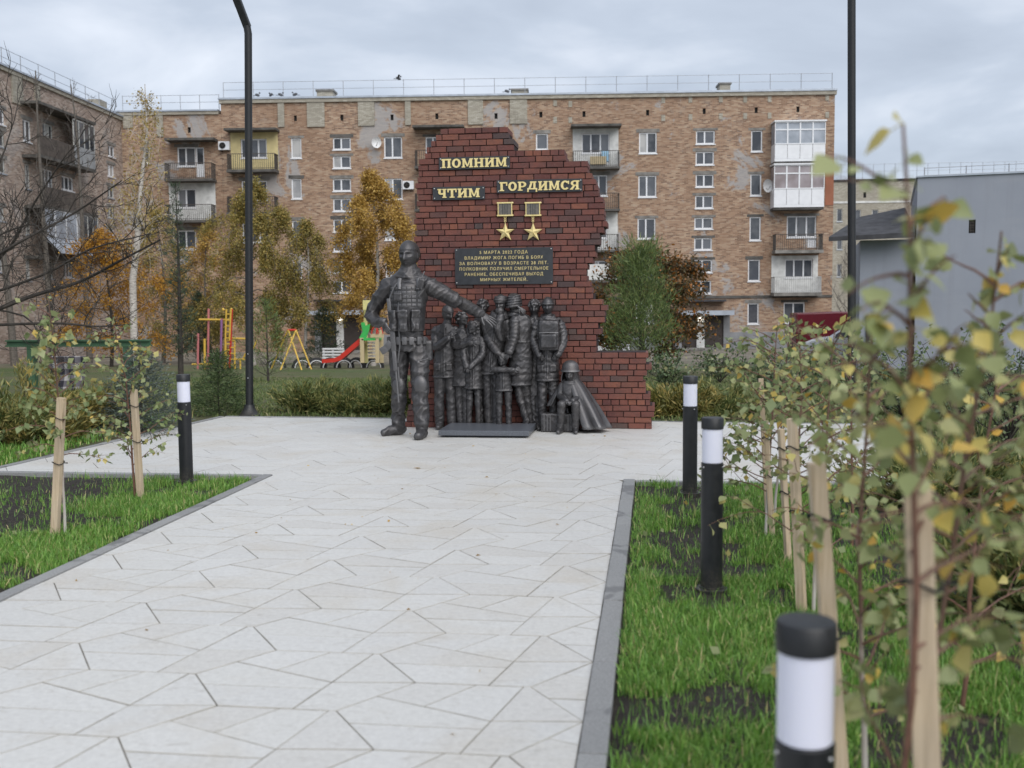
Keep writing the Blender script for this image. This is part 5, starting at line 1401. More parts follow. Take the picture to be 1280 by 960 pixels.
for k, a in enumerate((-2.75, -2.3, -1.9, -1.55, -1.2, -.8, -.4)): p.cbox(c + Vector((.235 * math.cos(a), .196 * math.sin(a), -.012)), .062, .05, .095, Matrix.Rotation(a + PI / 2, 3, 'Z'), .014)
SB('belt_pouch', p, belt)
p = MB(); p.cbox(P(536, 438, -.02), .09, .12, .25, None, .03); p.tube([P(515, 449, -.12), P(526, 451, -.15), P(537, 448, -.05)], .014, 6); sculpt(p, MB(), 'thigh_holster', BRONZE, sol, .008, .006, seed=46)
p = MB(); p.ell(P(525.5, 481, -.185), .085, .055, .115); p.tube([P(517.5, 487, -.11), P(525.5, 488.5, -.215), P(534, 487, -.11)], .012, 6); SB('knee_pad', p)
p = MB(); p.ell(P(498.8, 482, -.055), .08, .05, .11); SB('knee_pad', p)
# rifle hanging muzzle down
rf = MB(); A, B = P(487, 373, -.20), P(498.5, 503, -.20); ax = (B - A); L = ax.length; ax.normalize()
rq = Matrix.Rotation(math.atan2(ax.x, -ax.z), 3, 'Y') @ Matrix.Identity(3); rq = Matrix.Rotation(-math.atan2(ax.x, -ax.z), 3, 'Y')
rat = lambda f, dx=0, dy=0: A + ax * (L * f) + rq @ Vector((dx, dy, 0))
rf.cbox(rat(.10, -.012), .05, .035, L * .20, rq, .012); rf.cbox(rat(.36), .062, .048, L * .30, rq, .010); rf.cbox(rat(.60), .052, .052, L * .19, rq, .014)
rf.tube([rat(.68), rat(1.0)], [.015, .012], 8); rf.tube([rat(.66, .028), rat(.80, .028)], .012, 8); rf.cbox(rat(.93, .024), .035, .012, .03, rq, .003)
rf.cbox(rat(.30, -.055, 0), .09, .035, .045, rq @ Matrix.Rotation(.6, 3, 'Y'), .01)
rifle = SB('rifle', rf)
mg = MB(); q = [rat(.42, -.03), rat(.47, -.09), rat(.50, -.16)]
for a, b in zip(q, q[1:]):
    d = (b - a); mg.cbox((a + b) / 2, d.length * 1.12, .036, .085, Matrix.Rotation(-math.atan2(d.z, d.x), 3, 'Y'), .008)
SB('magazine', mg, rifle)
sg = MB(); sg.tube([P(487, 374, -.19), P(492, 360, -.19), P(500, 350, -.13)], .010, 6); sg.tube([rat(.62, .03), P(500, 430, -.21), P(497, 395, -.215), P(500, 352, -.15)], .009, 6); SB('rifle_sling', sg, rifle)
# ============================================================ STREET FURNITURE
def bollard(x, y, label, h=.985):
    t = thing('bollard_light', label, 'bollard light', (x, y, 0), random.uniform(0, 1), 'black bollard lights along the paving')
    r = .0615
    MB().lathe((0, 0, 0), [(r + .03, -.03), (r + .03, .012), (r + .008, .016), (r + .008, .022), (r, .024), (r, h - .258), (r - .002, h - .256)], 36).build('post', BLACK, t, smooth=True)
    MB().lathe((0, 0, 0), [(r - .008, h - .255), (r - .008, h - .253), (r - .004, h - .251), (r - .004, h - .066), (r - .006, h - .064)], 36).build('lens', LENS, t, smooth=True)
    MB().lathe((0, 0, 0), [(r - .006, h - .0635), (r + .001, h - .0625), (r + .001, h - .006), (r - .003, h - .001), (r - .012, h)], 36).build('cap', BLACK, t, smooth=True)
    for k in range(3):
        a = k * 2 * PI / 3 - 1.2
        MB().ell((r * math.cos(a), r * math.sin(a), h - .278), .006, .006, .006, None, 8, 6).build('screw', STEEL, t, smooth=True)
    return t
bollard(.315, 2.20, 'nearest black bollard light with a white lens, beside the blurred saplings'); bollard(.33, 5.98, 'middle black bollard light standing in the grass right of the kerb')
bollard(.31, 8.98, 'farthest right black bollard light before the open plaza', 1.0); bollard(-4.28, 9.19, 'lone black bollard light at the left bed corner', .995)
def lamp_post(x, y, label, ang, hb, lean):
    t = thing('lamp_post', label, 'lamp post', (x, y, 0), 0, 'tall black lamp posts beside the plaza'); t.rotation_euler = (0, lean, 0)
    MB().lathe((0, 0, 0), [(.15, -.03), (.15, .015), (.135, .02), (.085, .10), (.066, .16)], 28).build('base', BLACK, t, smooth=True)
    MB().tube([(0, 0, .10), (0, 0, 2.4)], .056, 20).build('pole', BLACK, t, smooth=True)
    d = Vector((math.sin(ang) * .30, -.30, .86)).normalized(); b = Vector((0, 0, hb))
    MB().tube([(0, 0, 2.398), (0, 0, hb - .06), b + d * .05], [.0535, .0535, .052], 20).build('upper_pole', BLACK, t, smooth=True)
    a = MB(); rt = Vector((0, 0, 1)).rotation_difference(d).to_matrix()
    a.cbox(b + d * .75, .105, .075, 1.45, rt, .012); o = a.build('lamp_head', BLACK, t)
    MB().cbox(b + d * .85 + rt @ Vector((-.054, 0, 0)) * (1 if ang < 0 else -1), .006, .055, 1.05, rt).build('diffuser', LENS, o)
    for z in (.9, .55): MB().ell((.0, -.057, z), .009, .006, .009, None, 8, 6).build('screw', STEEL, t)
lamp_post(-5.86, 14.74, 'left black lamp post at the rear corner of the plaza', -1, 5.52, .026)
lamp_post(2.74, 15.1, 'right black lamp post rising behind the leafy saplings', .6, 5.95, -.017)
def stake(top, base, w, label):
    b = at_z(base[0], base[1], -.02); b.z = -.05; tp = at_y(top[0], top[1], b.y + random.uniform(-.03, .03))
    t = thing('tree_stake', label, 'stake', (b.x, b.y, 0), 0, 'wooden stakes supporting the saplings')
    d = tp - b; rt = Vector((0, 0, 1)).rotation_difference(d.normalized()).to_matrix() @ Matrix.Rotation(random.uniform(-.5, .5), 3, 'Z')
    MB().cbox(((tp + b) / 2 - Vector(t.location)), w, w * .9, d.length, rt, .004).build('post', STAKE, t)
    for f in (.55, .86):
        c = b + d * f - Vector(t.location); rr = w * .78
        MB().tube([c + Vector((rr * math.cos(a), rr * math.sin(a), .01 * math.sin(a * 2))) for a in np.linspace(0, 2 * PI, 13)] + [c + Vector((rr + .03, 0, 0))], .004, 6, False).build('tie', RUBBER, t)
    return b, tp
STK = [((1147, 612), (1174, 1398), .052, 'thick nearest wooden stake beside the red twig sapling'), ((1020, 578), (1056, 1035), .050, 'leaning wooden stake just right of the nearest bollard light'),
       ((990, 523), (1003, 772), .047, 'pale greyish stake behind the nearest bollard, third from the camera'), ((976, 536), (986, 705), .036, 'thin fourth stake partly behind the pale stake'),
       ((957, 526), (966, 672), .036, 'thin fifth stake right of the middle bollard light'), ((951, 473), (960, 647), .036, 'farthest right stake with its top poking above the leaves'),
       ((77, 497), (68, 672), .052, 'left front stake standing in the left grass bed'), ((167, 487), (176, 625), .050, 'left rear stake near the lone left bollard light')]
SPOT = [stake(*s) for s in STK]

# ============================================================ PLAYGROUND
def bar(m, a, b, Y, r=.03, Y2=None): m.tube([at_y0(*a, Y), at_y0(*b, Y2 or Y)], r, 7)
at_y0 = at_y
def pxw(x, y, ox=240, oy=360, k=.21875): return (ox + x * k, oy + y * k)
def gl(px, Y): 
    p = at_y0(px, 400, Y); return gz(p.x, Y)
YC = 40.0
pp = at_y0(280, 455, YC)
t = thing('climbing_frame', 'yellow and pink metal climbing frame left of the lamp post', 'climbing frame', (pp.x, YC, gz(pp.x, YC)))
def rod(name, a, b, mt, r=.035, Y=YC, Y2=None, ground=False, par=None):
    A, B = at_y0(*pxw(*a), Y), at_y0(*pxw(*b), Y2 or Y)
    if ground: B.z = gz(B.x, Y2 or Y) - .05
    return MB().tube([A, B], r, 7).build(name, mt, par or t, world=True, smooth=True)
for a, b, mt in (((172, 175), (160, 440), P_PINK), ((228, 120), (214, 440), P_RED), ((35, 260), (32, 440), P_PINK), ((95, 118), (90, 440), P_PINK), ((72, 290), (72, 440), P_YEL), ((168, 180), (164, 440), P_PURP)):
    rod('post', a, b, mt, .045, YC + random.uniform(-.4, .4), None, True)
rod('ladder_rail', (196, 122), (184, 440), P_YEL, .035, YC - .3, None, True); rod('ladder_rail', (222, 122), (214, 300), P_YEL, .035, YC - .3)
for k in range(8): rod('rung', (195 - k, 150 + k * 34), (222 - k, 150 + k * 34), P_YEL, .025, YC - .3)
for x in (178, 226): rod('hook', (x - 4, 118), (x + 6, 128), P_YEL, .05, YC)
for a, b in (((40, 180), (230, 182)), ((230, 288), (305, 290)), ((190, 300), (246, 303)), ((150, 436), (250, 440)), ((0, 436), (120, 434)), ((250, 408), (305, 408))): rod('crossbar', a, b, P_YEL, .04, YC)
for x in (192, 244, 276): rod('lower_post', (x, 303 if x < 260 else 405), (x, 452), P_YEL, .035, YC - .4, None, True)
for k in range(3): rod('rung', (222, 340 + k * 34), (246, 340 + k * 34), P_YEL, .025, YC - .4)
rod('brace', (305, 375), (288, 412), P_YEL, .035); rod('brace', (370, 300), (348, 350), P_YEL, .035)
pp = at_y0(365, 460, 39.0)
t = thing('swing_frame', 'empty yellow A-shaped swing frame right of the lamp post', 'swing frame', (pp.x, 39, gz(pp.x, 39)))
for a, b, Y2 in (((550, 238), (450, 450), 39.6), ((550, 238), (628, 468), 38.2), ((594, 240), (504, 468), 38.2), ((594, 240), (684, 468), 39.0)): rod('leg', a, b, P_YEL, .032, 39.0, Y2, True)
rod('top_bar', (548, 240), (596, 240), P_RED, .04, 39.0)
pp = at_y0(468, 450, 40.0)
t = thing('slide_tower', 'small play tower with red slide and green sides', 'slide', (pp.x, 40, gz(pp.x, 40)))
def pbox(name, x0, y0, x1, y1, mt, d=.08, Y=40.0, dy=0.0, par=None):
    A, B = at_y0(*pxw(x0, y1), Y + dy), at_y0(*pxw(x1, y0), Y + dy)
    return MB().cbox((A + B) / 2, abs(B.x - A.x), d, abs(B.z - A.z), None, .012).build(name, mt, par or t, world=True)
gzz = 428
pbox('post', 963, 285, 982, gzz, P_WOOD, .1, dy=-.4); pbox('post', 1050, 285, 1068, gzz, P_WOOD, .1, dy=-.4); pbox('post', 988, 100, 1000, gzz, P_LYEL, .1, dy=.4); pbox('post', 1075, 240, 1092, gzz, P_WOOD, .1, dy=.4)
for k in range(6): pbox('rung', 1002, 300 + k * 19, 1052, 307 + k * 19, P_WOOD, .06, dy=-.42)
pbox('platform', 985, 286, 1070, 298, P_GRN, .9)
pbox('gable_panel', 990, 70, 1030, 125, P_LYEL, .7)
for dy in (-.44, .44):
    a = [pxw(*q) for q in ((965, 198), (985, 195), (990, 215), (1018, 205), (1012, 240), (990, 300), (955, 285), (975, 250))]
    MB().prism([at_y0(*q, 40 + dy) for q in a], (0, .04, 0)).build('side_panel', P_GRN, t, world=True)
pbox('railing_panel', 1020, 262, 1096, 284, P_WOOD, .05, dy=-.46)
for i, x in enumerate((1045, 1072)):
    c = at_y0(*pxw(x, 262), 39.5); MB().tube([c + Vector((.13 * math.cos(a), 0, .26 * math.sin(a))) for a in np.linspace(0, PI, 9)], .025, 6).build('arch', P_RED, t, world=True, smooth=True)
s0 = [pxw(*q) for q in ((962, 283), (835, 392), (805, 402), (742, 408), (742, 430), (815, 424), (848, 414), (972, 310))]
for dy in (-.32, .28): MB().prism([at_y0(*q, 40 + dy) for q in s0], (0, .04, 0)).build('slide_side', P_RED, t, world=True)
s1 = [pxw(*q) for q in ((966, 302), (840, 408), (808, 416), (742, 424), (742, 429), (812, 421), (845, 413), (970, 307))]
MB().prism([at_y0(*q, 39.725) for q in s1], (0, .55, 0)).build('chute', P_RED, t, world=True)
pp = at_y0(413, 450, 42.0)
t = thing('slatted_bench', 'pale slatted wooden bench left of the red slide', 'bench', (pp.x, 42, gz(pp.x, 42)))
for k in range(4): pbox('slat', 745, 343 + k * 17, 868, 353 + k * 17, P_WHITE, .05, 42.0)
for x in (748, 800, 860): pbox('leg', x, 345, x + 10, 424, P_WHITE, .05, 42.0, .06)
TY = ['beside the left swing leg', 'between the swing legs', 'left of the slatted bench', 'at the foot of the red slide', 'under the red slide', 'left of the cream ladder post', 'behind the cream ladder']
for (x, y), wh in zip(((482, 428), (628, 428), (712, 414), (792, 430), (868, 420), (940, 418), (1040, 418)), TY):
    c = at_y0(*pxw(x, y), 41.0); g = gz(c.x, 41)
    t = thing('half_buried_tyre', 'half-buried dark tyre with white rim ' + wh, 'tyre', (c.x, 41, g), random.uniform(-.5, .5), 'half-buried playground tyres')
    MB().tube([(.33 * math.cos(a), 0, .33 * math.sin(a)) for a in np.linspace(-.1, PI + .1, 14)], .09, 8).build('tyre', RUBBER, t, smooth=True)
    MB().tube([(.29 * math.cos(a), -.075, .29 * math.sin(a)) for a in np.linspace(0, PI, 14)], .022, 6).build('painted_rim', P_WHITE, t, smooth=True)
# carpet beating frame with a plaid blanket
a, b = at_y0(9, 429, 16.0), at_y0(188, 429, 16.0)
t = thing('carpet_frame', 'dark green metal frame with a heavy horizontal beam', 'frame', ((a.x + b.x) / 2, 16, gz(a.x, 16)))
m = MB(); zc = (a.z + b.z) / 2
m.box(a.x, b.x, 15.94, 16.06, zc + .03, zc + .055).box(a.x, b.x, 15.94, 16.06, zc - .055, zc - .03).box(a.x, b.x, 15.985, 16.015, zc - .03, zc + .03); m.build('beam', P_DGRN, t, world=True)
for px in (40, 160):
    p = at_y0(px, 440, 16.0); MB().box(p.x - .06, p.x + .06, 15.95, 16.05, gz(p.x, 16) - .05, zc - .056).build('post', P_DGRN, t, world=True)
p0, p1 = at_y0(40, 447, 15.9), at_y0(160, 446, 15.9)
MB().tube([p0, (p0 + p1) / 2 - Vector((0, 0, .02)), p1], .008, 6).build('line', RAIL, t, world=True)
def m_plaid(n):
    s = n.n('ShaderNodeSeparateXYZ', {0: n.obj()})
    f = lambda v: n.math('GREATER_THAN', n.math('FRACT', n.math('MULTIPLY', v, 5.2)), .5)
    k = n.math('MULTIPLY', n.math('ADD', f(s.outputs['X']), f(s.outputs['Z'])), .5)
    n.set('Base Color', n.ramp(k, [(0, (.50, .48, .47)), (.5, (.16, .15, .17)), (1, (.03, .028, .04))])); n.set('Roughness', .95)
PLAID = mat('plaid_wool', m_plaid)
a, b = at_y0(54, 446, 15.9), at_y0(108, 446, 15.9); zb_ = at_y0(85, 489, 15.9).z
m = MB(); nu, nv = 26, 12
for j in range(nv + 1):
    for i in range(nu + 1):
        u, v = i / nu, j / nv
        x = a.x + (b.x - a.x) * (u + (.28 * (1 - u) * v)); m.v.append((x, 15.9 - .03 + .045 * math.sin(u * 17) * (.3 + v), a.z + .012 + (zb_ + .12 * abs(u - .5) - a.z) * v))
for j in range(nv):
    for i in range(nu): m.f.append((j * (nu + 1) + i, j * (nu + 1) + i + 1, (j + 1) * (nu + 1) + i + 1, (j + 1) * (nu + 1) + i))
bl = thing('plaid_blanket', 'dark and white plaid blanket hung under the green beam', 'blanket', ((a.x + b.x) / 2, 15.9, a.z))
o = m.build('cloth', PLAID, bl, world=True, smooth=True); sd_ = o.modifiers.new('thickness', 'SOLIDIFY'); sd_.thickness = .012

# ============================================================ VEHICLES
def car(label, cat, loc, rz, pnt, van=False):
    t = thing('parked_car' if not van else 'parked_van', label, cat, loc, rz)
    if van: st = [(-2.35, .35, 1.05, 2.2, .86, .78), (-2.3, .3, 1.15, 2.42, .92, .84), (0, .3, 1.18, 2.50, .94, .85), (.9, .3, 1.18, 2.46, .94, .85), (1.35, .3, 1.15, 2.2, .94, .83), (1.95, .3, 1.12, 1.2, .93, .84), (2.45, .32, .95, 1.0, .88, .84), (2.6, .38, .75, .8, .78, .74)]
    else: st = [(-2.0, .38, .75, .8, .72, .68), (-1.95, .3, .92, 1.0, .8, .72), (-1.7, .26, .95, 1.36, .83, .62), (-1.2, .24, .96, 1.47, .85, .62), (-.2, .24, .96, 1.50, .86, .63), (.35, .24, .96, 1.42, .86, .62), (1.0, .24, .95, 1.0, .85, .78), (1.6, .26, .86, .90, .82, .76), (1.95, .3, .72, .76, .74, .68), (2.08, .38, .6, .62, .62, .58)]
    b = MB(); k = 0
    for (x, z0, zb, zr, w, wr) in st:
        zm = (z0 + zb) / 2
        b.v += [(x, -w * .93, z0), (x, -w * 1.02, zm), (x, -w, zb), (x, -wr, zr - .05), (x, -wr * .85, zr), (x, wr * .85, zr), (x, wr, zr - .05), (x, w, zb), (x, w * 1.02, zm), (x, w * .93, z0)]
    for i in range(len(st) - 1):
        for j in range(10): b.f.append((i * 10 + j, (i + 1) * 10 + j, (i + 1) * 10 + (j + 1) % 10, i * 10 + (j + 1) % 10))
    b.f.append(tuple(range(9, -1, -1))); n = (len(st) - 1) * 10; b.f.append(tuple(n + j for j in range(10)))
    o = b.build('body', pnt, t, smooth=True)
    bv = o.modifiers.new('soft_edges', 'BEVEL'); bv.width = .025; bv.segments = 2; bv.angle_limit = R(25)
    def sidewin(x0, x1, s):
        def at_(x, f):
            for A, B in zip(st, st[1:]):
                if A[0] <= x <= B[0]:
                    q = (x - A[0]) / (B[0] - A[0]); r = [A[i] + (B[i] - A[i]) * q for i in range(6)]
                    return Vector((x, s * (r[4] + (r[5] - r[4]) * f + .012), r[2] + (r[3] - .05 - r[2]) * f))
        q = [at_(x0, .08), at_(x1, .08), at_(x1 - .05, .9), at_(x0 + .05, .9)]
        if s > 0: q = q[::-1]
        MB().prism(q, (0, s * .008, 0)).build('side_window', CARGLASS, t)
    for s in (-1, 1):
        if van: sidewin(.75, 1.5, s)
        else: sidewin(-1.5, -.75, s); sidewin(-.68, .12, s); sidewin(.18, .75, s)
    i = 4 if van else 5
    A, B = st[i], st[i + 1]
    q = [Vector((A[0] + (B[0] - A[0]) * f + .014, s * (A[5] + (B[5] - A[5]) * f) * .86, A[3] + (B[3] - A[3]) * f + .016)) for f, s in ((.06, -1), (.92, -1), (.92, 1), (.06, 1))]
    MB().prism(q, (.006, 0, .006)).build('windscreen', CARGLASS, t)
    L = (-1.45, 1.55) if van else (-1.25, 1.28); wy = .90 if van else .80
    for x in L:
        for s in (-1, 1):
            m = MB(); rr = .33 if van else .305
            m.tube([(x, s * (wy - .19), rr), (x, s * (wy - .16), rr), (x, s * (wy + .03), rr), (x, s * (wy + .05), rr)], [rr * .9, rr, rr, rr * .9], 24)
            wh = m.build('wheel', RUBBER, t, smooth=True)
            m = MB(); m.tube([(x, s * (wy + .03), rr), (x, s * (wy + .056), rr)], rr * .62, 20); m.build('rim', CHROME, wh)
            a = MB(); a.tube([(x, s * (wy - .05), rr), (x, s * (wy + .028), rr)], rr * 1.16, 24).build('wheel_arch', VOID, t)
    xf = st[-1][0]
    for s in (-1, 1): MB().cbox((xf - .14, s * st[-1][4] * .93, .72 if van else .66), .18, .22, .13, Matrix.Rotation(-s * .3, 3, 'Z'), .03).build('headlight', LAMPGLASS, t)
    MB().cbox((xf + .0, 0, .42), .1, st[-1][4] * 2.0, .16, None, .03).build('bumper', RUBBER, t)
    return t
c = at_y0(741, 440, 60.0); car('white hatchback seen between the memorial wall and the pine', 'car', (c.x, 60.0, -1.6), R(4), CARW)
c = at_y0(1046, 420, 58.0); car('dark red van parked behind the right lamp post', 'van', (c.x, 58.0, -1.6), R(6), CARR, True)
c = at_y0(1070, 420, 47.0); wc = car('white car in front of the dark red van, half hidden by leaves', 'car', (c.x, 47.0, -1.2), R(168), CARW); wc.scale = (1.12, 1.12, 1.15)

# ============================================================ VEGETATION
def leaf_quads(P_, size, g, wid=.36, bias=(0, 0, -.3), var=.35, dirs=None):
    P_ = np.asarray(P_, float); n = len(P_)
    d = g.normal(size=(n, 3)) + np.array(bias) if dirs is None else dirs
    d /= np.linalg.norm(d, axis=1)[:, None] + 1e-9
    q = g.normal(size=(n, 3)); s = np.cross(d, q); s /= np.linalg.norm(s, axis=1)[:, None] + 1e-9
    sz = size * np.exp(g.normal(size=n) * var * .6)[:, None]
    V = np.stack([P_, P_ + d * sz * .42 + s * sz * wid, P_ + d * sz, P_ + d * sz * .42 - s * sz * wid], 1).reshape(-1, 3)
    return V, np.arange(4 * n).reshape(-1, 4)
def foliage(name, P_, size, mt, parent, g, wid=.36, bias=(0, 0, -.3), dirs=None, kind='stuff'):
    V, Fc = leaf_quads(P_, size, g, wid, bias, .35, dirs)
    return np_mesh(name, V - np.array(root_loc(parent)), Fc, mt, parent, kind)
def branch_path(p, d, L, g, n=6, droop=0.0, wob=.12):
    pts = [Vector(p)]; d = Vector(d).normalized()
    for i in range(n):
        d = (d + Vector(g.normal(size=3)) * wob + Vector((0, 0, -droop * (i + 1) / n))).normalized(); pts.append(pts[-1] + d * (L / n))
    return pts
def along(pts, f):
    f = min(max(f, 0), .9999) * (len(pts) - 1); i = int(f); return pts[i].lerp(pts[i + 1], f - i)
def tree(name, label, px, Y, top_py, half_px, leafm, bark, seed, nleaf=7000, size=.10, weep=.5, h0=.25, cat='tree', trunk_r=None, group=None, dens=1.0, lean=0.0):
    """deciduous tree: trunk with limbs, hanging twigs and leaves spread along them"""
    g = np.random.default_rng(seed); b = at_y0(px, 440, Y); b.z = gz(b.x, Y) - .05; top = at_y0(px, top_py, Y).z
    H = top - b.z; Wd = half_px * Y / FPX; t = thing(name, label, cat, b, 0, group); m = MB(); lm = MB(); r0 = trunk_r or H * .013
    tp = [b + Vector((lean * f * H + .05 * H * .3 * math.sin(f * 5 + seed), 0.05 * math.cos(f * 4 + seed) * H * .3, f * H * .93)) for f in np.linspace(0, 1, 9)]
    m.tube(tp, [r0 * (1 - .85 * f) for f in np.linspace(0, 1, 9)], 9); LP = []
    nl = 26
    for i in range(nl):
        f = h0 + (1 - h0) * (i / nl) ** .9; az = i * 2.4 + g.normal() * .3
        prof = math.sin(PI * min(1, (f - h0) / (1 - h0) * .85 + .18)) ** .7
        L = Wd * prof * g.uniform(.75, 1.15); p = along(tp, f)
        lb = branch_path(p, (math.cos(az), math.sin(az) * .9, .75 - weep * .3), L * 1.1, g, 6, .22 + weep * .35)
        lm.tube(lb, [max(.008, r0 * .32 * (1 - .85 * k / 6) * (1 - .5 * f)) for k in range(7)], 5, False)
        for k in range(7):
            q = along(lb, g.uniform(.25, 1)); dv = Vector((math.cos(az + g.normal() * .9), math.sin(az + g.normal() * .9), .3 - weep * 1.5)).normalized()
            tw = branch_path(q, dv, L * g.uniform(.25, .55) + .25, g, 4, weep * .6)
            lm.tube(tw, [.010, .008, .007, .006, .004], 3, False); LP.append(tw)
    lm.build('limbs', BARK_G, t, world=True, smooth=True); m.build('trunk', bark, t, world=True, smooth=True)
    w = g.dirichlet(np.ones(len(LP)) * 1.2) * nleaf; pts = []
    for tw, k in zip(LP, w):
        for _ in range(int(k)): q = along(tw, g.uniform(.05, 1.05)); pts.append((q.x + g.normal() * .13 * dens, q.y + g.normal() * .13 * dens, q.z + g.normal() * .15 * dens))
    foliage('crown', pts, size, leafm, t, g, .32, (0, 0, -.5 * weep)); return t
def conifer(name, label, b, H, Wd, mt, seed, cat='tree', whorls=14, per=7, n=260, nl=.10, wid=.06, up=.25, h0=.06, bark=BARK, sparse=1.0, group=None, fluff=.04, rnd=.85):
    g = np.random.default_rng(seed); b = Vector(b); t = thing(name, label, cat, b, 0, group); m = MB()
    m.tube([b + Vector((.02 * H * math.sin(f * 3 + seed) * .3, 0, f * H)) for f in np.linspace(0, 1, 7)], [max(.006, .016 * H * (1 - .92 * f)) for f in np.linspace(0, 1, 7)], 8)
    pts, dirs = [], []
    for i in range(whorls):
        f = h0 + (1 - h0) * (i / whorls); L0 = Wd * (1 - f) ** rnd + .05 * Wd
        for k in range(per):
            az = 2 * PI * (k + .5 * (i % 2)) / per + g.normal() * .2; L = L0 * g.uniform(.7, 1.12)
            lb = branch_path(b + Vector((0, 0, f * H + g.normal() * .01 * H)), (math.cos(az), math.sin(az), up + .5 * f), L, g, 5, .12 if up < .5 else -.12, .07)
            m.tube(lb, [max(.003, .010 * H * .35 * (1 - f) * (1 - .8 * q / 5)) for q in range(6)], 4, False)
            nn = int(n * (L / Wd) * sparse) + 6; bd = (lb[-1] - lb[0]).normalized()
            for _ in range(nn):
                u = g.uniform(.12, 1.04) ** .8; q = along(lb, u); sp = (1 - u) * L * .32 + fluff
                pts.append((q.x + g.normal() * sp, q.y + g.normal() * sp, q.z + g.normal() * sp * .5)); v = bd * 1.1 + Vector(g.normal(size=3)) * .65; dirs.append(tuple(v + Vector((0, 0, .25))))
    for _ in range(int(n * .7)):
        pts.append((b.x + g.normal() * .012 * H, b.y + g.normal() * .012 * H, b.z + H * g.uniform(.82, 1.0))); dirs.append((g.normal() * .5, g.normal() * .5, 1))
    m.build('trunk', bark, t, world=True, smooth=True)
    foliage('crown', pts, nl, mt, t, g, wid, dirs=np.array(dirs)); return t
def juniper(label, x, y, Wd, H, mt, seed, n=16, per=420, nl=.085, cat='shrub', name='juniper_shrub', wid=.10, z=None):
    """spreading shrub: plumes of fine sprays arching outwards"""
    g = np.random.default_rng(seed); b = Vector((x, y, gz(x, y) if z is None else z)); t = thing(name, label, cat, b); m = MB(); pts, dirs = [], []
    for i in range(n):
        az = i * 2.4 + g.normal() * .3; e = g.uniform(.25, 1.15); L = (Wd * math.cos(e) + H * math.sin(e)) * g.uniform(.75, 1.1)
        lb = branch_path(b, (math.cos(az) * math.cos(e), math.sin(az) * math.cos(e), math.sin(e)), L, g, 6, .12, .10); m.tube(lb, [.014, .012, .010, .008, .006, .004, .003], 4, False)
        bd = (lb[-1] - lb[0]).normalized()
        for _ in range(per):
            u = g.uniform(.15, 1.0); q = along(lb, u); sp = .10 * Wd * (1.15 - u) + .035
            pts.append((q.x + g.normal() * sp, q.y + g.normal() * sp, max(b.z + .01, q.z + g.normal() * sp * .8))); v = bd + Vector(g.normal(size=3)) * .55; dirs.append(tuple(v + Vector((0, 0, .35))))
    m.build('branches', BARK, t, world=True); foliage('foliage', pts, nl, mt, t, g, wid, dirs=np.array(dirs)); return t
def leafy(label, x, y, Wd, H, mt, seed, n=14, per=46, size=.055, name='leafy_shrub', z=None, bias=(0, 0, -.2)):
    g = np.random.default_rng(seed); b = Vector((x, y, gz(x, y) if z is None else z)); t = thing(name, label, 'shrub', b); m = MB(); pts = []
    for i in range(n):
        az = i * 2.4 + g.normal() * .3; e = g.uniform(.5, 1.35); L = (Wd * math.cos(e) + H * math.sin(e)) * g.uniform(.7, 1.1)
        lb = branch_path(b, (math.cos(az) * math.cos(e), math.sin(az) * math.cos(e), math.sin(e)), L, g, 6, .05, .14); m.tube(lb, [.010, .009, .008, .006, .005, .004, .003], 4, False)
        for k in range(4):
            q = along(lb, g.uniform(.3, .95)); tw = branch_path(q, Vector(g.normal(size=3)) + Vector((0, 0, .5)), L * .3, g, 3, .1); m.tube(tw, [.005, .004, .003, .002], 3, False)
            for _ in range(per // 4): w = along(tw, g.uniform(0, 1)); pts.append((w.x + g.normal() * .05, w.y + g.normal() * .05, w.z + g.normal() * .05))
    m.build('stems', BARK, t, world=True); foliage('foliage', pts, size, mt, t, g, .38, bias); return t
# --- trees on the lawn
tree('birch_tree', 'olive and ochre weeping birch behind the left lamp post', 318, 46, 205, 76, LEAF_OLIVE, BIRCH, 3, 42000, .085, .8, .22)
tree('birch_tree', 'low drooping olive birch above the yellow swing frame', 385, 46, 262, 50, LEAF_OLIVE, BIRCH, 4, 15000, .085, .85, .34)
tree('birch_tree', 'orange weeping birch left of the brick memorial', 470, 44, 196, 70, LEAF_OCHRE, BIRCH, 5, 58000, .085, .7, .24)
tree('autumn_tree', 'bright orange low tree below the white birch trunk', 138, 43, 275, 64, LEAF_ORANGE, BARK, 6, 16000, .09, .35, .1)
tree('autumn_tree', 'brownish thin tree behind the climbing frame', 262, 50, 270, 44, LEAF_OCHRE, BARK_G, 8, 11000, .09, .5, .1)
tree('autumn_tree', 'dark ochre tree between the white birch and the narrow spruce', 205, 50, 245, 40, LEAF_OLIVE, BARK_G, 18, 9000, .09, .5, .15)
tree('autumn_tree', 'rusty broadleaf tree behind the pine by the memorial', 806, 33, 306, 76, LEAF_RUST, BARK, 9, 28000, .10, .1, .12)
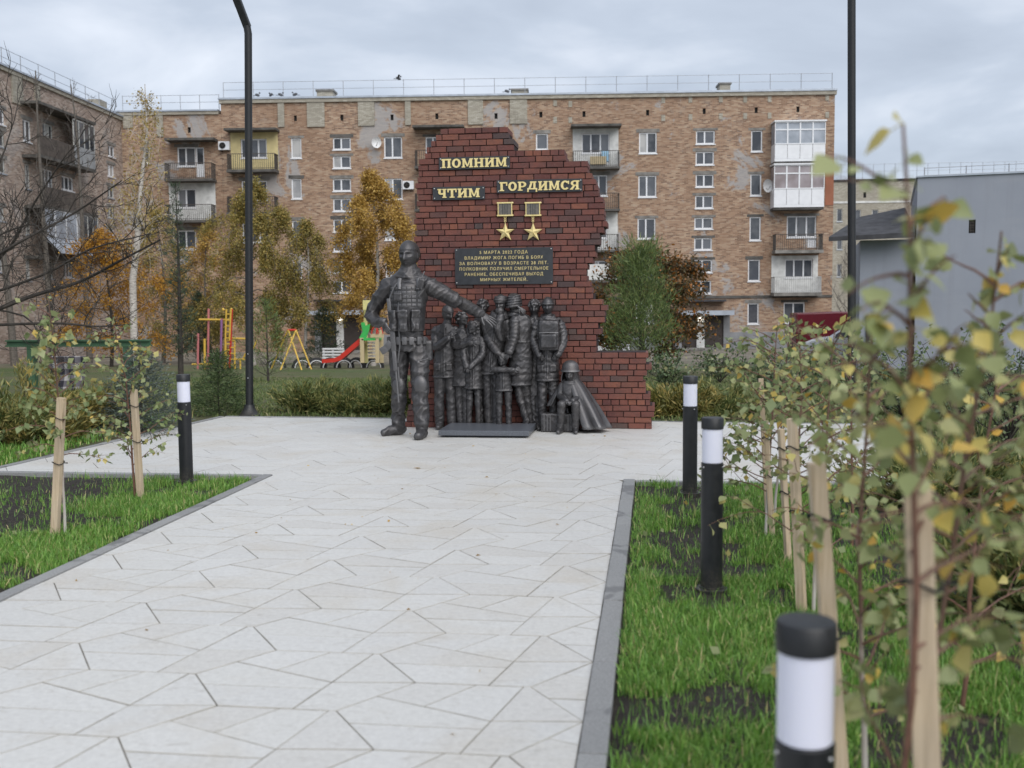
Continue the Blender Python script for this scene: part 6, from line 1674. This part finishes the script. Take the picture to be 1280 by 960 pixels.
# the white birch, its trunk traced limb by limb
Yb = 38.0; b = at_y0(168, 450, Yb); b.z = gz(b.x, Yb) - .05; g = np.random.default_rng(12)
t = thing('birch_tree', 'tall white-trunked birch with sparse yellow leaves at its tip', 'tree', b); m = MB()
tp = [b] + [at_y0(x, y, Yb + .1 * i) for i, (x, y) in enumerate(((167, 400), (166, 350), (172, 300), (173.5, 268), (177, 225), (184, 165), (181, 105)))]
m.tube(tp, [.15, .14, .135, .12, .10, .07, .04, .014], 10); LP = []
for i in range(44):
    f = .36 + .62 * i / 44; az = i * 2.4; L = (1.9 * (1 - f) + .55) * g.uniform(.7, 1.2)
    lb = branch_path(along(tp, f), (math.cos(az), math.sin(az) * .8, 1.15), L, g, 6, .3); m.tube(lb, [.028 * (1.2 - f), .024 * (1.2 - f), .018 * (1.2 - f), .012, .008, .006, .004], 5, False)
    for k in range(5):
        tw = branch_path(along(lb, g.uniform(.3, 1)), (g.normal() * .5, g.normal() * .5, -.6), .5 + .5 * g.uniform(), g, 4, .4); m.tube(tw, [.006, .005, .004, .004, .003], 3, False); LP.append((f, tw))
m.build('trunk', BIRCH, t, world=True, smooth=True); pts = []
for f, tw in LP:
    for _ in range(int(g.uniform(4, 22))): q = along(tw, g.uniform(0, 1)); pts.append((q.x + g.normal() * .07, q.y + g.normal() * .07, q.z + g.normal() * .09))
foliage('crown', pts, .085, LEAF_YEL, t, g)
p = at_y0(226, 450, 33); conifer('spruce_tree', 'narrow dark spruce with a spiky tip left of the lamp post', (p.x, 33, gz(p.x, 33)), at_y0(226, 226, 33).z - gz(p.x, 33), .75, NEEDLE_D, 31, whorls=24, per=6, n=30, nl=.15, wid=.06, up=.45, h0=.1)
p = at_y0(334, 450, 27); conifer('pine_tree', 'small loose pine right of the left lamp post', (p.x, 27, gz(p.x, 27)), at_y0(334, 372, 27).z - gz(p.x, 27), 1.1, NEEDLE, 32, whorls=9, per=6, n=70, nl=.13, wid=.05, up=.5, sparse=.8)
p = at_y0(800, 450, 29); conifer('pine_tree', 'bushy green pine right of the memorial wall', (p.x, 29, gz(p.x, 29)), at_y0(795, 308, 29).z - gz(p.x, 29), 1.36, NEEDLE, 33, whorls=11, per=8, n=170, nl=.17, wid=.045, up=.6, h0=.16, fluff=.10, rnd=.45)
p = at_y0(250, 450, 48); conifer('pine_tree', 'dark pine standing behind the climbing frame', (p.x, 48, gz(p.x, 48)), 3.4, 1.5, NEEDLE_D, 34, whorls=10, per=7, n=60, nl=.2, wid=.08, up=.5)
p = at_y0(405, 450, 46); conifer('spruce_tree', 'dark round conifer beside the left porch', (p.x, 46, gz(p.x, 46)), 2.6, 1.2, NEEDLE_D, 35, whorls=10, per=7, n=60, nl=.16, wid=.09)
# --- bare trees
def bare(label, px, Y, top_py, seed, spread, n1=15, group=None):
    g = np.random.default_rng(seed); b = at_y0(px, 450, Y); b.z = gz(b.x, Y) - .05; H = at_y0(px, top_py, Y).z - b.z
    t = thing('bare_tree', label, 'tree', b, 0, group); m = MB(); tp = branch_path(b, (0, 0, 1), H * .96, g, 8, 0, .04); m.tube(tp, [.012 * H * (1 - .85 * k / 8) for k in range(9)], 8)
    c = MB()
    for i in range(n1):
        f = .3 + .68 * i / n1; az = i * 2.4; L = spread * (1.2 - f) * g.uniform(.7, 1.2) + .6; lb = branch_path(along(tp, f), (math.cos(az), math.sin(az), 1.5), L, g, 6, -.05); c.tube(lb, [.03 * (1.3 - f), .026 * (1.3 - f), .02 * (1.3 - f), .014, .011, .009, .006], 5, False)
        for k in range(8):
            tw = branch_path(along(lb, g.uniform(.2, 1)), Vector(g.normal(size=3)) * .6 + Vector((0, 0, .9)), L * .38, g, 4, -.03); c.tube(tw, [.010, .008, .007, .006, .004], 3, False)
            for q in range(2): w = branch_path(along(tw, g.uniform(.3, .9)), Vector(g.normal(size=3)) + Vector((0, 0, .8)), L * .16, g, 3); c.tube(w, [.006, .005, .004, .003], 3, False)
    m.build('trunk', BARK_G, t, world=True, smooth=True); c.build('crown', BARK_G, t, world=True)
bare('bare tree with upright twigs at the far left roof edge', 18, 44, 38, 41, 2.6); bare('bare tree rising above the middle of the left wing roof', 66, 47, 76, 42, 2.2); bare('bare thin tree above the right end of the left wing roof', 112, 50, 92, 43, 1.8)
bare('slim bare tree in the gap beside the right lamp post', 1056, 60, 318, 44, 2.0)
# the dark bare tree reaching in from the left
g = np.random.default_rng(51); Yt = 15.5; b = at_y0(-95, 480, Yt); b.z = -.08
t = thing('bare_tree', 'dark bare tree reaching its branches in from the left edge', 'tree', b); m = MB(); c = MB()
trunk = [b, at_y0(-90, 430, Yt), at_y0(-80, 370, Yt), at_y0(-75, 300, Yt), at_y0(-80, 200, Yt)]; m.tube(trunk, [.16, .14, .12, .09, .05], 10)
def twigs(pts, L, depth):
    for k in range(9 if depth == 2 else 4):
        q = along(pts, g.uniform(.15, 1)); i = min(len(pts) - 2, int(g.uniform(0, len(pts) - 1))); dv = (pts[i + 1] - pts[i]).normalized()
        v = dv * .8 + Vector(g.normal(size=3)) * .55 + Vector((0, 0, .18)); tw = branch_path(q, v, L * g.uniform(.5, 1.1), g, 5, -.02, .13)
        r = .0085 if depth == 2 else .005; c.tube(tw, [r, r * .9, r * .75, r * .6, r * .45, r * .3], 5 if depth == 2 else 4, False)
        if depth: twigs(tw, L * .55, depth - 1)
for path, r in (([(-80, 400), (-20, 392), (40, 370), (100, 352), (150, 326), (200, 300)], .045), ([(-78, 350), (0, 322), (42, 255), (78, 200)], .03), ([(-80, 370), (20, 305), (90, 268), (152, 226)], .03),
                ([(-80, 390), (50, 345), (112, 312), (188, 292)], .026), ([(-75, 300), (-10, 222), (18, 150)], .024), ([(-80, 410), (60, 404), (120, 408), (166, 405)], .026), ([(-76, 330), (30, 282), (60, 300), (125, 372)], .018), ([(-80, 380), (30, 395), (52, 440), (60, 470)], .018)):
    pts = [at_y0(x, y, Yt + g.normal() * .5 * min(1, i)) for i, (x, y) in enumerate(path)]
    D = [Vector(q) for q in catmull([tuple(p) for p in pts], 4)]; n = len(D); m.tube(D, [r * (1 - .75 * k / n) for k in range(n)], 7, False); twigs(D, 1.0, 2)
m.build('trunk', BARK, t, world=True, smooth=True); c.build('crown', BARK, t, world=True)
# --- evergreens round the plaza
def gp(px, py): p = at_z(px, py, -.03); return p.x, p.y
x, y = gp(262, 522); conifer('spruce_tree', 'small dark green spruce at the left rear plaza corner', (x, y + .35, -.02), .95, .55, NEEDLE_G, 61, 'spruce', whorls=13, per=8, n=95, nl=.06, wid=.09, up=.1)
x, y = gp(196, 548); conifer('spruce_tree', 'blue-grey young spruce left of the lone bollard light', (x - .35, y + .3, -.02), 1.12, .62, NEEDLE_B, 62, 'spruce', whorls=13, per=8, n=95, nl=.06, wid=.09, up=.15)
x, y = gp(1243, 520); conifer('spruce_tree', 'spiky young conifer in front of the grey wall', (x, y + .2, -.02), 1.08, .42, NEEDLE_G, 63, 'spruce', whorls=9, per=6, n=70, nl=.07, wid=.08, up=.55)
for lab, px, py, Wd, H, mt, sd, n in (
    ('olive juniper with a plume leaning left behind the plaza edge', 372, 520, .42, .44, JUNIPER, 71, 15), ('low dark juniper right of the leaning one', 425, 521, .36, .19, JUNIPER, 72, 13),
    ('full juniper close to the bronze soldier\'s leg', 474, 522, .38, .46, JUNIPER, 73, 18), ('wide low juniper right of the memorial wall', 848, 524, .55, .30, JUNIPER_Y, 74, 16), ('low green juniper behind the farthest right bollard', 905, 524, .5, .34, JUNIPER, 75, 15),
    ('golden juniper at the far left edge', 8, 560, .7, .72, JUNIPER_Y, 76, 18), ('large green juniper under the plaid blanket', 70, 562, .85, .55, JUNIPER, 77, 22), ('dense green juniper left of the front stake', 22, 590, .7, .48, JUNIPER, 78, 18),
    ('olive juniper between the two left stakes', 128, 548, .62, .5, JUNIPER_Y, 79, 18), ('juniper behind the left rear stake', 172, 540, .5, .4, JUNIPER, 80, 14)):
    x, y = gp(px, py)
    if px < 200 and x > -6.9 - Wd * .75: x = -6.9 - Wd * .75 - (px < 100) * .3
    juniper(lab, x, y + (.42 if px > 200 else .3), Wd, H, mt, sd, n)
for lab, x, y, Wd, H, mt, sd in (('dark spreading juniper in the right bed behind the thick stake', 2.05, 5.6, .75, .38, JUNIPER, 81), ('feathery juniper at the right edge of the bed', 2.9, 7.1, .8, .42, JUNIPER_Y, 82), ('low juniper at the far corner of the right bed', 2.2, 8.6, .6, .36, JUNIPER, 83)):
    juniper(lab, x, y, Wd, H, mt, sd, z=0)
for lab, px, py, Y, Wd, H, sd in (('leafy green shrub under the right lamp post', 1075, 0, 16.2, .75, .85, 91), ('leafy shrub before the grey annex', 1130, 0, 15.2, .8, .8, 92), ('broad leafy shrub in front of the blank grey wall', 1195, 0, 14.0, .85, .92, 93),
                          ('bushy leafy shrub at the right picture edge', 1262, 0, 12.4, .9, 1.0, 94), ('weedy leafy shrub behind the far end of the right bed', 985, 0, 16.4, .7, .6, 95)):
    p = at_y0(px, 500, Y); leafy(lab, p.x, Y, Wd, H, LEAF_SHRUB, sd, 20, 60)
for px, Y, W_, H_, sd, wl in ((835, 24, 1.0, .5, 96, 'right of the rear pine'), (900, 27, 1.2, .55, 97, 'in front of the right porch'), (955, 23, .9, .6, 98, 'behind the farthest stake'), (1010, 25, 1.0, .8, 99, 'before the dark red van')):
    p = at_y0(px, 470, Y); leafy('ragged weed clump on the rough lawn ' + wl, p.x, Y, W_, H_, LEAF_SHRUB, sd, 16, 60, .07, 'weed_clump')['group'] = 'weed clumps on the rough lawn'
# --- the staked saplings
def m_sapbark(n):
    p = n.obj(); z = n.n('ShaderNodeSeparateXYZ', {0: p}).outputs['Z']
    k = n.math('ADD', n.math('MULTIPLY', z, .8), n.math('MULTIPLY', n.noise(n.scale(p, (20, 20, 9)), 1.5, 4, .7), .5))
    n.set('Base Color', n.ramp(k, [(0.3, (.50, .47, .43)), (0.62, (.36, .31, .27)), (0.8, (.13, .075, .05))])); n.set('Roughness', .75)
SAPBARK = mat('young_birch_bark', m_sapbark)
LM = []
for v in range(5):
    q = random.Random(v); w = [0, .30 + q.uniform(-.03, .03), .40, .27, 0]; l = [0, .22, .40, .68, 1.0]; m = MB(); cur = q.uniform(.05, .35); fo = q.uniform(.08, .28)
    for li, wi in zip(l, w):
        z = -cur * li * li
        if wi == 0: m.v.append((0, li, z))
        else: m.v += [(-wi + q.gauss(0, .015), li, z + fo * wi), (0, li, z), (wi + q.gauss(0, .015), li, z + fo * wi)]
    m.f = [(0, 2, 1), (0, 3, 2), (1, 2, 5, 4), (2, 3, 6, 5), (4, 5, 8, 7), (5, 6, 9, 8), (7, 8, 10), (8, 9, 10)]
    m.tube([(0, -.38, .05), (0, 0, 0)], .018, 4, False); me = m.mesh('leaf', None, True); me.materials.append(LEAF_SAP); LM.append(me)
def sapling(label, base, H, seed, bark, nb, blen, leaf=.042, n=150, solo=True, lean=(0, 0), low=.22, tr=.011, side=None, clear=False, topw=.8):
    g = np.random.default_rng(seed); b = Vector((base[0], base[1], 0)); t = thing('sapling', label, 'sapling', b, 0, 'staked saplings in the beds'); o0 = Vector(b)
    tp = branch_path(b - Vector((0, 0, .03)), (lean[0], lean[1], 1), H, g, 9, 0, .04); MB().tube(tp, [tr * (1 - .75 * k / 9) for k in range(10)], 7).build('trunk', bark, t, world=True, smooth=True)
    brs = [tp[5:]]
    for i in range(nb):
        f = low + (1 - low) * .93 * i / nb; az = i * 2.4 + g.normal() * .3
        if side is not None and g.uniform() < .6: az = side + g.normal() * .6
        if clear and f < .68: az = g.uniform(-.6, 1.7)
        L = blen * (1.15 - .6 * f) * g.uniform(.6, 1.25); lb = branch_path(along(tp, f), (math.cos(az), math.sin(az), .65), L, g, 6, .16, .13)
        MB().tube(lb, [tr * .42, tr * .38, tr * .33, tr * .28, tr * .22, tr * .17, tr * .12], 5, False).build('branch', TWIG_RED, t, world=True, smooth=True); brs.append(lb)
        if L > blen * .5:
            sb = branch_path(along(lb, g.uniform(.3, .6)), Vector(g.normal(size=3)) * .5 + (lb[-1] - lb[0]).normalized(), L * .5, g, 4, .15); MB().tube(sb, [tr * .25, tr * .2, tr * .18, tr * .14, tr * .1], 4, False).build('twig', TWIG_RED, t, world=True); brs.append(sb)
    ln = [sum((a - c_).length for a, c_ in zip(q, q[1:])) for q in brs]; ln[0] *= topw; tot = sum(ln); pts = []
    for q, l in zip(brs, ln):
        for _ in range(max(2, int(n * l / tot))):
            u = g.uniform(.18, 1.02) ** .75; p = along(q, u); pts.append(p)
    if solo:
        for p in pts[:298]:
            d = Vector((g.normal(), g.normal(), g.normal() * .5 - .55)).normalized(); up = Vector(g.normal(size=3)) + Vector((0, -.5, .8)); up = (up - d * up.dot(d)).normalized(); sx = d.cross(up)
            s = leaf * math.exp(g.normal() * .24); o = link('leaf', LM[int(g.integers(5))], t); o.matrix_local = Matrix.Translation(p - o0 + d * s * .35) @ Matrix((sx, d, up)).transposed().to_4x4() @ Matrix.Scale(s, 4)
    else: foliage('foliage', [tuple(Vector(p) + Vector(g.normal(size=3)) * .012) for p in pts], leaf, LEAF_SAPS, t, g, .36, (0, 0, -.6))
    return t
sb = [s[0] for s in SPOT]
sapling('nearest blurred sapling with reddish stem beside the thick stake', (sb[0].x - .075, sb[0].y + .06), 2.0, 101, TWIG_RED, 26, .27, .042, 290, lean=(-.03, 0), clear=True, low=.36, topw=1.7)
sapling('very near sapling at the right edge with drooping yellowish leaves', (sb[0].x + .36, sb[0].y - .12), 1.66, 102, TWIG_RED, 26, .34, .042, 230, side=PI * .8, low=.5, topw=1.2)
sapling('tall pale-leaved sapling behind the thick stake', (sb[0].x + .10, sb[0].y + .62), 1.85, 113, SAPBARK, 24, .30, .039, 210, low=.5, topw=1.5)
sapling('white-barked sapling tied to the leaning stake', (sb[1].x + .06, sb[1].y + .03), 1.62, 103, SAPBARK, 24, .42, .042, 270, lean=(-.03, 0))
sapling('slender sapling beside the pale greyish stake', (sb[2].x + .055, sb[2].y), 1.55, 104, SAPBARK, 24, .50, .044, 290)
sapling('sapling behind the thin fourth stake', (sb[3].x + .05, sb[3].y), 1.55, 105, SAPBARK, 24, .52, .050, 480, False)
sapling('low branching sapling at the thin fifth stake', (sb[4].x - .05, sb[4].y), 1.5, 106, SAPBARK, 24, .55, .050, 480, False, side=PI)
sapling('farthest right sapling near the bed corner', (sb[5].x + .05, sb[5].y), 1.55, 107, SAPBARK, 22, .50, .050, 420, False)
sapling('unstaked reddish sapling in the middle of the right bed', (1.22, 4.3), 1.45, 108, TWIG_RED, 22, .50, .044, 260, low=.15)
sapling('thin reddish sapling before the white plaza strip', (1.32, 7.2), 1.55, 109, TWIG_RED, 20, .45, .048, 240, False)
sapling('sapling tied to the left front stake', (sb[6].x + .06, sb[6].y + .04), 1.72, 110, SAPBARK, 26, .42, .050, 460, False, low=.35)
sapling('sapling tied to the left rear stake', (sb[7].x - .05, sb[7].y), 1.55, 111, TWIG_RED, 26, .46, .050, 460, False, low=.2)
# ============================================================ GRASS
def blades(name, x0, x1, y0, y1, n, hgt, mt, mask, seed, wid=.0042, zf=None, var=.35):
    g = np.random.default_rng(seed); X = g.uniform(x0, x1, n * 3); Y = y0 + (y1 - y0) * g.uniform(0, 1, n * 3) ** 1.25
    keep = np.array([g.uniform() < mask(x, y) for x, y in zip(X, Y)]); X, Y = X[keep][:n], Y[keep][:n]; n = len(X)
    Z = np.array([zf(x, y) for x, y in zip(X, Y)]) if zf else np.full(n, -.02)
    h = hgt * np.exp(g.normal(size=n) * var); a = g.uniform(0, 2 * PI, n); ln = np.abs(g.normal(size=n)) * .35 + .08; ba = g.uniform(0, 2 * PI, n)
    w = wid * g.uniform(.7, 1.4, n); dx, dy = np.cos(a) * w, np.sin(a) * w; lx, ly = np.cos(ba) * h * ln, np.sin(ba) * h * ln
    V = np.stack([np.stack([X - dx, Y - dy, Z], 1), np.stack([X + dx, Y + dy, Z], 1),
                  np.stack([X + dx * .8 + lx * .35, Y + dy * .8 + ly * .35, Z + h * .6], 1), np.stack([X - dx * .8 + lx * .35, Y - dy * .8 + ly * .35, Z + h * .6], 1),
                  np.stack([X + lx + dx * .15, Y + ly + dy * .15, Z + h * (1 - .25 * ln)], 1), np.stack([X + lx - dx * .15, Y + ly - dy * .15, Z + h * (1 - .25 * ln)], 1)], 1).reshape(-1, 3)
    i = np.arange(n)[:, None] * 6; Fq = np.concatenate([i + np.array([[0, 1, 2, 3]]), i + np.array([[3, 2, 4, 5]])], 0)
    return np_mesh(name, V, Fq, mt, None, 'stuff')
def nz(x, y, s, k=0): return .5 + .5 * mnoise.noise(Vector((x * s, y * s, k)))
def mask_r(x, y):
    m = smooth(.40, .55, nz(x, y, 1.6, 5) * .6 + nz(x, y, 5, 2) * .4)
    return (.06 + .94 * m) * (1 - .72 * smooth(1.15, 1.7, x + .5 * (nz(x, y, 1.2) - .5))) * (.35 + .65 * smooth(-.16, .0, x + .1 * (nz(x, y, 4) - .6)))
blades('bed_grass', -.15, 5.3, 1.6, 9.49, 150000, .048, GRASS, mask_r, 201, .0021)
blades('bed_grass', -.15, 1.6, 1.5, 6.2, 100000, .046, GRASS, mask_r, 203, .0018)
def mask_l(x, y):
    e = -3.70 - x
    return (.08 + .92 * smooth(.40, .55, nz(x, y, 1.3, 9) * .6 + nz(x, y, 5, 4) * .4)) * (1 - .93 * smooth(.55, 1.25, e + .6 * (nz(x, y, .9, 3) - .5))) * (.5 + .5 * smooth(.0, .12, e))
blades('bed_grass', -8.8, -3.70, 3.6, 9.48, 140000, .048, GRASS, mask_l, 202, .0022)
def mask_g(x, y):
    if -6.66 < x < 2.80 and y < 14.62 - .0462 * (x + 6.15): return 0
    return .25 + .75 * smooth(.3, .6, nz(x, y, .8, 1))
blades('lawn_grass', -13, 8, 14.1, 30, 80000, .045, GRASS2, mask_g, 204, .008, lambda x, y: gz(x, y) - .02)
blades('lawn_grass', -13, -6.64, 9.6, 14.6, 30000, .065, GRASS, lambda x, y: .3 + .7 * smooth(.3, .6, nz(x, y, .8, 1)), 205, .006, lambda x, y: -.025)
blades('lawn_grass', 2.86, 9, 9.6, 15, 20000, .075, GRASS2, lambda x, y: .3 + .7 * smooth(.3, .6, nz(x, y, .8, 1)), 206, .007, lambda x, y: -.025)
# fallen leaves on the beds and the paving
g = np.random.default_rng(77); pts = np.stack([g.uniform(-.1, 2.6, 150), g.uniform(1.8, 9.3, 150), g.uniform(.0, .06, 150)], 1); p2 = np.stack([g.uniform(-7.5, -3.8, 70), g.uniform(4, 9.3, 70), g.uniform(.0, .05, 70)], 1)
V, Fc = leaf_quads(np.concatenate([pts, p2]), .04, g, .36, (0, 0, 0)); np_mesh('fallen_leaves', V, Fc, LEAF_SAPS, None, 'stuff')
p3 = np.stack([g.uniform(-3.5, -.35, 60), 2.4 + 11 * g.uniform(0, 1, 60) ** .8, np.full(60, .0035)], 1); dd = np.stack([g.normal(size=60), g.normal(size=60), np.full(60, .12)], 1)
V, Fc = leaf_quads(p3, .020, g, .34, (0, 0, 0), .6, dd); V[:, 2] = np.maximum(V[:, 2], .003); np_mesh('leaf_litter', V, Fc, LEAF_OCHRE, None, 'stuff')
